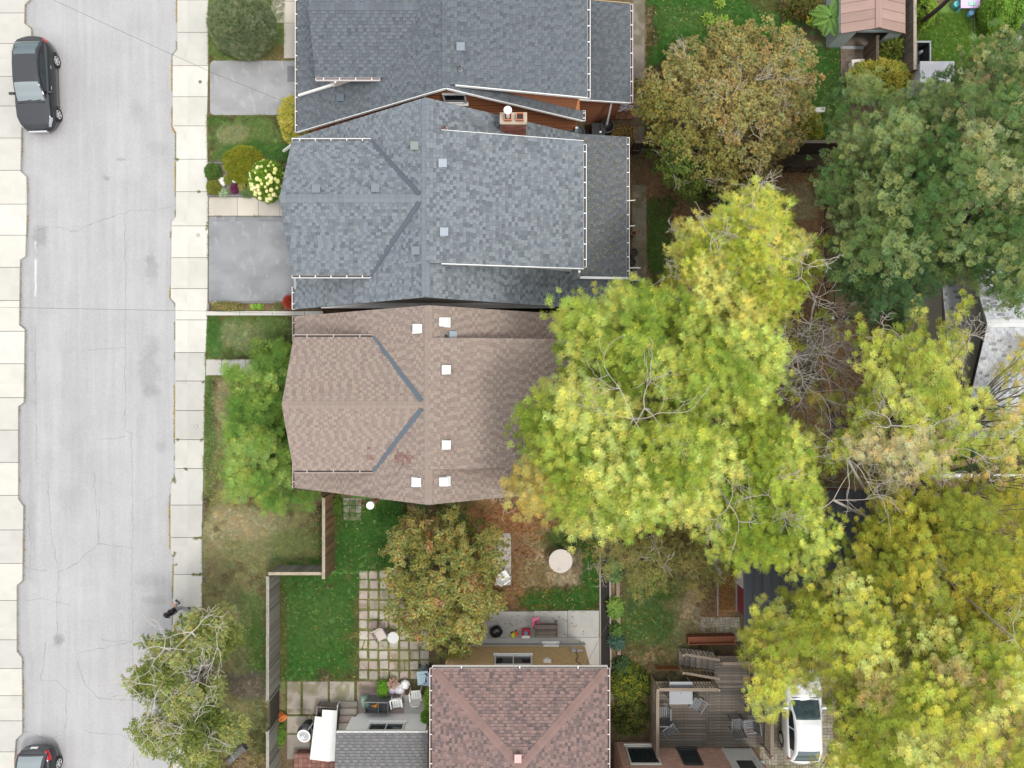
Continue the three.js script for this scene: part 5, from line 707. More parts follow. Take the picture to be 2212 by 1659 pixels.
car('parked_car', 'white car under the yellow tree beside the timber deck', { L: 4.5, W: 1.8, roofH: 1.52, trunk: 1.05, zr: -2.05, zf: 0.92, rearRun: 0.9, paint: whitePaint, glass: darkScreen, trim: chrome, handles: [-0.7, 0.3], sides: [[-1.4, -0.42], [-0.34, 0.42]], axR: -1.3, axF: 1.36 }, V(14.02, 0.02, 16.0), Math.PI);

// ---------------------------------------------------------------- the walker
{
  const base = at(396.5, 1307, 0).setY(0.012), face = 3.9; // heading
  const T = thing('person', 'person in dark top and light grey trousers walking on the sidewalk by the twisted tree', 'person', base, face);
  const field = (caps_, min, size, n) => { const mc = new MarchingCubes(n, new THREE.MeshBasicMaterial(), false, false, 400000); mc.isolation = 0; const f = mc.field, c = size / n; for (let k = 0; k < n; k++) for (let j = 0; j < n; j++) for (let i = 0; i < n; i++) { const x = (i - n / 2) * c + min.x, y = (j - n / 2) * c + min.y, z = (k - n / 2) * c + min.z; let d = 1e3, acc = 0; for (const [a, b, ra, rb] of caps_) { const bx = b.x - a.x, by = b.y - a.y, bz = b.z - a.z, px = x - a.x, py = y - a.y, pz = z - a.z, t = clamp((px * bx + py * by + pz * bz) / (bx * bx + by * by + bz * bz + 1e-9)); const e = Math.hypot(px - t * bx, py - t * by, pz - t * bz) - lerp(ra, rb, t); acc += Math.exp(-e * 60); } d = -Math.log(acc + 1e-30) / 60; f[i + j * n + k * n * n] = -d; } mc.update(); const q = mc.count ?? mc.geometry.drawRange.count, g = new THREE.BufferGeometry(), p = mc.positionArray.slice(0, q * 3), no = mc.normalArray.slice(0, q * 3); for (let i = 0; i < p.length; i += 3) { p[i] = p[i] * size / 2 + min.x; p[i + 1] = p[i + 1] * size / 2 + min.y; p[i + 2] = p[i + 2] * size / 2 + min.z; } g.setAttribute('position', new THREE.Float32BufferAttribute(p, 3)); g.setAttribute('normal', new THREE.Float32BufferAttribute(no, 3)); return g; };
  // stride: +z forward; right leg behind, left leg in front
  const hipL = V(0.09, 0.92, 0.02), hipR = V(-0.09, 0.92, 0.0), kL = V(0.09, 0.5, 0.16), aL = V(0.09, 0.1, 0.26), kR = V(-0.09, 0.5, -0.04), aR = V(-0.09, 0.14, -0.4), pelvis = V(0, 0.98, 0.0), chest = V(0, 1.3, 0.05), neck = V(0, 1.47, 0.07), sL = V(0.19, 1.39, 0.05), sR = V(-0.19, 1.39, 0.05), eL = V(0.27, 1.12, -0.06), wL = V(0.25, 0.93, 0.12), eR = V(-0.28, 1.13, 0.1), wR = V(-0.22, 1.02, 0.32);
  const head = [[V(0, 1.5, 0.07), V(0, 1.56, 0.08), 0.052, 0.055], [V(0, 1.6, 0.1), V(0, 1.66, 0.085), 0.073, 0.092], [V(0, 1.58, 0.15), V(0, 1.6, 0.155), 0.04, 0.045], [V(0, 1.625, 0.165), V(0, 1.6, 0.185), 0.012, 0.018], [V(0.088, 1.63, 0.08), V(0.09, 1.6, 0.08), 0.017, 0.013], [V(-0.088, 1.63, 0.08), V(-0.09, 1.6, 0.08), 0.017, 0.013], [V(-0.03, 1.565, 0.168), V(0.03, 1.565, 0.168), 0.012, 0.012]];
  const hand = (w, d, s) => { const o = [], f = d.clone().normalize(), sd = V(0, 1, 0).cross(f).normalize().multiplyScalar(s), dn = f.clone().cross(sd).normalize(); if (dn.y > 0) dn.negate(); const P = (a, b, c) => w.clone().addScaledVector(f, a).addScaledVector(sd, b).addScaledVector(dn, c); o.push([P(0, 0, 0), P(0.055, 0, 0.004), 0.026, 0.03]); [[-0.03, 0.03], [-0.01, 0.042], [0.01, 0.038], [0.03, 0.025]].forEach(([b, l]) => { o.push([P(0.06, b, 0.004), P(0.085 + l * 0.5, b * 1.1, 0.012), 0.0105, 0.0095], [P(0.085 + l * 0.5, b * 1.1, 0.012), P(0.095 + l * 0.7, b * 1.1, 0.035), 0.0095, 0.008]); }); o.push([P(0.02, -0.03, 0.006), P(0.055, -0.055, 0.02), 0.012, 0.009], [P(0.055, -0.055, 0.02), P(0.08, -0.05, 0.035), 0.009, 0.008]); return o; };
  const arms = [[sL, eL, 0.05, 0.042], [eL, wL, 0.042, 0.028], [sR, eR, 0.05, 0.042], [eR, wR, 0.042, 0.028]], legs = [[hipL, kL, 0.085, 0.058], [kL, aL, 0.056, 0.036], [hipR, kR, 0.085, 0.058], [kR, aR, 0.056, 0.036]], torso = [[V(-0.06, 0.97, 0), V(0.06, 0.97, 0), 0.11, 0.11], [pelvis, chest, 0.115, 0.125], [V(-0.1, 1.34, 0.05), V(0.1, 1.34, 0.05), 0.09, 0.09], [chest, neck, 0.1, 0.05], [sL, sR, 0.05, 0.05]];
  const skin = mat([0.42, 0.22, 0.13], 0.6), body = field([...arms, ...legs, ...torso, [neck, V(0, 1.54, 0.08), 0.052, 0.05]], V(0, 0.82, 0), 1.72, 92);
  const hg = field(head, V(0, 1.6, 0.09), 0.36, 60), h1 = field(hand(wL, wL.clone().sub(eL), 1), wL.clone().add(V(0, -0.03, 0.06)), 0.32, 60), h2 = field(hand(wR, wR.clone().sub(eR), -1), wR.clone().add(V(0, -0.03, 0.06)), 0.32, 60);
  part('body', [body, hg, h1, h2], skin, T);
  const grow = (l, k) => l.map(([a, b, c, d]) => [a, b, c + k, d + k]);
  part('top', field(grow([...torso, [sL, sL.clone().lerp(eL, 0.55), 0.05, 0.046], [sR, sR.clone().lerp(eR, 0.55), 0.05, 0.046]], 0.018), V(0, 1.2, 0), 0.95, 56), mat([0.012, 0.013, 0.02], 0.85), T);
  part('trousers', field(grow([[V(-0.06, 0.95, 0), V(0.06, 0.95, 0), 0.115, 0.115], [hipL, kL, 0.085, 0.062], [kL, aL.clone().add(V(0, 0.04, 0)), 0.06, 0.05], [hipR, kR, 0.085, 0.062], [kR, aR.clone().lerp(kR, 0.06), 0.06, 0.05]], 0.02), V(0, 0.55, 0), 1.3, 70), mat([0.3, 0.3, 0.32], 0.85), T);
  const shoe = (a, pitch) => flat([rbox(0.1, 0.05, 0.28, 0.02, 0, 0.025, 0.06), rbox(0.09, 0.09, 0.16, 0.035, 0, 0.06, 0.01)]).rotateX(pitch).translate(a.x, a.y - 0.1, a.z);
  part('shoe', shoe(V(0.09, 0.1, 0.25), 0), M.black, T); part('shoe', shoe(V(-0.09, 0.15, -0.42), 0.5), M.black, T);
  part('hair', field([[V(0, 1.665, 0.06), V(0, 1.685, 0.1), 0.098, 0.095], [V(0, 1.6, 0.03), V(0, 1.66, 0.05), 0.075, 0.095]], V(0, 1.64, 0.06), 0.34, 44), mat([0.012, 0.014, 0.022], 0.7), T);
  for (const s of [-1, 1]) part('eye', ball(0.009, s * 0.032, 1.635, 0.163, 8), M.black, T);
  part('bag_strap', tubeOf([V(0.17, 1.42, 0.0), V(0.02, 1.35, 0.2), V(-0.15, 1.05, 0.14), V(-0.16, 0.98, -0.02), V(0.0, 1.25, -0.12), V(0.17, 1.42, 0.0)], 0.018, 40), mat([0.45, 0.4, 0.34], 0.7), T);
}

// ---------------------------------------------------------------- garden things
const plastic = mat([0.68, 0.68, 0.66], 0.4);
function plasticChair(name, label, p, turn, m, seatM = m) { // moulded garden chair, +z is the front
  const T = thing(name, label, 'chair', p, turn);
  part('seat', [rbox(0.46, 0.03, 0.46, 0.014, 0, 0.42, 0)], seatM, T); for (const x of [-0.11, 0, 0.11]) part('seat_slot', box(0.012, 0.004, 0.28, x, 0.437, 0), M.dark, T);
  const bk = []; for (let i = 0; i < 7; i++) part('back_slat', box(0.045, 0.4, 0.015, -0.18 + i * 0.06, 0.64, -0.26 + 0.012 * Math.abs(i - 3), 0, -0.22), m, T);
  part('back_rim', tubeOf([V(-0.25, 0.42, -0.2), V(-0.25, 0.7, -0.28), V(-0.17, 0.86, -0.33), V(0, 0.89, -0.35), V(0.17, 0.86, -0.33), V(0.25, 0.7, -0.28), V(0.25, 0.42, -0.2)], 0.022, 28), m, T);
  for (const s of [-1, 1]) { part('armrest', [rbox(0.06, 0.025, 0.42, 0.01, s * 0.27, 0.64, -0.02)], m, T); part('leg', bar(V(s * 0.27, 0, 0.24), V(s * 0.26, 0.64, 0.17), 0.05, 0.04), m, T); part('leg', bar(V(s * 0.25, 0, -0.26), V(s * 0.24, 0.45, -0.19), 0.045, 0.04), m, T); }
  return T;
}
plasticChair('plastic_chair', 'white plastic garden chair standing beside the grey storage tub', at(857, 1519, 0.5).setY(0.03), 0.15, plastic);
plasticChair('plastic_chair', 'off-white plastic garden chair on the concrete pad by the brown roof corner', at(898, 1502, 0.5).setY(0.06), 0.1 + Math.PI, mat([0.58, 0.57, 0.53], 0.5));
plasticChair('plastic_chair', 'white plastic chair half hidden by the rusty cedar on the stepping path', at(1089, 1246, 0.5).setY(0.03), 2.2, plastic);
{ // folding lawn chair on the pavers
  const T = thing('folding_chair', 'folding garden chair with beige seat and dark arms on the mossy pavers', 'chair', at(822, 1371, 0.5).setY(0.03), 0.5), m = mat([0.4, 0.35, 0.31], 0.9), f = mat([0.07, 0.065, 0.06], 0.5);
  part('seat', rbox(0.5, 0.05, 0.5, 0.03, 0, 0.42, 0.02), m, T); part('backrest', rbox(0.5, 0.48, 0.04, 0.02).rotateX(-0.35).translate(0, 0.66, -0.31), m, T);
  for (const s of [-1, 1]) { part('leg', rod(V(s * 0.27, 0, 0.32), V(s * 0.27, 0.62, -0.22), 0.013), f, T); part('leg', rod(V(s * 0.28, 0, -0.34), V(s * 0.28, 0.62, 0.2), 0.013), f, T); part('armrest', rbox(0.06, 0.03, 0.5, 0.012, s * 0.29, 0.63, -0.02), f, T); part('back_post', rod(V(s * 0.27, 0.42, -0.2), V(s * 0.27, 0.95, -0.42), 0.013), f, T); }
}
function roundTable(label, p, r, m, hgt = 0.7) { const T = thing('round_table', label, 'table', p); part('table_top', lathe([[0, hgt + 0.02], [r - 0.03, hgt + 0.015], [r, hgt], [r - 0.01, hgt - 0.02], [0, hgt - 0.025]], 40), m, T); part('rim', new THREE.TorusGeometry(r, 0.014, 8, 44).rotateX(Math.PI / 2).translate(0, hgt, 0), mat([0.5, 0.47, 0.44], 0.6), T); for (let i = 0; i < 4; i++) { const a = i * Math.PI / 2 + 0.4; part('leg', rod(V(Math.cos(a) * r * 0.8, 0, Math.sin(a) * r * 0.8), V(Math.cos(a) * r * 0.5, hgt, Math.sin(a) * r * 0.5), 0.02), M.grey, T); } return T; }
{ const T = roundTable('large round pale garden table standing on the brown grass', at(1211, 1212, 0.62).setY(0), 0.56, mat([0.52, 0.47, 0.43], 0.75, { map: concreteTex }), 0.62); part('drain_ring', new THREE.TorusGeometry(0.06, 0.008, 6, 20).rotateX(Math.PI / 2), M.grey, T, V(-0.08, 0.645, 0.38)); for (const a of [2.3, 0.8, -0.9, -2.2]) part('clip', rbox(0.08, 0.03, 0.05, 0.01, 0, 0, 0, -a), M.grey, T, V(Math.cos(a) * 0.56, 0.625, Math.sin(a) * 0.56)); }
roundTable('small round grey-white table half under the rusty cedar on the pavers', at(849, 1378, 0.6).setY(0.03), 0.27, mat([0.42, 0.42, 0.4], 0.6), 0.55);
{ const T = thing('weathered_bench', 'weathered slatted wooden bench on the concrete patio', 'bench', at(1179, 1360, 0.4).setY(0.05)), w = woods([0.24, 0.2, 0.165], 4, 61); for (let i = 0; i < 5; i++) part('seat_slat', box(1.08, 0.03, 0.1, 0, 0.42, -0.26 + i * 0.13), w[i % 4], T); for (let i = 0; i < 3; i++) part('back_slat', box(1.08, 0.1, 0.025, 0, 0.52 + i * 0.14, -0.36), w[(i + 1) % 4], T); for (const s of [-1, 1]) { part('leg', [box(0.06, 0.42, 0.06, s * 0.5, 0.21, 0.26), box(0.06, 0.9, 0.06, s * 0.5, 0.45, -0.33)], w[0], T); part('armrest', box(0.07, 0.03, 0.6, s * 0.52, 0.62, -0.03), w[2], T); } }
one('pink_toy', 'pink plush toy lying on the weathered bench', 'toy', [ball(0.1, 0, 0.1, 0), ball(0.07, 0.02, 0.11, -0.14), rod(V(0.06, 0.1, 0.03), V(0.26, 0.13, -0.12), 0.035), rod(V(-0.06, 0.08, 0.03), V(-0.24, 0.05, 0.12), 0.035), rod(V(-0.05, 0.1, -0.05), V(-0.26, 0.1, -0.2), 0.03)], mat([0.6, 0.07, 0.17], 0.9), at(1163, 1350, 0.5).setY(0.435));
one('pink_scarf', 'pink cloth hanging over the left arm of the weathered bench', 'cloth', [rbox(0.1, 0.03, 0.42, 0.014, 0, 0.0, 0), rbox(0.3, 0.03, 0.12, 0.014, 0.14, 0.012, -0.16, 0.5)], mat([0.55, 0.1, 0.2], 0.95), at(1152, 1345, 0.7).setY(0.66));
{ const T = thing('garbage_bag', 'black garbage bag slumped against the tan brick wall', 'bag', at(1072, 1364, 0.25).setY(0.05)), g = new THREE.IcosahedronGeometry(0.3, 4), p = g.attributes.position; for (let i = 0; i < p.count; i++) { const x = p.getX(i), y = p.getY(i), z = p.getZ(i), k = 1 + 0.22 * (fbm(x * 7 + 9, z * 7 + y * 5, 3) - 0.5); p.setXYZ(i, x * k * 1.05, Math.max(-0.22, y * k * 0.85), z * k); } g.computeVertexNormals(); part('sack', g, mat([0.01, 0.01, 0.011], 0.28), T, V(0, 0.23, 0)); part('knot', new THREE.ConeGeometry(0.07, 0.14, 9).translate(0.02, 0.52, 0), mat([0.012, 0.012, 0.013], 0.3), T); }
{ const T = thing('toy_truck', 'small yellow and orange toy truck by the garbage bag', 'toy', at(1112, 1369, 0.15).setY(0.05), 0.4); part('toy_body', rbox(0.34, 0.12, 0.2, 0.03, 0, 0.14, 0), mat([0.75, 0.4, 0.02], 0.4), T); part('cab', rbox(0.13, 0.14, 0.18, 0.03, 0.12, 0.26, 0), mat([0.6, 0.08, 0.05], 0.4), T); part('scoop', rbox(0.16, 0.06, 0.2, 0.02, -0.1, 0.24, 0), mat([0.5, 0.6, 0.05], 0.4), T); for (const [x, z] of [[-0.11, 0.1], [0.11, 0.1], [-0.11, -0.1], [0.11, -0.1]]) part('wheel', cyl(0.06, 0.06, 0.05, 14).rotateX(Math.PI / 2), M.black, T, V(x, 0.06, z)); }
{ const T = thing('baby_seat', 'red and white baby seat between toy truck and bench', 'baby seat', at(1136, 1366, 0.25).setY(0.05)); part('shell', [rbox(0.36, 0.1, 0.34, 0.05, 0, 0.12, 0), rbox(0.36, 0.3, 0.07, 0.03, 0, 0.28, -0.17), rbox(0.05, 0.16, 0.32, 0.02, -0.18, 0.2, 0), rbox(0.05, 0.16, 0.32, 0.02, 0.18, 0.2, 0)], mat([0.5, 0.02, 0.06], 0.5), T); part('cushion', rbox(0.22, 0.08, 0.22, 0.035, 0, 0.2, 0.0), mat([0.2, 0.26, 0.36], 0.9), T); part('tray', rbox(0.4, 0.04, 0.14, 0.018, 0, 0.25, 0.21), M.whitePlastic, T); part('strap', [box(0.03, 0.3, 0.01, -0.06, 0.32, -0.125), box(0.03, 0.3, 0.01, 0.06, 0.32, -0.125)], M.black, T); }
// clutter by the lean-to
{ const T = thing('storage_tub', 'grey plastic deck box with things piled in its open top', 'box', at(815, 1524, 0.4).setY(0.04), -0.03), m = mat([0.13, 0.135, 0.14], 0.6), w = 1.15, d = 0.62, h = 0.6; part('tub', [box(w, h, 0.04, 0, h / 2, d / 2), box(w, h, 0.04, 0, h / 2, -d / 2), box(0.04, h, d - 0.04, w / 2 - 0.02, h / 2, 0), box(0.04, h, d - 0.04, -w / 2 + 0.02, h / 2, 0), box(w, 0.03, d, 0, 0.05, 0)], m, T); part('lid', box(w, 0.03, d * 0.8).rotateX(1.25).translate(0, h + 0.24, -d / 2 - 0.08), mat([0.17, 0.175, 0.18], 0.55), T); part('divider', box(0.04, h - 0.08, d - 0.06, 0.1, h / 2, 0), m, T); part('filling', box(w - 0.1, 0.3, d - 0.1, 0, 0.2, 0), mat([0.07, 0.07, 0.075], 0.9), T); }
one('orange_toy', 'small orange toy lying in the open deck box', 'toy', [ball(0.09, 0, 0.06, 0), rod(V(-0.2, 0.06, 0), V(0.2, 0.06, 0.03), 0.035), rod(V(0, 0.06, 0), V(0.1, 0.08, -0.13), 0.03)], mat([0.65, 0.27, 0.02], 0.6), at(811, 1526, 0.5).setY(0.38));
one('green_sack', 'pale green cushion bag left of the grey deck box', 'bag', (() => { const g = new RoundedBoxGeometry(0.42, 0.5, 0.62, 6, 0.18), p = g.attributes.position; for (let i = 0; i < p.count; i++) { const k = 1 + 0.16 * (fbm(p.getX(i) * 8, p.getZ(i) * 8 + p.getY(i) * 4, 2) - 0.5); p.setXYZ(i, p.getX(i) * k, p.getY(i) * k, p.getZ(i) * k); } g.computeVertexNormals(); return [g.translate(0, 0.25, 0)]; })(), mat([0.16, 0.25, 0.19], 0.8), at(789, 1515, 0.3).setY(0.03), 0.2);
{ const R = rng(64); [['clear plastic bag of odds and ends behind the white chair', [0.5, 0.5, 0.52], 862, 1487], ['crumpled pale bag beside the blue bin', [0.62, 0.6, 0.58], 876, 1478], ['crumpled lilac bag behind the deck box', [0.42, 0.36, 0.46], 848, 1490]].forEach(([l, c, x, y], k) => { const g = new THREE.IcosahedronGeometry(0.26 - 0.03 * k, 5), p = g.attributes.position; for (let i = 0; i < p.count; i++) { const a = p.getX(i), b = p.getY(i), d = p.getZ(i), q = 1 + 0.55 * (fbm(a * 9 + k * 7, d * 9 + b * 6, 3) - 0.5); p.setXYZ(i, a * q, Math.max(-0.17, b * q * 0.8), d * q); } g.computeVertexNormals(); one('plastic_bag', l, 'bag', g, mat(c, 0.35), at(x, y, 0.2).setY(0.2 - 0.0)); }); }
{ const bin = (l, x, y, c, t) => { const T = thing('wheelie_bin', l, 'bin', at(x, y, 0.9).setY(0.02), t), m = mat(c, 0.5); part('tub', new THREE.CylinderGeometry(0.36, 0.28, 0.9, 4, 1).rotateY(Math.PI / 4).translate(0, 0.47, 0), mat(c.map((v) => v * 0.7), 0.5), T); part('lid', rbox(0.56, 0.09, 0.66, 0.05, 0, 0.95, 0), m, T); part('lid_rib', rbox(0.36, 0.03, 0.4, 0.014, 0, 1.005, 0.03), m, T); part('handle', rod(V(-0.2, 0.93, -0.38), V(0.2, 0.93, -0.38), 0.018), M.dark, T); part('wheel', [cyl(0.09, 0.09, 0.05, 14).rotateZ(Math.PI / 2).translate(-0.25, 0.09, -0.26), cyl(0.09, 0.09, 0.05, 14).rotateZ(Math.PI / 2).translate(0.25, 0.09, -0.26)], M.black, T); }; bin('pale blue wheelie bin at the corner of the red-brown roof', 914, 1463, [0.3, 0.4, 0.44], 0.1); bin('dull blue wheelie bin half under the gutter of the red-brown roof', 927, 1466, [0.2, 0.24, 0.33], -0.1); }
{ const T = thing('clay_pot', 'orange plant pot lying by the slatted gate', 'pot', at(608, 1547, 0.2).setY(0.17), 0.9); const g = part('pot_wall', lathe([[0.1, -0.16], [0.14, -0.15], [0.19, 0.12], [0.21, 0.13], [0.21, 0.18], [0.18, 0.18], [0.17, 0.12], [0.12, -0.12], [0, -0.12]], 26).rotateX(0.9), mat([0.55, 0.16, 0.035], 0.6), T); part('potting_soil', cyl(0.145, 0.145, 0.02, 20).rotateX(0.9), M.soil, T); }
{ // satellite dish on a pole
  const T = thing('satellite_dish', 'round white rimmed dish on a bent grey pole at the lower left', 'satellite dish', V(-9.62, 0, 16.35)); part('pole', tubeOf([V(0, 0, 0), V(0, 1.0, 0), V(0, 1.5, -0.05), V(0.05, 1.75, -0.1)], 0.03, 20, 8), M.steel, T);
  const q = new THREE.Group(); q.name = 'dish'; T.add(q); q.position.set(-0.05, 1.9, 0.0); q.rotation.set(0.15, 0, 0.12); part('bowl', lathe([[0, 0], [0.12, 0.012], [0.22, 0.045], [0.28, 0.085]], 36), mat([0.36, 0.36, 0.37], 0.5), q); part('rim', new THREE.TorusGeometry(0.285, 0.03, 8, 40).rotateX(Math.PI / 2).translate(0, 0.085, 0), M.whitePlastic, q); part('feed', [cyl(0.07, 0.05, 0.06, 16, 0, 0.2, 0)], M.whitePlastic, q); part('feed_arm', [rod(V(0.2, 0.05, 0), V(0.03, 0.2, 0), 0.012), rod(V(-0.2, 0.05, 0), V(-0.03, 0.2, 0), 0.012)], M.grey, q);
}
{ const T = thing('water_barrel', 'black round tub behind the white rimmed dish', 'tub', at(660, 1578, 0.6).setY(0.03)); part('tub_wall', lathe([[0, 0], [0.27, 0], [0.33, 0.7], [0.36, 0.72], [0.33, 0.74], [0.3, 0.7], [0.28, 0.4], [0, 0.4]], 28), mat([0.02, 0.022, 0.026], 0.5), T); part('hoop', new THREE.TorusGeometry(0.325, 0.012, 6, 30).rotateX(Math.PI / 2).translate(0, 0.6, 0), M.grey, T); }
{ const T = thing('raised_bed', 'low grey timber raised bed holding white boards', 'crate', V(-9.1, 0, 16.9), -0.08), w = woods([0.2, 0.18, 0.16], 4, 71); for (const [x, z, a, b] of [[-0.45, 0, 0.06, 2.5], [0.5, 0, 0.06, 2.5]]) for (let k = 0; k < 3; k++) part('board', box(a, 0.17, b, x, 0.12 + k * 0.19, z), w[k], T); for (const z of [-1.22, 1.22]) for (let k = 0; k < 3; k++) part('board', box(0.9, 0.17, 0.06, 0.02, 0.12 + k * 0.19, z), w[(k + 1) % 4], T); part('filling', box(0.86, 0.4, 2.36, 0.02, 0.2, 0), M.soil, T); }
one('white_board', 'long white foam board lying aslant over the timber raised bed, top one', 'board', [rbox(0.72, 0.05, 2.45, 0.01, 0, 0.74, 0, -0.05)], mat([0.68, 0.68, 0.67], 0.6, { map: concreteTex }), V(-8.85, 0, 16.95));
one('white_board', 'wide white foam board under the top board, nearer the dish', 'board', [rbox(1.0, 0.05, 2.1, 0.01, 0, 0.68, 0, -0.12)], mat([0.62, 0.62, 0.6], 0.6, { map: concreteTex }), V(-9.15, 0, 17.15));
{ const T = thing('brick_bed', 'low red brick bed below the white boards', 'planter', V(-9.3, 0, 18.65)), tn = [[0.17, 0.075, 0.055], [0.14, 0.065, 0.05], [0.19, 0.09, 0.065]]; part('core', box(2.6, 0.42, 1.3, 0, 0.21, 0), M.mortar, T); courses(T, 2.6, 0.44, V(1.3, 0, -0.65), Math.PI, tn, 74, 100); courses(T, 1.3, 0.44, V(-1.3, 0, -0.65), -Math.PI / 2, tn, 75, 50); const R = rng(76); for (let r = 0; r < 6; r++) for (let c = 0; c < 12; c++) part('brick', box(0.2, 0.05, 0.2, -1.19 + c * 0.215, 0.44 + 0.008 * R(), -0.54 + r * 0.215), mat(tn[R() * 3 | 0], 0.9), T); }
{ const T = thing('concrete_steps', 'grey concrete steps beside the white lean-to wall', 'steps', V(-8.02, 0, 16.3)); for (let i = 0; i < 4; i++) part('step', rbox(0.82, 0.12 * (i + 1), 0.3, 0.012, 0, 0.06 * (i + 1), -0.55 + i * 0.3), oldSlab[(i + 1) % 4], T); part('side_rail', [bar(V(-0.45, 0.5, -0.7), V(-0.45, 1.0, 0.6), 0.05), box(0.05, 0.5, 0.05, -0.45, 0.25, -0.68)], mat([0.6, 0.6, 0.58], 0.6), T); }
// behind the orange house
{ const rb = (l, x, y, r, h, m) => { const T = thing('rain_barrel', l, 'barrel', at(x, y, h).setY(0)); part('tub_wall', lathe([[0, 0], [r * 0.85, 0], [r, h * 0.5], [r * 0.92, h * 0.94], [r, h], [r * 0.82, h], [r * 0.76, h * 0.85], [0, h * 0.82]], 28), m, T); part('rim', new THREE.TorusGeometry(r * 0.92, 0.035, 8, 32).rotateX(Math.PI / 2).translate(0, h, 0), mat([0.05, 0.052, 0.055], 0.5), T); }; rb('black rain barrel under the slanting white downspout', 1312, 272, 0.34, 0.85, M.black); rb('grey-blue rain barrel against the corner of the middle house', 1248, 287, 0.36, 0.8, mat([0.05, 0.07, 0.085], 0.6)); }
{ const a = at(1321, 222, 2.8), b = at(1311, 268, 1.0); one('downspout', 'slanting white downspout leading into the black rain barrel', 'downspout', [bar(a, b, 0.075)], M.white, V(0, 0, 0)); }
{ const T = thing('black_compost_bin', 'black lidded bin beside the rain barrels behind the orange house', 'bin', at(1292, 281, 0.6).setY(0)); part('tub', rbox(0.62, 0.7, 0.55, 0.05, 0, 0.36, 0), M.black, T); part('lid', rbox(0.68, 0.06, 0.6, 0.025, 0, 0.75, 0), mat([0.016, 0.017, 0.018], 0.5), T); part('label_plate', box(0.1, 0.004, 0.08, 0.1, 0.783, 0.15), M.whitePlastic, T); }
{ const T = thing('covered_barbecue', 'black covered barbecue under the rear eave of the orange house', 'barbecue', at(1270, 226, 0.9).setY(0.0)); part('cover', [rbox(1.1, 0.8, 0.6, 0.12, 0, 0.45, 0), cyl(0.3, 0.3, 0.9, 18).rotateZ(Math.PI / 2).translate(0, 0.88, 0)], mat([0.014, 0.014, 0.016], 0.5), T); part('handle', rod(V(-0.3, 1.0, 0.32), V(0.3, 1.0, 0.32), 0.02), M.steel, T); part('side_shelf', rbox(0.4, 0.03, 0.5, 0.01, 0.75, 0.8, 0), M.grey, T); }
{ const T = thing('hose_coil', 'loose coil of pale blue and pink hose on the red tile terrace', 'hose', at(1338, 226, 0.1).setY(0.05)); [[0, [0.5, 0.62, 0.72]], [1, [0.62, 0.42, 0.48]], [2, [0.66, 0.68, 0.7]]].forEach(([k, c]) => { const p = []; for (let i = 0; i < 40; i++) { const t = i * 0.42 + k * 2; p.push(V(Math.cos(t) * (0.3 + 0.12 * Math.sin(i * 0.7 + k)) + 0.012 * i - 0.1 * k, 0.03 + 0.002 * i + k * 0.015, Math.sin(t) * (0.17 + 0.05 * Math.sin(i * 1.3)) + 0.08 * k)); } part('hose', tubeOf(p, 0.014, 160, 6), mat(c, 0.5), T); }); }
// behind the middle house
for (const [x, y, r, l] of [[1368, 546, 0.19, 'black plant pot on the path behind the middle house, upper one'], [1366, 567, 0.15, 'smaller black plant pot just below another behind the middle house'], [1369, 504, 0.12, 'little terracotta pot on the path behind the middle house']]) { const T = thing('plant_pot', l, 'pot', at(x, y, 0.3).setY(0.02)); part('pot_wall', lathe([[0, 0], [r * 0.7, 0], [r, 0.32], [r + 0.02, 0.34], [r - 0.02, 0.34], [r * 0.85, 0.28], [0, 0.27]], 24), r < 0.13 ? M.clay : M.black, T); part('potting_soil', cyl(r * 0.85, r * 0.85, 0.02, 18, 0, 0.28, 0), M.soil, T); }
{ const T = thing('step_rail', 'pair of white rails round the back step of the middle house', 'railing', at(1372, 592, 0.8).setY(0)); for (const z of [-0.29, 0.29]) { part('rail', bar(V(-0.26, 0.85, z), V(0.26, 0.85, z), 0.06, 0.04), M.whitePlastic, T); for (const x of [-0.24, 0, 0.24]) part('baluster', box(0.03, 0.85, 0.03, x, 0.42, z), M.whitePlastic, T); } part('step', rbox(0.5, 0.2, 0.5, 0.01, 0, 0.1, 0), oldSlab[0], T); }
for (const [y, l] of [[433, 'small white hook bracket on the back gutter, upper one'], [488, 'small white hook bracket on the back gutter, lower one']]) { const p = at(1363, y, 2.9); one('gutter_bracket', l, 'bracket', [bar(V(-0.12, 0, 0), V(0.16, 0, 0), 0.03), rod(V(0.16, -0.05, 0), V(0.16, 0.08, 0), 0.02)], M.whitePlastic, p); }
// top right garden
{ const T = thing('open_bin', 'black open bin against the far side of the tall grey fence', 'bin', at(1992, 118, 0.7).setY(0)), m = mat([0.03, 0.034, 0.036], 0.5); part('tub', [box(0.62, 0.8, 0.04, 0, 0.4, -0.55), box(0.62, 0.8, 0.04, 0, 0.4, 0.55), box(0.04, 0.8, 1.06, -0.29, 0.4, 0), box(0.04, 0.8, 1.06, 0.29, 0.4, 0), box(0.6, 0.04, 1.1, 0, 0.05, 0)], m, T); part('rim', [box(0.72, 0.04, 0.08, 0, 0.82, -0.56), box(0.06, 0.04, 1.1, 0.32, 0.82, 0)], mat([0.22, 0.24, 0.25], 0.5), T); }
one('white_jug', 'white jug standing in the black open bin', 'jug', [lathe([[0, 0], [0.09, 0], [0.1, 0.2], [0.05, 0.27], [0.05, 0.32], [0, 0.32]], 16)], M.whitePlastic, at(1990, 112, 0.3).setY(0.08)); one('pink_toy', 'bright pink toy at the foot of the black open bin', 'toy', [rbox(0.28, 0.1, 0.14, 0.045, 0, 0.06, 0), ball(0.08, 0.12, 0.13, 0)], mat([0.7, 0.02, 0.2], 0.5), at(1990, 141, 0.1).setY(0.0), 0.4);
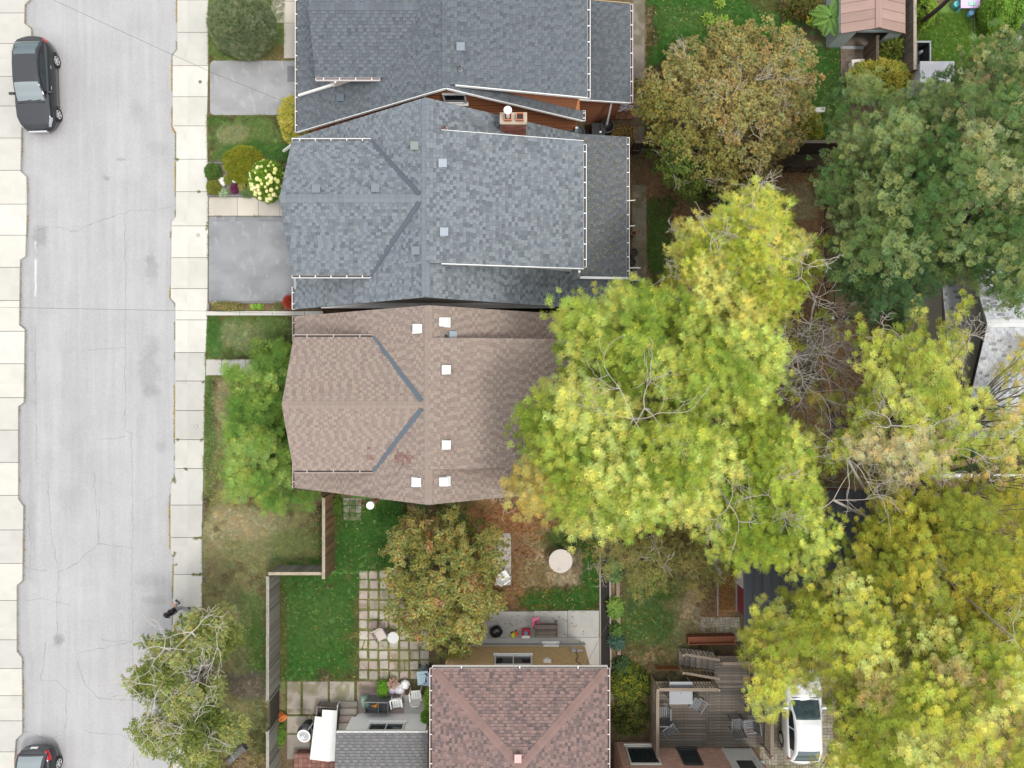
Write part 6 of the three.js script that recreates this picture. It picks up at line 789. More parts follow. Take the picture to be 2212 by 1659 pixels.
{ const T = thing('kids_table', 'lilac plastic play table at the top edge of the lawn', 'table', at(2096, 4, 0.5).setY(0)), m = mat([0.55, 0.4, 0.62], 0.45); part('table_top', rbox(0.95, 0.06, 0.62, 0.03, 0, 0.5, 0), m, T); part('play_tray', [rbox(0.3, 0.04, 0.2, 0.015, 0.05, 0.55, 0.1)], mat([0.3, 0.6, 0.45], 0.5), T); for (const [x, z] of [[-1, -1], [1, -1], [-1, 1], [1, 1]]) part('leg', cyl(0.05, 0.06, 0.5, 12, x * 0.36, 0.25, z * 0.22), mat([0.12, 0.45, 0.5], 0.5), T); }
one('play_stool', 'turquoise plastic stool left of the lilac play table', 'stool', lathe([[0, 0.3], [0.14, 0.3], [0.16, 0.27], [0.13, 0.0], [0.1, 0], [0.12, 0.25], [0, 0.26]], 20), mat([0.1, 0.4, 0.45], 0.5), at(2068, 8, 0.3).setY(0)); one('play_stool', 'blue plastic stool below the lilac play table', 'stool', lathe([[0, 0.3], [0.12, 0.3], [0.14, 0.27], [0.12, 0.0], [0.1, 0], [0.11, 0.25], [0, 0.26]], 20), mat([0.2, 0.45, 0.7], 0.5), at(2100, 26, 0.3).setY(0));
{ const T = thing('plant_pot', 'grey ribbed planter pot right of the lilac play table', 'pot', at(2132, 10, 0.4).setY(0)); part('pot_wall', lathe([[0, 0], [0.18, 0], [0.27, 0.44], [0.29, 0.46], [0.25, 0.46], [0.22, 0.38], [0, 0.36]], 28), mat([0.2, 0.21, 0.23], 0.6), T); part('potting_soil', cyl(0.22, 0.22, 0.02, 20, 0, 0.37, 0), M.soil, T); }
{ const T = thing('garden_cart', 'black and grey barbecue on wheels at the upper right corner', 'barbecue', at(2201, 45, 0.8).setY(0), 0.25), m = mat([0.02, 0.022, 0.024], 0.4); part('firebox', rbox(0.75, 0.35, 1.0, 0.05, 0, 0.7, 0), m, T); part('lid', cyl(0.3, 0.3, 0.95, 20).rotateX(Math.PI / 2).translate(0.05, 0.85, 0), m, T); part('side_shelf', rbox(0.4, 0.03, 0.8, 0.01, -0.55, 0.8, 0), mat([0.16, 0.17, 0.18], 0.5), T); for (const [x, z] of [[-0.3, -0.4], [0.3, -0.4], [-0.3, 0.4], [0.3, 0.4]]) part('leg', box(0.05, 0.6, 0.05, x, 0.3, z), m, T); part('wheel', cyl(0.12, 0.12, 0.05, 16).rotateZ(Math.PI / 2).translate(-0.36, 0.12, 0.4), M.rubber, T); }
one('white_jug', 'white jug on the shelf of the black barbecue', 'jug', lathe([[0, 0], [0.08, 0], [0.09, 0.2], [0.05, 0.26], [0, 0.26]], 16), M.whitePlastic, at(2186, 44, 0.95).setY(0.82));
function stone(name, label, p, r, c, seed, group) { const g = new THREE.IcosahedronGeometry(r, 3), q = g.attributes.position; for (let i = 0; i < q.count; i++) { const a = q.getX(i) / r, b = q.getY(i) / r, d = q.getZ(i) / r, k = 1 + 0.5 * (fbm(a * 1.6 + seed * 7, d * 1.6 + b * 1.3 + seed, 3) - 0.5); q.setXYZ(i, a * k * r * 1.25, b * k * r * 0.65, d * k * r); } g.computeVertexNormals(); return one(name, label, 'stone', g.rotateY(seed), mat(c, 0.9), p, 0, group); }
[[2172, 62, 0.2, 'flat brownish stone left of the corner barbecue, upper one'], [2181, 72, 0.26, 'flat brownish stone below the corner barbecue, middle one'], [2193, 86, 0.34, 'broad flat stone under the corner barbecue, largest'], [2168, 50, 0.16, 'small flat stone at the edge of the leafy soil by the barbecue']].forEach(([x, y, r, l], i) => stone('garden_stone', l, at(x, y, 0.1).setY(0.06), r, [0.24, 0.19, 0.165], i + 3));
[[478, 393, 0.2, [0.66, 0.63, 0.6], 'white stone in the flower bed left of the round yellow-green bush'], [506, 391, 0.11, [0.66, 0.63, 0.6], 'little white stone under the round yellow-green bush'], [463, 655, 0.1, [0.5, 0.48, 0.46], 'grey stone at the left end of the planted strip'], [617, 662, 0.09, [0.3, 0.28, 0.26], 'small grey stone at the right end of the planted strip']].forEach(([x, y, r, c, l], i) => stone('garden_stone', l, at(x, y, 0.1).setY(0.08), r, c, i + 11));
one('fallen_log', 'dark weathered log end lying under the twisted street tree', 'log', [cyl(0.16, 0.19, 1.1, 14).rotateZ(Math.PI / 2).rotateY(0.75)], mat([0.12, 0.115, 0.12], 0.9, { map: woodTex }), at(511, 1629, 0.2).setY(0.17));
// wires strung over the street and the yards
const wireM = mat([0.06, 0.06, 0.065], 0.6);
function wire(label, pts, r = 0.012, sag = 0.4) { const p = []; for (let i = 0; i < pts.length - 1; i++) for (let k = 0; k < 10; k++) { const t = k / 10, v = pts[i].clone().lerp(pts[i + 1], t); v.y -= sag * 4 * t * (1 - t); p.push(v); } p.push(pts.at(-1)); return one('overhead_wire', label, 'wire', tubeOf(p, r, 90, 4), wireM, V(0, 0, 0)); }
wire('thin overhead wire crossing the road from the top edge to the orange house', [at(90, -12, 6.6), at(450, 153, 6.4), at(735, 268, 5.2)], 0.006, 0.05);
wire('thin overhead wire straight across the road beside the middle house', [at(-30, 663, 7), at(450, 672, 6.6), at(640, 678, 6.3)], 0.006, 0.05);
for (const dx of [0, 6]) wire(dx ? 'right one of two clothes lines over the top right lawn' : 'left one of two clothes lines over the top right lawn', [at(2097 + dx, -20, 2.2), at(2104 + dx, 130, 2.2)], 0.007, 0.05);
wire('thin service wire from the tan brick wall out over the dark tar path', [V(3.15, 3.6, 12.72), at(1318, 1338, 4.6), at(1420, 1290, 5.6)], 0.007, 0.1);
wire('thin cable lying over the brown roof to the stove pipe', [V(-4.1, 7.1, 2.9), V(-5.55, 6.72, 4.86)], 0.007, 0.05);

// ---------------------------------------------------------------- foliage
const leafMat = new THREE.MeshPhysicalMaterial({ color: 0xffffff, vertexColors: true, roughness: 0.92, transmission: 0.3, thickness: 0, side: THREE.DoubleSide, specularIntensity: 0.12 });
class Leaves { // collects small pointed leaves into one geometry with a tone per leaf
  constructor() { this.p = []; this.c = []; }
  leaf(o, d, side, len, wid, tone, fold = 0.25) { // o base, d direction (unit), side (unit)
    const n = d.clone().cross(side), m = o.clone().addScaledVector(d, len * 0.45), t = o.clone().addScaledVector(d, len).addScaledVector(n, -len * 0.12), a = m.clone().addScaledVector(side, wid / 2).addScaledVector(n, wid * fold), b = m.clone().addScaledVector(side, -wid / 2).addScaledVector(n, wid * fold);
    this.p.push(o.x, o.y, o.z, a.x, a.y, a.z, t.x, t.y, t.z, o.x, o.y, o.z, t.x, t.y, t.z, b.x, b.y, b.z); for (let i = 0; i < 6; i++) this.c.push(...tone);
  }
  build() { const g = new THREE.BufferGeometry(); g.setAttribute('position', new THREE.Float32BufferAttribute(this.p, 3)); g.setAttribute('color', new THREE.Float32BufferAttribute(this.c, 3)); g.computeVertexNormals(); return g; }
}
const unit = (R) => { const z = R() * 2 - 1, a = R() * Math.PI * 2, s = Math.sqrt(1 - z * z); return V(s * Math.cos(a), z, s * Math.sin(a)); };
const tone = (R, s = 0.25, hue = 0.12) => { const k = 1 + s * (R() * 2 - 1), h = hue * (R() * 2 - 1); return [k * (1 + h), k, k * (1 - h)]; };
// twig ends: compound leaves fanning out of a shoot that leans towards +x and up
function compoundTuft(seed, n = 10, len = 0.3, pairs = 4, lf = 0.115, lw = 0.042, spread = 1, lean = 0.7) {
  const R = rng(seed), L = new Leaves();
  for (let i = 0; i < n; i++) {
    const az = i / n * Math.PI * 2 + R() * 0.7, el = 0.15 + 0.9 * R(), d = V(Math.cos(az) * Math.cos(el) * spread + lean, Math.sin(el), Math.sin(az) * Math.cos(el) * spread).normalize(), side = d.clone().cross(V(0, 1, 0)).normalize(), o = d.clone().multiplyScalar(0.05), ln = len * (0.7 + 0.5 * R()), tn = tone(R, 0.22, 0.12);
    for (let k = 0; k <= pairs; k++) { const t = (k + 0.6) / (pairs + 0.6), q = o.clone().addScaledVector(d, ln * t); q.y -= 0.22 * ln * t * t; const sz = 0.8 + 0.4 * R();
      if (k === pairs) L.leaf(q, d.clone().add(V(0, -0.25, 0)).normalize(), side, lf * sz, lw * sz, tn); else for (const s of [-1, 1]) { const ld = d.clone().multiplyScalar(0.62).addScaledVector(side, s * 0.75).add(V(0, -0.18 + 0.3 * (R() - 0.5), 0)).normalize(); L.leaf(q, ld, d.clone().cross(ld).cross(ld).normalize(), lf * sz, lw * sz, tn.map((c) => c * (0.9 + 0.2 * R()))); } }
  }
  return L.build();
}
function narrowTuft(seed, n = 26, len = 0.34, lf = 0.1, lw = 0.024, lean = 0.5) { // narrow leaves along a few streaming shoots
  const R = rng(seed), L = new Leaves();
  for (let s = 0; s < 5; s++) { const az = R() * 6.283, d = V(Math.cos(az) * 0.8 + lean, 0.25 + 0.5 * R(), Math.sin(az) * 0.8).normalize(), side = d.clone().cross(V(0, 1, 0)).normalize(), tn = tone(R, 0.2, 0.1); for (let k = 0; k < n / 5 * 2; k++) { const t = R(), q = d.clone().multiplyScalar(len * t).addScaledVector(side, 0.05 * (R() - 0.5)), a = R() * 6.283, ld = d.clone().multiplyScalar(0.85).addScaledVector(side, Math.cos(a) * 0.6).add(V(0.15 * lean, Math.sin(a) * 0.5, 0)).normalize(); L.leaf(q, ld, ld.clone().cross(V(0, 1, 0.2)).normalize(), lf * (0.7 + 0.6 * R()), lw * (0.8 + 0.4 * R()), tn.map((c) => c * (0.85 + 0.3 * R()))); } }
  return L.build();
}
function cedarTuft(seed, n = 9, len = 0.2) { // flat feathery sprays, some browned at the base
  const R = rng(seed), L = new Leaves();
  for (let i = 0; i < n; i++) { const d = unit(R); d.y = Math.abs(d.y) * 0.6 + 0.15; d.normalize(); const side = d.clone().cross(unit(R)).normalize(), ln = len * (0.6 + 0.7 * R()), br = R() < 0.08, tn = br ? [1.25, 0.9, 0.65].map((c) => c * (0.7 + 0.5 * R())) : tone(R, 0.3, 0.14); for (let k = 0; k < 5; k++) { const t = k / 5, q = d.clone().multiplyScalar(ln * t * 0.8); for (const s of [-1, 1]) { const ld = d.clone().addScaledVector(side, s * 0.62).normalize(); L.leaf(q, ld, d.clone().addScaledVector(side, -s).normalize(), ln * (0.5 - 0.25 * t), 0.022, tn.map((c) => c * (0.75 + 0.4 * t))); } } }
  return L.build();
}
function broadTuft(seed, n = 9, lf = 0.12, lw = 0.08, up = 0.4, rad = 0.05) { const R = rng(seed), L = new Leaves(); for (let i = 0; i < n; i++) { const az = R() * 6.283, d = V(Math.cos(az), up * (R() * 1.6 - 0.3), Math.sin(az)).normalize(); L.leaf(d.clone().multiplyScalar(rad * R()), d, d.clone().cross(V(0, 1, 0)).normalize(), lf * (0.6 + 0.7 * R()), lw * (0.7 + 0.5 * R()), tone(R, 0.28, 0.1)); } return L.build(); }
function needleTuft(seed, n = 26, len = 0.1) { const R = rng(seed), L = new Leaves(); for (let i = 0; i < n; i++) { const d = unit(R); d.y = Math.abs(d.y) + 0.2; d.normalize(); L.leaf(V(0, 0, 0), d, d.clone().cross(unit(R)).normalize(), len * (0.6 + 0.6 * R()), 0.012, tone(R, 0.3, 0.08)); } return L.build(); }

const DUMMY = new THREE.Object3D();
const LEAF = 1.7;                                                       // leaf colours below are those of a leaf in mass; a single leaf is paler
function crown(parent, g, list, name = 'crown', kind = 'stuff', lift = LEAF) { // list of [position, scale, lean azimuth, tilt, colour]
  const o = new THREE.InstancedMesh(g, leafMat, list.length); o.name = name; o.castShadow = o.receiveShadow = true; const c = new THREE.Color();
  list.forEach(([p, s, az, tilt, col], i) => { DUMMY.position.copy(p); DUMMY.scale.setScalar(s); DUMMY.rotation.set(0, az, 0, 'YXZ'); DUMMY.rotateZ(tilt); DUMMY.updateMatrix(); o.setMatrixAt(i, DUMMY.matrix); o.setColorAt(i, c.setRGB(col[0] * lift, col[1] * lift, col[2] * lift)); });
  parent.add(o); if (kind) o.userData.kind = kind; return o;
}
function taper(pts, r0, r1, n = 6) { // a bending, tapering limb through pts
  const cv = new THREE.CatmullRomCurve3(pts), seg = Math.max(3, pts.length * 3), pos = [], idx = [], P = [];
  for (let i = 0; i <= seg; i++) P.push(cv.getPoint(i / seg));
  for (let i = 0; i <= seg; i++) { const t = P[Math.min(seg, i + 1)].clone().sub(P[Math.max(0, i - 1)]).normalize(), a = t.clone().cross(Math.abs(t.y) > 0.9 ? V(1, 0, 0) : V(0, 1, 0)).normalize(), b = t.clone().cross(a), r = lerp(r0, r1, Math.pow(i / seg, 0.8)); for (let k = 0; k < n; k++) { const q = k / n * Math.PI * 2; pos.push(P[i].x + r * (a.x * Math.cos(q) + b.x * Math.sin(q)), P[i].y + r * (a.y * Math.cos(q) + b.y * Math.sin(q)), P[i].z + r * (a.z * Math.cos(q) + b.z * Math.sin(q))); } }
  for (let i = 0; i < seg; i++) for (let k = 0; k < n; k++) { const a = i * n + k, b = i * n + (k + 1) % n; idx.push(a, a + n, b, b, a + n, b + n); }
  const g = new THREE.BufferGeometry(); g.setAttribute('position', new THREE.Float32BufferAttribute(pos, 3)); g.setIndex(idx); g.computeVertexNormals(); return g;
}
function twigs(R, p, d, len, r, depth, out, curl = 0.5, min = 0.006) { // a bare, forking branch
  const pts = [p.clone()]; let q = p.clone(), dir = d.clone(); const n = 3 + (R() * 2 | 0);
  for (let i = 0; i < n; i++) { dir = dir.clone().add(unit(R).multiplyScalar(curl)).normalize(); if (dir.y < -0.3) dir.y *= 0.3; q = q.clone().addScaledVector(dir, len / n); pts.push(q.clone()); if (depth > 0 && (i > 0 || depth > 2)) { const k = depth > 1 ? 1 + (R() < 0.6) : 1; for (let j = 0; j < k; j++) twigs(R, q, dir.clone().add(unit(R).multiplyScalar(0.9)).normalize(), len * (0.45 + 0.25 * R()), Math.max(min, r * 0.55), depth - 1, out, curl, min); } }
  out.push(taper(pts, r, Math.max(min, r * 0.4), depth > 1 ? 6 : 4));
}
const mergeT = (gs) => mergeGeometries(gs.map((g) => g.index ? g.toNonIndexed() : g));
const bark = (c) => mat(c, 0.95, { map: woodTex });
/* A tree. o.zones: outlines in the picture, each with heights at its edge (lo) and middle (hi), the number of boughs and a colour; o.base where the trunk stands.
   Boughs are scattered through the crown, joined to the trunk by limbs, and hung with leafy shoots. */
function tree(o) {
  const R = rng(o.seed), holed = (x, y) => (o.holes ?? []).some((h) => Math.hypot((x - h[0]) / h[2], (y - h[1]) / h[3]) < 0.85 + 0.4 * R()), base = at(o.base[0], o.base[1], 0), T = thing(o.name ?? 'tree', o.label, 'tree', base, 0, undefined), boughs = [];
  for (const z of o.zones) {
    const xs = z.p.map((q) => q[0]), ys = z.p.map((q) => q[1]), x0 = Math.min(...xs), x1 = Math.max(...xs), y0 = Math.min(...ys), y1 = Math.max(...ys), reach = Math.min(x1 - x0, y1 - y0) * 0.42, got = []; let guard = 0;
    while (got.length < z.n && guard++ < z.n * 60) { const x = lerp(x0, x1, R()), y = lerp(y0, y1, R()); if (!inPoly(x, y, z.p) || edgeDist(x, y, z.p) < z.r * (o.inset ?? 1) * (0.1 + 0.5 * R()) * 55 || holed(x, y)) continue; if (got.some((g) => Math.hypot(g[0] - x, g[1] - y) < z.gap * (0.75 + 0.5 * R()))) continue; got.push([x, y]);
      const e = clamp(edgeDist(x, y, z.p) / reach), up = Math.sqrt(1 - (1 - e) * (1 - e)), h = lerp(z.lo, z.hi, up) + (R() - 0.5) * (z.rough ?? 1.7); 
      const pit = fbm(x / 26 + o.seed * 3, y / 26, 3); if (pit < 0.37 && R() < 0.5) continue; const edge = edgeDist(x, y, z.p), q = at(x, y, h - (pit < 0.44 ? 2.2 : 0)), cl = z.col[Math.floor(R() * R() * z.col.length * 0.999)] ?? z.col[0], cn = 0.5 * fbm(x / 60 + o.seed, y / 60, 3) + 0.5 * fbm(x / 19 + 31, y / 19 + o.seed, 2), col = z.mix ? z.mix(x, y, cn, R) : cl; boughs.push({ q, r: z.r * (0.55 + 0.65 * R()) * (edge < 22 ? 0.75 : 1), col, top: true, dens: z.dens ?? 1, bare: R() < (z.bare ?? 0) });
      if (R() < (z.under ?? 0.8)) { const d = q.clone(); d.y -= 1.1 + 1.2 * R(); d.add(V((R() - 0.5) * 1.2, 0, (R() - 0.5) * 1.2)); const ux = CX + d.x * FPX / (HCAM - d.y), uy = CY + d.z * FPX / (HCAM - d.y); if (inPoly(ux, uy, z.p) && edgeDist(ux, uy, z.p) > 6 && !holed(ux, uy)) boughs.push({ q: d, r: z.r * (0.8 + 0.5 * R()), col, top: false, dens: (z.dens ?? 1) * 0.7 }); } }
  }
  const mean = boughs.reduce((a, b) => a.add(b.q), V(0, 0, 0)).multiplyScalar(1 / boughs.length), fork = V(lerp(base.x, mean.x, o.lean ?? 0.25), o.fork, lerp(base.z, mean.z, o.lean ?? 0.25));
  const B = (v) => v.clone().sub(base), K = o.limbs ?? 8; let cs = Array.from({ length: K }, (_, i) => boughs[Math.floor((i + 0.5) / K * boughs.length)].q.clone());
  let own; for (let it = 0; it < 8; it++) { own = boughs.map((b) => { let m = 0, md = 1e9; cs.forEach((c, i) => { const d = c.distanceToSquared(b.q); if (d < md) { md = d; m = i; } }); return m; }); cs = cs.map((c, i) => { const l = boughs.filter((_, k) => own[k] === i); return l.length ? l.reduce((a, b) => a.add(b.q), V(0, 0, 0)).multiplyScalar(1 / l.length) : c; }); }
  const bm = bark(o.bark ?? [0.16, 0.135, 0.115]), tr = o.trunkR; part('trunk', taper([V(0, -0.1, 0), B(base.clone().lerp(fork, 0.5).add(V((R() - 0.5) * 0.3, 0, (R() - 0.5) * 0.3))), B(fork)], tr * 1.15, tr * 0.75, 12), bm, T);
  cs.forEach((c, i) => { const knot = c.clone().lerp(fork, 0.12); knot.y = lerp(fork.y, c.y, 0.75) - 0.3; const mid = fork.clone().lerp(knot, 0.5).add(V((R() - 0.5) * 0.8, 0.35, (R() - 0.5) * 0.8)); const gs = [taper([B(fork), B(mid), B(knot)], tr * 0.5, tr * 0.22, 8)]; boughs.forEach((b, k) => { if (own[k] !== i) return; const s = mid.clone().lerp(knot, 0.35 + 0.65 * R()); gs.push(taper([B(s), B(s.clone().lerp(b.q, 0.55).add(unit(R).multiplyScalar(0.25))), B(b.q.clone().add(V(0, 0.1, 0)))], Math.min(tr * 0.15, 0.04), 0.01, 5)); }); part('limb', mergeT(gs), bm, T); });
  const list = [], bare = [];
  for (const b of boughs) {
    if (b.bare) { for (let k = 0; k < 3; k++) twigs(R, B(b.q), unit(R).setY(0.3 + 0.5 * R()).normalize(), b.r * 1.5, 0.022, 2, bare, 0.45, 0.007); if (R() < 0.6) continue; }
    const n = Math.round(o.tufts * b.r * b.r * b.dens / (o.size * o.size) * 1.25);
    for (let i = 0; i < n; i++) { const d = unit(R); if (d.y < -0.25 && R() < 0.7) d.y = -d.y; const rr = b.r * Math.pow(R(), 0.42), p = b.q.clone().add(V(d.x * rr * 1.1, d.y * rr * 0.72, d.z * rr * 1.1)); const wind = o.wind ?? 0, out = Math.atan2(-d.z, d.x), az = wind && R() < 0.75 ? o.windAz + (R() - 0.5) * 1.3 : out + (R() - 0.5) * 1.2, k = 0.6 + 0.8 * R(), v = tone(R, 0.2, 0.14), tip = 1 + 0.3 * (R() - 0.5); list.push([B(p), o.size * k, az, (wind ? -0.2 : -0.25) * R(), [b.col[0] * v[0] * tip, b.col[1] * v[1] * tip, b.col[2] * v[2] * tip]]); }
  }
  crown(T, o.tuft, list, 'crown');
  for (const w of o.bareAt ?? []) { const p = at(w[0], w[1], w[2]); const nb = Math.ceil((w[5] ?? 6) * (o.twigMul ?? 0.55)); for (let k = 0; k < nb; k++) twigs(R, B(p), V(Math.cos(k * 6.28 / nb + R()), 0.05 + 0.25 * R(), Math.sin(k * 6.28 / nb + R())).normalize(), w[3] * 0.9, w[4] * 0.4, o.twigDepth ?? 2, bare, 0.42, 0.006); bare.push(taper([B(p), B(p.clone().lerp(fork, 0.3).add(V(0, -0.4, 0))), B(p.clone().lerp(fork, 0.6).setY(lerp(p.y, fork.y, 0.7)))], w[4], w[4] * 1.5, 6)); }
  if (bare.length) part('bare_branches', mergeT(bare), mat(o.bareCol ?? [0.38, 0.335, 0.3], 0.95), T);
  return T;
}
const YG = [[0.2, 0.25, 0.032], [0.25, 0.28, 0.036], [0.15, 0.22, 0.026], [0.3, 0.3, 0.05], [0.11, 0.18, 0.022]];
const ashTuft = compoundTuft(1, 9, 0.42, 5, 0.13, 0.03), ash2 = compoundTuft(2, 9, 0.4, 5, 0.125, 0.03, 0.9);
const W2 = 0.9;
tree({ label: 'big yellow-green tree reaching over the brown and middle house roofs', base: [1452, 900], seed: 5, trunkR: 0.38, fork: 3.6, limbs: 11, lean: 0.12, inset: 0.6, tuft: ashTuft, tufts: 10, size: 0.43, tip: 0.5, wind: 1, windAz: 0.45, bark: [0.2, 0.17, 0.15],
  holes: [[1368, 905, 26, 24], [1640, 900, 26, 22], [1235, 775, 24, 14], [1425, 780, 14, 9]],
  zones: [
    { p: [[1205, 660], [1250, 645], [1285, 670], [1335, 640], [1400, 610], [1450, 640], [1560, 700], [1670, 730], [1690, 830], [1620, 890], [1480, 880], [1420, 840], [1330, 830], [1260, 815], [1190, 780], [1225, 745], [1200, 700]], lo: 8.2, hi: 12, n: 100, gap: 23, r: 0.78, col: YG, mix: (x, y, n) => n > 0.53 ? [0.325, 0.355, 0.085] : n > 0.44 ? [0.22, 0.27, 0.045] : [0.145, 0.2, 0.028] },
    { p: [[1100, 910], [1165, 850], [1240, 820], [1330, 850], [1420, 870], [1500, 890], [1560, 940], [1590, 1010], [1560, 1080], [1480, 1110], [1390, 1140], [1300, 1150], [1230, 1135], [1180, 1105], [1125, 1100], [1105, 1050], [1140, 1000]], lo: 8.4, hi: 12.6, n: 140, gap: 23, r: 0.8, col: YG, mix: (x, y, n, R) => x < 1190 && y > 1000 ? [0.32, 0.27, 0.08] : n > 0.53 ? [0.37, 0.385, 0.11] : n > 0.44 ? [0.26, 0.3, 0.055] : [0.165, 0.215, 0.03] },
    { p: [[1560, 930], [1620, 900], [1700, 900], [1745, 950], [1740, 1020], [1780, 1080], [1805, 1150], [1790, 1205], [1720, 1240], [1640, 1215], [1570, 1225], [1520, 1160], [1500, 1110], [1560, 1060]], lo: 6.5, hi: 9.5, n: 84, gap: 23, r: 0.78, col: YG, mix: (x, y, n) => n > 0.53 ? [0.35, 0.375, 0.09] : n > 0.44 ? [0.25, 0.295, 0.048] : [0.16, 0.21, 0.028] },
    { p: [[1115, 1010], [1160, 1000], [1180, 1060], [1150, 1110], [1115, 1090]], lo: 8.2, hi: 9.2, n: 5, gap: 22, r: 0.6, dens: 0.5, col: [[0.38, 0.3, 0.12], [0.34, 0.28, 0.06]], bare: 0.6 }],
  bareAt: [[1368, 905, 12.3, 1.9, 0.05, 8], [1392, 882, 12.4, 1.5, 0.045, 5], [1130, 1045, 9, 1.2, 0.03, 4], [1575, 1090, 11.2, 1.1, 0.035, 4], [1660, 1070, 9.9, 1.1, 0.03, 4], [1640, 1120, 9.9, 1.3, 0.03, 3]] });
tree({ label: 'upright yellow tree top right of the middle house', base: [1560, 640], seed: 6, trunkR: 0.26, fork: 3, limbs: 7, inset: 0.6, tuft: ash2, tufts: 10, size: 0.43, tip: 0.5, wind: 1, windAz: 0.6, bark: [0.2, 0.17, 0.15],
  zones: [{ p: [[1640, 388], [1665, 425], [1700, 465], [1700, 490], [1762, 525], [1770, 570], [1735, 620], [1690, 690], [1640, 750], [1560, 730], [1470, 660], [1440, 620], [1450, 580], [1435, 530], [1470, 520], [1480, 480], [1540, 478], [1580, 430], [1620, 430]], lo: 6.4, hi: 10, n: 112, gap: 22, r: 0.72, col: YG, mix: (x, y, n) => y < 480 && x < 1660 ? [0.33, 0.355, 0.08] : n > 0.54 ? [0.38, 0.37, 0.11] : n > 0.45 ? [0.3, 0.325, 0.055] : [0.2, 0.24, 0.032], bare: 0.05 }],
  bareAt: [[1625, 440, 8.8, 1.1, 0.03, 5], [1560, 470, 8.4, 0.9, 0.025, 3], [1490, 510, 7.6, 0.8, 0.02, 3], [1730, 600, 8.4, 1.3, 0.04, 5], [1640, 560, 9.6, 0.9, 0.025, 4], [1760, 575, 7.6, 1.0, 0.025, 3]] });
tree({ name: 'bare_tree', label: 'half bare grey-twigged tree between the yellow trees', base: [1725, 800], seed: 7, trunkR: 0.22, fork: 2.6, limbs: 5, tuft: ash2, tufts: 9, size: 0.75, bark: [0.3, 0.27, 0.24], bareCol: [0.32, 0.285, 0.255], twigDepth: 2, twigMul: 0.7,
  zones: [{ p: [[1640, 760], [1700, 680], [1780, 640], [1830, 720], [1850, 800], [1800, 880], [1700, 900], [1640, 850]], lo: 4.2, hi: 6.4, n: 26, gap: 27, r: 0.5, dens: 0.45, under: 0.5, col: [[0.2, 0.22, 0.03], [0.26, 0.22, 0.05]], bare: 0.72 }],
  bareAt: [[1720, 770, 6.2, 2.4, 0.06, 8], [1750, 700, 6.2, 1.8, 0.05, 6], [1690, 840, 5.8, 2, 0.05, 6], [1790, 820, 6, 1.8, 0.05, 6], [1760, 650, 6.4, 1.5, 0.04, 5], [1660, 800, 5.8, 1.5, 0.04, 5], [1740, 860, 5.4, 1.8, 0.05, 6]] });
const AU = [[0.24, 0.22, 0.022], [0.29, 0.26, 0.03], [0.19, 0.19, 0.02], [0.31, 0.22, 0.03], [0.14, 0.17, 0.02]];
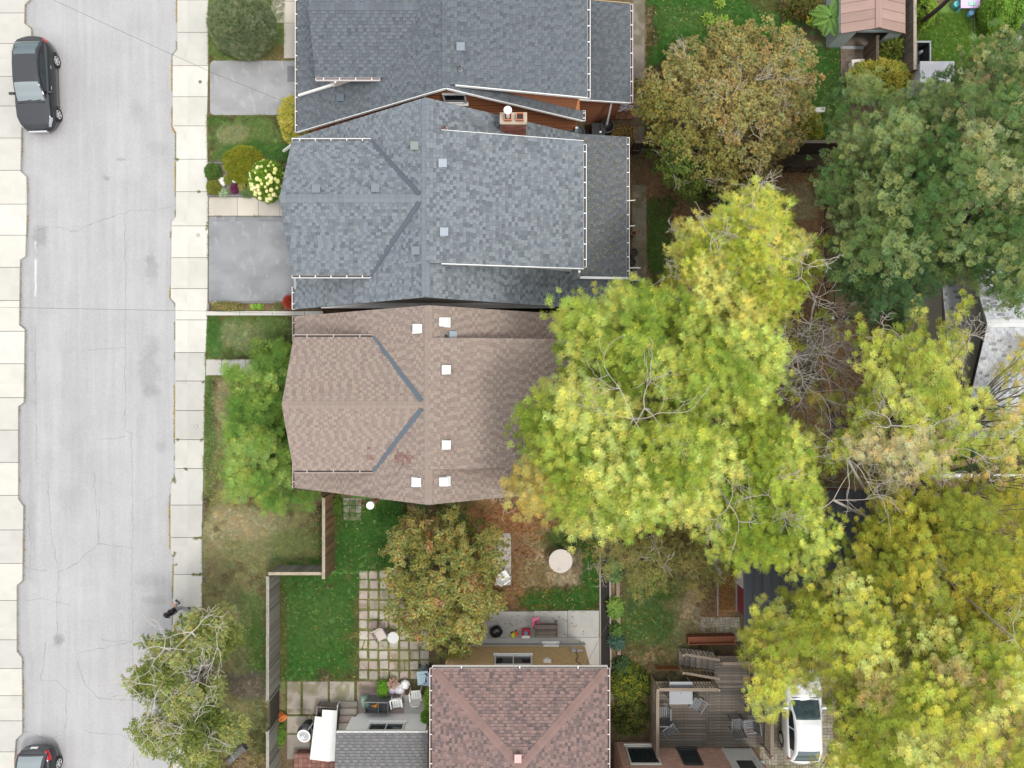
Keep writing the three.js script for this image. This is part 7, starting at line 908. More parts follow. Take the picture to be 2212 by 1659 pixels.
tree({ label: 'huge golden tree filling the lower right of the picture', base: [1868, 1118], seed: 8, trunkR: 0.48, fork: 3.4, limbs: 13, lean: 0.06, inset: 0.6, tuft: compoundTuft(3, 9, 0.4, 5, 0.125, 0.031), tufts: 9.5, size: 0.43, tip: 0.5, wind: 1, windAz: 0.5, bark: [0.17, 0.145, 0.13],
  holes: [[1745, 1265, 20, 16], [1690, 1245, 26, 14], [2100, 1000, 60, 26], [2180, 850, 44, 40], [2140, 720, 40, 46], [1650, 1260, 20, 30], [2040, 1285, 20, 26], [1738, 1540, 78, 84], [1718, 1632, 58, 76]],
  zones: [
    { p: [[1832, 710], [1850, 690], [1875, 680], [1885, 735], [1905, 690], [1945, 730], [1950, 690], [1975, 650], [1995, 700], [2010, 760], [2045, 700], [2065, 640], [2085, 640], [2075, 690], [2120, 700], [2110, 750], [2070, 790], [2110, 850], [2120, 930], [2060, 1010], [1980, 1050], [1900, 1050], [1820, 1020], [1780, 1000], [1800, 930], [1850, 880], [1840, 800], [1870, 760]], lo: 6.4, hi: 9.5, n: 92, gap: 28, r: 0.72, dens: 0.85, under: 0.6, col: AU, mix: (x, y, n, R) => y > 930 && R() < 0.55 ? [0.36, 0.31, 0.16] : n > 0.53 ? [0.34, 0.345, 0.085] : n > 0.44 ? [0.265, 0.28, 0.048] : [0.19, 0.22, 0.034], bare: 0.12 },
    { p: [[1640, 905], [1700, 880], [1790, 850], [1850, 870], [1840, 960], [1800, 1040], [1760, 1050], [1740, 960], [1690, 925]], lo: 4.6, hi: 6.4, n: 34, gap: 24, r: 0.5, dens: 0.55, under: 0.3, col: [[0.28, 0.26, 0.06], [0.33, 0.26, 0.1], [0.22, 0.235, 0.04]], bare: 0.25 },
    { p: [[1700, 700], [1790, 650], [1840, 690], [1800, 780], [1720, 790]], lo: 4.6, hi: 6, n: 12, gap: 26, r: 0.42, dens: 0.55, under: 0, col: [[0.26, 0.28, 0.045], [0.3, 0.26, 0.06]], bare: 0.3 },
    { p: [[2110, 860], [2160, 800], [2215, 730], [2290, 740], [2290, 1050], [2120, 1060], [2080, 1010], [2120, 950]], lo: 5, hi: 7.5, n: 60, gap: 25, r: 0.58, dens: 0.8, under: 0.3, col: [[0.32, 0.31, 0.06], [0.38, 0.3, 0.11], [0.24, 0.26, 0.05]] },
    { p: [[1850, 1130], [1960, 1060], [2100, 1050], [2290, 1040], [2290, 1330], [2150, 1330], [2000, 1330], [1880, 1270], [1850, 1200]], lo: 6, hi: 9.5, n: 96, gap: 31, r: 0.76, dens: 0.9, col: AU, mix: (x, y, n) => n > 0.56 ? [0.31, 0.27, 0.045] : n > 0.46 ? [0.26, 0.25, 0.036] : [0.17, 0.185, 0.026] },
    { p: [[1835, 1165], [1900, 1270], [2000, 1330], [2290, 1330], [2290, 1760], [1730, 1760], [1715, 1680], [1760, 1600], [1810, 1560], [1780, 1495], [1705, 1480], [1690, 1535], [1645, 1530], [1615, 1480], [1640, 1440], [1600, 1385], [1650, 1290], [1760, 1270], [1810, 1210]], lo: 6.6, hi: 11.5, n: 215, gap: 30, r: 0.82, col: AU, mix: (x, y, n, R) => R() < 0.08 ? [0.26, 0.2, 0.08] : n > 0.56 ? [0.375, 0.365, 0.11] : n > 0.49 ? [0.3, 0.3, 0.052] : n > 0.42 ? [0.245, 0.25, 0.036] : [0.17, 0.195, 0.026] }],
  bareAt: [[1830, 990, 8.2, 1.8, 0.05, 7], [1910, 960, 8.2, 1.6, 0.045, 5], [1800, 1080, 8.4, 1.8, 0.045, 5], [1640, 1110, 8.2, 1.1, 0.03, 3], [1960, 1020, 8, 1.4, 0.04, 5], [2050, 1570, 10, 1, 0.03, 3], [2190, 1380, 10, 1.2, 0.035, 4], [1870, 960, 8, 1.5, 0.04, 5]] });
tree({ name: 'small_tree', label: 'dull olive small tree below the big yellow-green tree', base: [1400, 1165], seed: 9, trunkR: 0.14, fork: 1.4, limbs: 6, tuft: narrowTuft(6, 30, 0.32, 0.09, 0.03, 0.2), tufts: 22, size: 0.6, bark: [0.2, 0.17, 0.14],
  zones: [{ p: [[1235, 1150], [1300, 1140], [1400, 1130], [1500, 1130], [1570, 1180], [1600, 1240], [1560, 1290], [1500, 1290], [1440, 1270], [1380, 1285], [1340, 1260], [1290, 1240], [1255, 1190]], lo: 2.2, hi: 3.8, n: 110, gap: 17, r: 0.52, dens: 1, under: 0.5, col: [[0.2, 0.19, 0.06], [0.24, 0.2, 0.075], [0.16, 0.175, 0.05], [0.27, 0.19, 0.085]], bare: 0.05 }] });
tree({ label: 'large dark grey-green tree at the upper right', base: [1960, 470], seed: 10, trunkR: 0.42, fork: 3, limbs: 11, lean: 0.1, inset: 0.5, tuft: narrowTuft(7, 34, 0.4, 0.12, 0.03, 0.7), tufts: 17, size: 0.62, tip: 0.45, wind: 1, windAz: 0.75, bark: [0.15, 0.13, 0.115],
  holes: [[2035, 620, 22, 22], [1985, 690, 10, 60]],
  zones: [{ p: [[1830, 330], [1790, 300], [1772, 262], [1800, 200], [1850, 165], [1885, 185], [1920, 215], [1985, 225], [2010, 190], [2060, 140], [2090, 150], [2130, 90], [2170, 55], [2195, 95], [2290, 60], [2290, 640], [2210, 650], [2140, 640], [2090, 600], [2040, 590], [2000, 630], [1960, 690], [1900, 690], [1840, 650], [1810, 590], [1790, 520], [1810, 460], [1760, 420], [1775, 370]], lo: 5.2, hi: 10.5, n: 200, gap: 31, r: 0.85, col: [[0.075, 0.115, 0.036], [0.09, 0.13, 0.045], [0.06, 0.098, 0.03], [0.12, 0.15, 0.06], [0.05, 0.088, 0.026]], mix: (x, y, n, R) => x > 2080 && y < 420 && R() < 0.4 ? [0.2, 0.22, 0.1] : y > 560 && x < 2060 ? [0.042, 0.08, 0.03] : n > 0.56 ? [0.135, 0.18, 0.07] : n > 0.44 ? [0.08, 0.13, 0.042] : [0.05, 0.095, 0.028] }] });
const CE = [[0.165, 0.135, 0.03], [0.2, 0.15, 0.035], [0.1, 0.125, 0.022], [0.24, 0.165, 0.05]];
tree({ name: 'cedar_tree', label: 'round rusty-brown cedar behind the orange house', base: [1545, 270], seed: 11, trunkR: 0.2, fork: 1.0, limbs: 10, lean: 0.4, inset: 0.5, tuft: cedarTuft(8, 12, 0.24), tufts: 34, size: 0.62, tip: 0.4, bark: [0.2, 0.16, 0.13], bareCol: [0.33, 0.28, 0.22],
  zones: [{ p: [[1420, 160], [1450, 105], [1500, 85], [1570, 50], [1650, 42], [1720, 70], [1752, 120], [1758, 190], [1745, 250], [1740, 290], [1700, 330], [1690, 365], [1640, 400], [1560, 430], [1500, 432], [1440, 395], [1400, 345], [1395, 300], [1380, 255], [1375, 200], [1400, 165]], lo: 1.8, hi: 5.6, n: 170, gap: 23, r: 0.55, rough: 0.8, under: 0.9, col: CE, mix: (x, y, n, R) => { const g = clamp((y - 180 + (1520 - x) * 0.8) / 240) + 0.5 * (n - 0.5); return g > 0.75 ? [0.11, 0.155, 0.035] : g > 0.45 ? [0.21, 0.2, 0.06] : R() < 0.16 ? [0.29, 0.225, 0.1] : [0.265, 0.24, 0.095]; }, bare: 0.06 }] });
tree({ name: 'cedar_tree', label: 'rusty green cedar clump beside the brown house', base: [960, 1235], seed: 12, trunkR: 0.17, fork: 0.9, limbs: 9, lean: 0.3, inset: 0.5, tuft: cedarTuft(9, 12, 0.24), tufts: 36, size: 0.6, tip: 0.4, bark: [0.2, 0.16, 0.13],
  zones: [{ p: [[868, 1120], [920, 1095], [990, 1090], [1050, 1115], [1085, 1150], [1095, 1205], [1075, 1260], [1085, 1300], [1065, 1350], [1040, 1385], [990, 1420], [940, 1410], [890, 1390], [850, 1370], [835, 1310], [845, 1260], [822, 1200], [850, 1150]], lo: 1.5, hi: 4.4, n: 120, gap: 21, r: 0.5, rough: 0.8, under: 0.9, col: CE, mix: (x, y, n, R) => y < 1130 && R() < 0.6 ? [0.07, 0.085, 0.02] : R() < 0.08 ? [0.28, 0.2, 0.09] : n > 0.5 ? [0.265, 0.265, 0.09] : [0.19, 0.205, 0.058] }] });
tree({ name: 'street_tree', label: 'twisted white-barked street tree overhanging the road', base: [462, 1408], seed: 13, trunkR: 0.13, fork: 2.0, limbs: 8, lean: 0.5, tuft: narrowTuft(10, 40, 0.34, 0.085, 0.03, 0.9), tufts: 74, size: 0.6, tip: 0.4, wind: 1, windAz: 0.55, bark: [0.34, 0.31, 0.28], bareCol: [0.45, 0.415, 0.375], twigMul: 0.55,
  holes: [[418, 1450, 34, 26], [385, 1420, 12, 10], [395, 1500, 16, 12], [350, 1540, 22, 10], [420, 1530, 14, 20]],
  zones: [{ p: [[385, 1340], [415, 1310], [440, 1315], [490, 1325], [520, 1365], [515, 1395], [480, 1425], [480, 1470], [495, 1500], [480, 1525], [535, 1550], [530, 1590], [500, 1600], [510, 1660], [400, 1690], [365, 1640], [275, 1605], [280, 1565], [305, 1540], [325, 1530], [275, 1490], [272, 1450], [320, 1425], [310, 1395], [345, 1365]], lo: 3.6, hi: 5.6, n: 130, gap: 15, r: 0.42, rough: 0.6, under: 0.5, dens: 1, col: [[0.105, 0.13, 0.03], [0.13, 0.15, 0.036], [0.08, 0.11, 0.024], [0.17, 0.17, 0.06]], mix: (x, y, n, R) => n > 0.52 ? [0.25, 0.265, 0.095] : n > 0.42 ? [0.185, 0.21, 0.056] : [0.125, 0.158, 0.036] }],
  bareAt: [[355, 1400, 5.7, 1.1, 0.045, 6], [415, 1365, 5.9, 1.1, 0.045, 6], [470, 1398, 5.5, 0.9, 0.035, 5], [425, 1470, 5.4, 1.0, 0.04, 5], [345, 1485, 5.6, 1.3, 0.045, 6], [420, 1575, 5.7, 1.1, 0.04, 6], [320, 1595, 5.3, 1.2, 0.04, 5], [385, 1530, 5.6, 0.9, 0.035, 4], [300, 1500, 5.2, 0.8, 0.03, 4], [450, 1620, 5.4, 0.8, 0.03, 4]] });
tree({ name: 'front_shrub', label: 'tall bright green shrub before the front of the brown house', base: [570, 900], seed: 14, trunkR: 0.09, fork: 0.5, limbs: 9, tuft: compoundTuft(11, 8, 0.42, 6, 0.09, 0.026), tufts: 26, size: 0.56, tip: 0.5, wind: 1, windAz: Math.PI - 0.6,
  zones: [{ p: [[495, 770], [540, 800], [555, 750], [600, 735], [640, 745], [640, 1055], [700, 1068], [690, 1085], [640, 1090], [625, 1115], [580, 1098], [545, 1085], [505, 1085], [490, 1055], [470, 1010], [492, 975], [470, 950], [490, 905], [470, 870], [505, 850], [485, 800]], lo: 1.4, hi: 3.3, n: 190, gap: 15, r: 0.46, rough: 0.8, under: 0.8, col: [[0.09, 0.19, 0.02], [0.13, 0.23, 0.03], [0.06, 0.15, 0.016], [0.19, 0.26, 0.05]], mix: (x, y, n) => n > 0.54 ? [0.21, 0.275, 0.07] : n > 0.44 ? [0.14, 0.215, 0.042] : [0.09, 0.16, 0.03] }] });

// clipped and loose bushes
function bush(name, label, cx, cy, h, rx, rz, ry, g, size, n, cols, seed, o = {}) {
  const R = rng(seed), p0 = at(cx, cy, h * 0.55).setY(o.y ?? 0), T = thing(name, label, o.category ?? 'bush', p0), list = [], cy0 = h - ry, st = [];
  for (let i = 0; i < n; i++) { const d = unit(R), k = o.fill ? Math.pow(R(), 0.4) : 0.86 + 0.2 * R(), b = 1 + (o.lump ?? 0.12) * (fbm(d.x * 2.2 + seed, d.z * 2.2 + d.y * 1.7, 3) - 0.5) * 2, p = V(d.x * rx * k * b, Math.max(0.03, cy0 + d.y * ry * k * b), d.z * rz * k * b), c = o.mix ? o.mix(d, R, p) : cols[R() * cols.length | 0], v = tone(R, 0.16, 0.06); list.push([p, size * (0.75 + 0.5 * R()), Math.atan2(-d.z, d.x) + (R() - 0.5), -(1 - Math.max(0, d.y)) * 0.9 * (o.tiltOut ?? 1), [c[0] * v[0], c[1] * v[1], c[2] * v[2]]]); }
  crown(T, g, list, 'foliage');
  for (let i = 0; i < 6; i++) { const a = i / 6 * 6.283; st.push(taper([V(0, 0, 0), V(Math.cos(a) * rx * 0.25, cy0 * 0.5, Math.sin(a) * rz * 0.25), V(Math.cos(a) * rx * 0.55, cy0, Math.sin(a) * rz * 0.55)], 0.025, 0.008, 5)); }
  part('stems', mergeT(st), bark([0.12, 0.09, 0.07]), T);
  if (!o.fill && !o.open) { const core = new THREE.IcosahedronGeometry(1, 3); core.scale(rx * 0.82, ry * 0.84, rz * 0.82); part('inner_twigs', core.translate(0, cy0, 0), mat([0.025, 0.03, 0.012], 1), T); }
  return T;
}
bush('round_bush', 'large round grey-green bush by the front walk at the top edge', 519, 50, 2.1, 1.42, 1.36, 1.15, needleTuft(21, 40, 0.16), 1.1, 5200, [[0.12, 0.155, 0.075], [0.15, 0.18, 0.09], [0.095, 0.13, 0.06], [0.2, 0.22, 0.125]], 41, { lump: 0.1 });
bush('round_bush', 'clipped round yellow-green bush in the flower bed', 524, 353, 1.15, 0.88, 0.84, 0.72, needleTuft(22, 36, 0.11), 1, 3200, [[0.15, 0.18, 0.016], [0.19, 0.2, 0.022], [0.12, 0.15, 0.014], [0.21, 0.19, 0.03]], 42, { lump: 0.16 });
{ const T = bush('flowering_bush', 'cream flowering bush with many round blooms at the house front', 577, 389, 1.3, 0.78, 0.86, 0.75, broadTuft(23, 10, 0.13, 0.085), 1, 1500, [[0.06, 0.12, 0.012], [0.09, 0.15, 0.018], [0.05, 0.1, 0.012]], 43, { lump: 0.25 }), R = rng(44), fl = [];
  const bl = new THREE.IcosahedronGeometry(0.1, 2), q = bl.attributes.position; for (let i = 0; i < q.count; i++) { const k = 1 + 0.22 * (hash2(Math.round(q.getX(i) * 900), Math.round(q.getZ(i) * 900 + q.getY(i) * 300)) - 0.5); q.setXYZ(i, q.getX(i) * k, q.getY(i) * k * 0.8, q.getZ(i) * k); } bl.computeVertexNormals();
  const bm = [[0.58, 0.56, 0.24], [0.52, 0.54, 0.18], [0.64, 0.6, 0.32], [0.42, 0.48, 0.12]].map((c) => mat(c, 0.9)), got = []; let guard = 0; while (got.length < 78 && guard++ < 4000) { const d = unit(R); if (d.y < -0.05) continue; const p = V(d.x * 0.84, 0.56 + d.y * 0.8, d.z * 0.92); if (got.some((g) => g.distanceTo(p) < 0.135)) continue; got.push(p); const b = part('bloom', bl, bm[R() * 4 | 0], T, p); b.scale.setScalar(0.75 + 0.5 * R()); } }
bush('low_shrub', 'small dark green shrub at the upper left of the flower bed', 459, 371, 0.5, 0.32, 0.36, 0.3, broadTuft(24, 10, 0.08, 0.05), 1, 420, [[0.045, 0.085, 0.018], [0.06, 0.1, 0.022]], 45);
bush('low_shrub', 'small olive shrub at the lower left of the flower bed', 461, 404, 0.5, 0.3, 0.32, 0.28, broadTuft(25, 10, 0.08, 0.045), 1, 400, [[0.11, 0.12, 0.02], [0.09, 0.11, 0.02], [0.14, 0.12, 0.03]], 46);
bush('leafy_plant', 'pale silvery green rosette in the flower bed mulch', 482, 416, 0.25, 0.19, 0.19, 0.18, broadTuft(26, 8, 0.14, 0.05), 1, 60, [[0.17, 0.24, 0.14], [0.22, 0.28, 0.17]], 47, { fill: 1, category: 'plant' });
bush('leafy_plant', 'dark purple-leaved plant in the flower bed mulch', 507, 407, 0.3, 0.2, 0.2, 0.2, broadTuft(27, 9, 0.11, 0.07), 1, 90, [[0.06, 0.012, 0.03], [0.085, 0.02, 0.04]], 48, { fill: 1, category: 'plant' });
bush('leafy_plant', 'yellow-green grassy tuft between round bush and cream blooms', 491, 389, 0.25, 0.16, 0.18, 0.18, needleTuft(28, 22, 0.16), 1, 60, [[0.2, 0.22, 0.05], [0.16, 0.2, 0.04]], 49, { fill: 1, category: 'plant' });
bush('low_shrub', 'straw coloured low shrub left of the cream flowering bush', 528, 404, 0.32, 0.34, 0.24, 0.24, broadTuft(29, 9, 0.07, 0.03), 1, 260, [[0.19, 0.16, 0.05], [0.16, 0.16, 0.04]], 50);
bush('low_shrub', 'grey-green low shrub under the cream flowering bush', 533, 417, 0.3, 0.3, 0.18, 0.2, broadTuft(30, 9, 0.07, 0.03), 1, 200, [[0.1, 0.14, 0.06], [0.08, 0.12, 0.05]], 51);
bush('yellow_shrub', 'yellow shrub tucked under the front corner of the orange house', 634, 258, 1.5, 0.62, 1.02, 0.8, broadTuft(31, 12, 0.09, 0.035), 1, 1500, [[0.3, 0.26, 0.05], [0.24, 0.23, 0.04], [0.34, 0.29, 0.07], [0.17, 0.19, 0.03]], 52, { lump: 0.25 });
bush('red_shrub', 'spiky red shrub at the end of the planted strip', 628, 652, 0.7, 0.3, 0.3, 0.35, needleTuft(32, 14, 0.26), 1, 110, [[0.27, 0.035, 0.025], [0.32, 0.06, 0.035]], 53, { fill: 1 });
bush('low_shrub', 'mixed dry shrub in the strip below the dark driveway', 490, 661, 0.35, 0.75, 0.17, 0.22, broadTuft(33, 9, 0.07, 0.035), 1, 520, [[0.11, 0.12, 0.035], [0.19, 0.13, 0.06], [0.08, 0.1, 0.03]], 54);
for (const [x, l, s] of [[547, 'small bright green plant in the strip below the driveway, left one', 55], [561, 'small bright green plant in the strip below the driveway, right one', 56]]) bush('leafy_plant', l, x, 662, 0.2, 0.14, 0.14, 0.14, broadTuft(34, 9, 0.09, 0.05), 1, 50, [[0.13, 0.22, 0.03], [0.16, 0.24, 0.05]], s, { fill: 1, category: 'plant' });
bush('low_shrub', 'dry brownish shrub near the right end of the planted strip', 604, 660, 0.3, 0.3, 0.15, 0.18, broadTuft(35, 9, 0.06, 0.03), 1, 160, [[0.13, 0.1, 0.05], [0.1, 0.1, 0.035]], 57);
// back gardens
bush('yellow_bush', 'yellow-orange bush beside the flat shed roof, before the dark tree', 1900, 165, 1.6, 1.25, 0.75, 0.85, broadTuft(36, 13, 0.1, 0.045), 1, 2100, [[0.19, 0.2, 0.03], [0.23, 0.215, 0.04], [0.13, 0.165, 0.026], [0.25, 0.205, 0.04]], 58, { lump: 0.35 });
bush('loose_bush', 'thin green shrub growing through the board screen by the shed', 1923, 110, 1.1, 0.36, 0.62, 0.6, narrowTuft(37, 24, 0.26, 0.1, 0.03, 0.2), 1, 130, [[0.1, 0.13, 0.025], [0.13, 0.14, 0.03]], 59, { fill: 1 });
bush('loose_bush', 'yellow-green bush behind the dark stained board fence', 1750, 280, 1.0, 0.62, 0.85, 0.6, broadTuft(38, 12, 0.09, 0.04), 1, 620, [[0.14, 0.15, 0.02], [0.19, 0.17, 0.025], [0.09, 0.11, 0.018]], 60, { lump: 0.3 });
bush('loose_bush', 'small green bush inside the corner of the wire fence', 1797, 405, 1.0, 0.6, 0.55, 0.55, broadTuft(39, 12, 0.09, 0.05), 1, 480, [[0.08, 0.13, 0.02], [0.11, 0.15, 0.025]], 61, { lump: 0.3 });
bush('loose_bush', 'brown-green tangled shrub left of the garden shed, at the top edge', 1735, 10, 1.2, 0.8, 0.5, 0.6, narrowTuft(40, 26, 0.26, 0.09, 0.028, 0.1), 1, 260, [[0.13, 0.11, 0.035], [0.1, 0.12, 0.03]], 62, { fill: 1 });
bush('loose_bush', 'bright green bush at the top edge right of the tall fence', 1998, 18, 1.0, 0.4, 0.85, 0.6, broadTuft(41, 12, 0.11, 0.06), 1, 460, [[0.09, 0.16, 0.02], [0.13, 0.2, 0.03]], 63, { lump: 0.3 });
bush('dense_bush', 'dense green bush at the top edge beside the corner barbecue', 2168, 18, 1.7, 0.95, 1.0, 0.9, broadTuft(42, 13, 0.1, 0.055), 1, 2000, [[0.06, 0.13, 0.016], [0.085, 0.165, 0.022], [0.12, 0.19, 0.03]], 64, { lump: 0.3 });
for (const [x, y, l, s] of [[1532, 42, 'young leafy seedling on the green lawn, left one', 65], [1555, 6, 'young leafy seedling at the top edge of the green lawn', 66], [1700, 60, 'young leafy seedling near the shed on the green lawn', 67], [1560, 45, 'young leafy seedling on the bare patch of the green lawn', 68]]) bush('leafy_plant', l, x, y, 0.35, 0.26, 0.26, 0.2, broadTuft(43, 9, 0.14, 0.06), 1, 34, [[0.12, 0.19, 0.03], [0.16, 0.22, 0.04]], s, { fill: 1, category: 'plant' });
for (const [x, y, r, c, l, s] of [[1327, 1225, 0.3, [[0.09, 0.16, 0.05], [0.16, 0.22, 0.1]], 'pale edged leafy plant at the upper end of the timber edged border', 71], [1328, 1244, 0.28, [[0.08, 0.15, 0.05], [0.15, 0.2, 0.09]], 'pale edged leafy plant second from the top in the timber edged border', 72], [1329, 1308, 0.32, [[0.12, 0.2, 0.04], [0.17, 0.25, 0.06]], 'bright leafy plant midway along the timber edged border', 73], [1330, 1322, 0.28, [[0.1, 0.18, 0.035], [0.14, 0.22, 0.05]], 'bright leafy plant just below midway in the timber edged border', 74], [1331, 1360, 0.24, [[0.05, 0.1, 0.025], [0.07, 0.12, 0.03]], 'dark leafy plant in the lower half of the timber edged border', 75], [1332, 1388, 0.34, [[0.045, 0.085, 0.06], [0.06, 0.11, 0.08]], 'blue-green leafy plant at the lower end of the timber edged border', 76], [1345, 1440, 0.4, [[0.04, 0.075, 0.03], [0.06, 0.1, 0.04]], 'dark leafy clump below the timber edged border', 77]]) bush('leafy_plant', l, x, y, 0.4, r, r, 0.28, broadTuft(44, 9, 0.2, 0.11), 1, Math.round(420 * r), c, s, { fill: 1, category: 'plant' });
bush('weedy_bush', 'weedy yellow-green bush between red-brown roof and timber deck', 1360, 1478, 0.7, 1.15, 0.95, 0.45, broadTuft(45, 12, 0.1, 0.06), 1, 620, [[0.1, 0.12, 0.02], [0.16, 0.16, 0.02], [0.06, 0.08, 0.018]], 78, { fill: 1 });
bush('weedy_bush', 'dark weedy bush low between brick house and timber deck', 1362, 1550, 0.6, 1.0, 0.95, 0.4, broadTuft(46, 12, 0.1, 0.05), 1, 480, [[0.06, 0.075, 0.02], [0.1, 0.1, 0.022], [0.05, 0.06, 0.016]], 79, { fill: 1 });
bush('loose_bush', 'green climbing bush at the corner of the red-brown roof, upper one', 929, 1507, 1.2, 0.24, 0.5, 0.5, broadTuft(47, 12, 0.12, 0.07), 1, 170, [[0.1, 0.17, 0.02], [0.15, 0.2, 0.03]], 80, { fill: 1 });
bush('loose_bush', 'green climbing bush against the lean-to, lower one', 925, 1546, 1.2, 0.36, 0.36, 0.5, broadTuft(48, 12, 0.11, 0.06), 1, 160, [[0.07, 0.14, 0.02], [0.1, 0.17, 0.025]], 81, { fill: 1 });
bush('leafy_plant', 'bright green potted plant above the grey deck box', 827, 1488, 0.6, 0.24, 0.34, 0.3, broadTuft(49, 12, 0.12, 0.06), 1, 120, [[0.06, 0.15, 0.015], [0.09, 0.19, 0.02]], 82, { fill: 1, category: 'plant' });
bush('dried_flowers', 'dry pinkish flower bunch behind the white plastic chair', 849, 1477, 0.6, 0.26, 0.2, 0.24, broadTuft(50, 9, 0.07, 0.05), 1, 110, [[0.36, 0.25, 0.2], [0.3, 0.2, 0.16]], 83, { fill: 1, category: 'plant' });
bush('leafy_plant', 'sprawling green weed by the slatted gate and orange pot', 604, 1590, 0.4, 0.2, 0.6, 0.28, broadTuft(51, 10, 0.12, 0.06), 1, 120, [[0.07, 0.13, 0.02], [0.09, 0.14, 0.03]], 84, { fill: 1, category: 'plant' });
bush('low_shrub', 'dark green weeds at the foot of the brown board fence', 728, 1093, 0.4, 0.2, 0.6, 0.26, broadTuft(52, 10, 0.09, 0.05), 1, 140, [[0.05, 0.1, 0.018], [0.07, 0.11, 0.02]], 85, { fill: 1 });
bush('loose_bush', 'green bush at the corner of cedar and red-brown roof', 1008, 1442, 0.8, 0.24, 0.3, 0.4, broadTuft(53, 11, 0.1, 0.06), 1, 120, [[0.06, 0.12, 0.018], [0.08, 0.14, 0.02]], 86, { fill: 1 });
{ // the big feathery leaves of a young tree by the shed
  const base = at(1772, 62, 0.2).setY(0), T = thing('feathery_sapling', 'young sapling with long feathery green leaves beside the shed', 'sapling', base), R = rng(88), lm = [[0.1, 0.2, 0.03], [0.13, 0.24, 0.04], [0.08, 0.17, 0.025]].map((c) => mat(c, 0.8, { side: THREE.DoubleSide }));
  part('trunk', taper([V(0, 0, 0), V(0.03, 0.7, 0), V(-0.03, 1.4, 0.03)], 0.04, 0.022, 7), bark([0.16, 0.13, 0.1]), T);
  [[2.95, 1.15], [2.5, 0.9], [0.75, 0.95], [1.25, 1.0], [3.5, 0.95], [-1.3, 1.0], [-1.9, 1.0], [-0.6, 1.15], [-0.05, 0.75], [4.0, 0.8], [-2.4, 0.7], [1.9, 0.7]].forEach(([az, ln], k) => { const L = new Leaves(), d = V(Math.cos(az), 0.35, -Math.sin(az)).normalize(), s = d.clone().cross(V(0, 1, 0)).normalize(); for (let i = 1; i < 13; i++) { const t = i / 13, q = d.clone().multiplyScalar(ln * t); q.y -= 0.32 * ln * t * t; for (const sd of [-1, 1]) L.leaf(q, d.clone().multiplyScalar(0.35).addScaledVector(s, sd).add(V(0, -0.12, 0)).normalize(), d, 0.3 * Math.sin(Math.PI * (0.15 + 0.78 * t)), 0.085, [1, 1, 1]); } const g = L.build(); g.deleteAttribute('color'); part('leaf', [g, (() => { const q = taper([V(0, 0, 0), d.clone().multiplyScalar(ln * 0.5).add(V(0, -0.08 * ln, 0)), d.clone().multiplyScalar(ln).add(V(0, -0.32 * ln, 0))], 0.012, 0.005, 4); return q; })()], lm[k % 3], T, V(0, 1.35 - 0.02 * k, 0)); });
  crown(T, broadTuft(54, 8, 0.16, 0.1), Array.from({ length: 26 }, () => { const p = unit(R).multiplyScalar(0.3); return [V(p.x - 0.55, 0.9 + p.y, p.z - 0.1), 1, R() * 6, -0.2, R() < 0.35 ? [0.34, 0.28, 0.03] : [0.12, 0.21, 0.03]]; }), 'foliage'); }
{ const T = thing('leaning_trunk', 'bare dark leaning trunk at the top edge by the tall fence', 'tree', at(1994, 44, 0.4).setY(0)), a = at(1994, 44, 0.4).setY(0), b = at(2052, -4, 3.4); part('trunk', taper([V(0, 0, 0), b.clone().sub(a).multiplyScalar(0.5).add(V(0.05, 0.1, 0)), b.clone().sub(a)], 0.13, 0.09, 10), bark([0.07, 0.05, 0.04]), T); }
for (const [x0, y0, x1, y1, l] of [[1331, 1213, 1336, 1330, 'grey-brown timber edging of the leafy border, upper length'], [1333, 1332, 1338, 1412, 'grey-brown timber edging of the leafy border, lower length']]) { const a = at(x0 + 2.5, y0, 0).setY(0.09), b = at(x1 - 2, y1, 0).setY(0.09), c = a.clone().lerp(b, 0.5); one('timber_edging', l, 'timber', [bar(a.sub(c), b.sub(c), 0.16, 0.18)], wood([0.28, 0.215, 0.16]), c); }
one('timber_edging', 'thin pale edging along the brown leaf bed by the red garage', 'edging', [box(0.06, 0.16, 2.6)], wood([0.34, 0.3, 0.28]), at(1549, 1272, 0).setY(0.06));

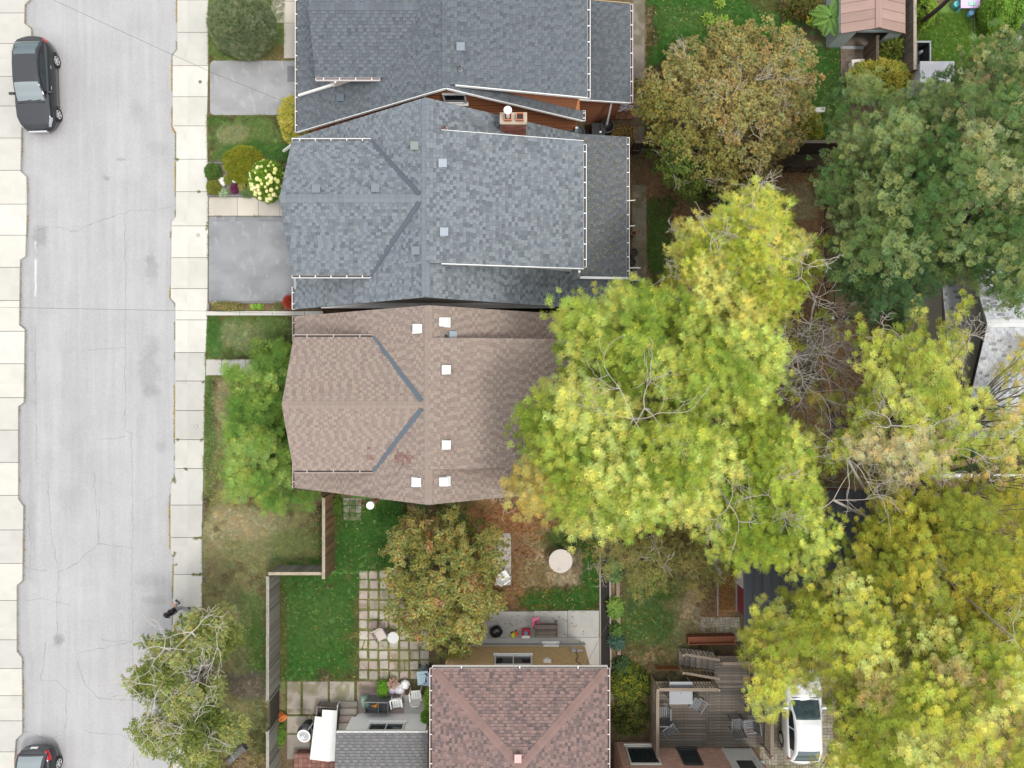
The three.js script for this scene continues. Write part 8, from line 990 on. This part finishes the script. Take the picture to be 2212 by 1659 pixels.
// ---------------------------------------------------------------- grass, weeds and fallen leaves
{
  const R = rng(99), L = new Leaves(); for (let i = 0; i < 9; i++) { const a = R() * 6.283, d = V(Math.cos(a) * 0.8, 0.75, Math.sin(a) * 0.8).normalize(); L.leaf(V((R() - 0.5) * 0.09, 0, (R() - 0.5) * 0.09), d, d.clone().cross(V(0, 1, 0)).normalize(), 0.06 + 0.06 * R(), 0.012, tone(R, 0.25, 0.08), 0.1); }
  const g = L.build(), o = [0, 0, 0], list = [], areas = [[446, -20, 615, 128], [450, 250, 640, 352], [445, 684, 638, 776], [443, 814, 640, 1100], [440, 1095, 700, 1235], [438, 1235, 574, 1680], [722, 1080, 880, 1235], [602, 1240, 776, 1470], [1040, 1100, 1296, 1318], [1340, 1200, 1548, 1440], [1396, -20, 1716, 110], [1740, 100, 1812, 320], [1980, 28, 2240, 150], [1398, 400, 1480, 640], [600, 1090, 722, 1235], [1396, 100, 1440, 200]];
  const tot = areas.reduce((s, [a, b, c, d]) => s + (c - a) * (d - b), 0);
  for (const [a, b, c, d] of areas) { const n = Math.round(110000 * (c - a) * (d - b) / tot); for (let i = 0; i < n; i++) { const x = lerp(a, c, R()), y = lerp(b, d, R()); yardColor(x, y, o); if (o[0] > o[1] * 1.18 && R() < 0.85) continue; if (x < xOn(edgeR, y) + 1.5) continue; const k = 0.95 + 0.7 * R() + 0.35 * (fbm(x / 6, y / 6, 2) - 0.5), y2 = fbm(x / 14 + 90, y / 14, 3) - 0.5; list.push([V(GX(x), -0.01, GZ(y)), 0.65 + 0.6 * R(), R() * 6.283, 0, [o[0] * k * (1 + 0.3 * y2), o[1] * k * (1 + 0.05 * y2), o[2] * k]]); } }
  stuff(crown(scene, g, list, 'grass', 'stuff', 1.5), 'short patchy lawn grass, green to straw coloured');
}
{ // fallen leaves on grass, litter, kerbs and roofs
  const R = rng(77), L = new Leaves(); L.leaf(V(-0.04, 0.004, 0), V(1, 0.12, 0).normalize(), V(0, 0, 1), 0.085, 0.055, [1, 1, 1], 0.2); const g = L.build(), list = [];
  const tones = [[0.42, 0.32, 0.06], [0.36, 0.22, 0.06], [0.26, 0.13, 0.05], [0.2, 0.1, 0.04], [0.45, 0.37, 0.14], [0.3, 0.16, 0.05]];
  const put = (x, y, h, t) => list.push([V(GX(x, h), h + 0.012, GZ(y, h)), 0.55 + 0.5 * R(), R() * 6.283, 0.25 * (R() - 0.5), tones[t ?? (R() * 6 | 0)]]);
  const rain = (n, x0, y0, x1, y1, f, t) => { for (let i = 0; i < n; i++) put(lerp(x0, x1, R()), lerp(y0, y1, R()), f ?? 0.02, t === undefined ? undefined : t[R() * t.length | 0]); };
  rain(420, 445, 1060, 700, 1240, 0.05, [0, 4, 4, 0]); rain(420, 440, 1240, 574, 1660, 0.05, [0, 0, 4]); rain(90, 445, 815, 500, 1060, 0.05, [4, 0]); rain(1500, 1040, 1090, 1200, 1318, 0.03, [1, 2, 3, 5, 0]); rain(420, 1150, 1120, 1296, 1316, 0.05); rain(900, 1340, 1200, 1550, 1440, 0.05, [2, 3, 5, 1, 0]); rain(1500, 1551, 1222, 1592, 1318, 0.05, [1, 2, 3, 5, 2]);
  rain(900, 1366, 320, 1480, 640, 0.03, [1, 2, 3, 5]); rain(1500, 1655, 370, 1790, 690, 0.03, [2, 3, 5, 1, 4]); rain(1200, 1640, 690, 1860, 1060, 0.03, [0, 1, 2, 3, 5]); rain(900, 1300, 270, 1380, 330, 0.03, [1, 0, 2, 3]); rain(160, 1740, 110, 1815, 320, 0.05, [0, 4, 1]); rain(150, 1400, 0, 1700, 120, 0.05, [0, 4]); rain(90, 1980, 30, 2200, 150, 0.05, [0, 4]); rain(130, 600, 1240, 776, 1470, 0.05, [4, 0]); rain(90, 722, 1080, 860, 1235, 0.05, [4, 0]); rain(80, 1050, 1320, 1296, 1376, 0.055, [2, 3, 1]); rain(400, 1900, 900, 2212, 1080, 0.03); rain(300, 1320, 1440, 1410, 1600, 0.05, [0, 1, 2]); rain(200, 776, 1232, 930, 1470, 0.05, [1, 2, 0]); rain(90, 620, 1471, 830, 1640, 0.04, [2, 3, 0]); rain(120, 1818, 103, 1884, 160, 0.045, [2, 3, 3]); rain(130, 452, 1055, 560, 1095, 0.05, [1, 0]);
  for (let y = -20; y < 1680; y += 0.9) { if (noise(y / 40, 1) > 0.42) put(xOn(kerbL, y) + 1 + 4 * R() * R(), y + R() * 3, -0.09, R() < 0.5 ? 0 : 5); if (noise(y / 30, 7) > 0.55) put(xOn(kerbR, y) - 1 - 3 * R() * R(), y + R() * 3, -0.09, R() < 0.6 ? 0 : 1); }
  const porchY = (x) => 3.5 - (x - 2.9) * 0.178; for (let i = 0; i < 800; i++) { const x = 2.98 + 2.1 * Math.pow(R(), 1.5), z = lerp(-10.9, -4.9, R()); list.push([V(x, porchY(x) + 0.035, z), 0.42 + 0.35 * R(), R() * 6.283, 0, tones[R() < 0.75 ? 4 : 1]]); }
  for (let i = 0; i < 160; i++) { const x = 3.2 + 1.9 * R(), z = lerp(-16.9, -12.8, R()); list.push([V(x, 3.53 - (x - 2.8) * 0.16, z), 0.4, R() * 6.283, 0, tones[4]]); }
  for (let i = 0; i < 170; i++) { const x = lerp(-2.5, 2.6, Math.sqrt(R())), z = lerp(-1.7, 3.2, R()); list.push([V(x, 7.5 - (x + 3.24) * 0.194 + 0.03, z), 0.36, R() * 6.283, 0, tones[4]]); }
  stuff(crown(scene, g, list, 'fallen_leaves', 'stuff', 1), 'fallen autumn leaves scattered over lawns, kerbs and roofs');
}
{ // weeds along the joints and the kerb
  const R = rng(55), g = broadTuft(56, 7, 0.08, 0.03), list = [], put = (x, y, h, s) => list.push([V(GX(x, h), h, GZ(y, h)), s * (0.6 + 0.6 * R()), R() * 6.283, 0, R() < 0.3 ? [0.16, 0.14, 0.05] : [0.1, 0.13, 0.03]]);
  for (let y = -20; y < 1680; y += 1.6) { if ((y > 700 && y < 900) || (y > 1090 && y < 1260) || noise(y / 22, 3) > 0.66) put(xOn(kerbL, y) + 1 + R(), y, -0.1, 0.8); if (noise(y / 22, 13) > 0.62) put(xOn(kerbR, y) - 1, y, -0.1, 0.7); if (noise(y / 26, 23) > 0.5) put(xOn(edgeR, y) + 0.6, y, 0, 0.9); }
  for (const [x, y] of [[425, 1163], [430, 1162], [420, 1163], [435, 1162], [425, 1241], [431, 1241], [418, 1241], [434, 1240], [401, 1013], [440, 825], [380, 1220], [377, 1195], [376, 1200], [447, 488], [449, 482], [447, 494], [385, 950], [436, 950], [376, 1036], [378, 1041], [430, 414], [384, 345]]) for (let k = 0; k < 7; k++) put(x + 4 * (R() - 0.5), y + 2.2 * (R() - 0.5), 0.012, 0.8);
  for (let i = 0; i < 700; i++) { const c = R() * 7 | 0, r = R() * 11 | 0, v = R() < 0.5; put(774.5 + c * 22.1 + (v ? 0 : 20 * R()), 1230.5 + r * 21.7 + (v ? 20 * R() : 0), 0.005, 0.85); } for (let i = 0; i < 260; i++) put([651.5, 710.5, 768, 619][R() * 4 | 0] + 2 * (R() - 0.5), lerp(1471, 1545, R()), 0.005, 0.8); for (let i = 0; i < 120; i++) put(lerp(620, 735, R()), 1544.5 + R() * 1.5, 0.005, 0.8);
  for (let x = 452; x < 650; x += 1.3) for (const [y, q] of [[129.5, 0.6], [250.5, 0.6], [466.5, 0.35], [352, 0.5], [683.5, 0.6], [812.5, 0.6], [775, 0.6]]) if (noise(x / 9, y) > 1 - q && R() < 0.8) put(x, y + R() * 1.5, 0.01, 0.9);
  stuff(crown(scene, g, list, 'weeds', 'stuff', 1.3), 'small weeds in the joints of slabs, pavers and kerbs');
}

renderer.render(scene, camera);
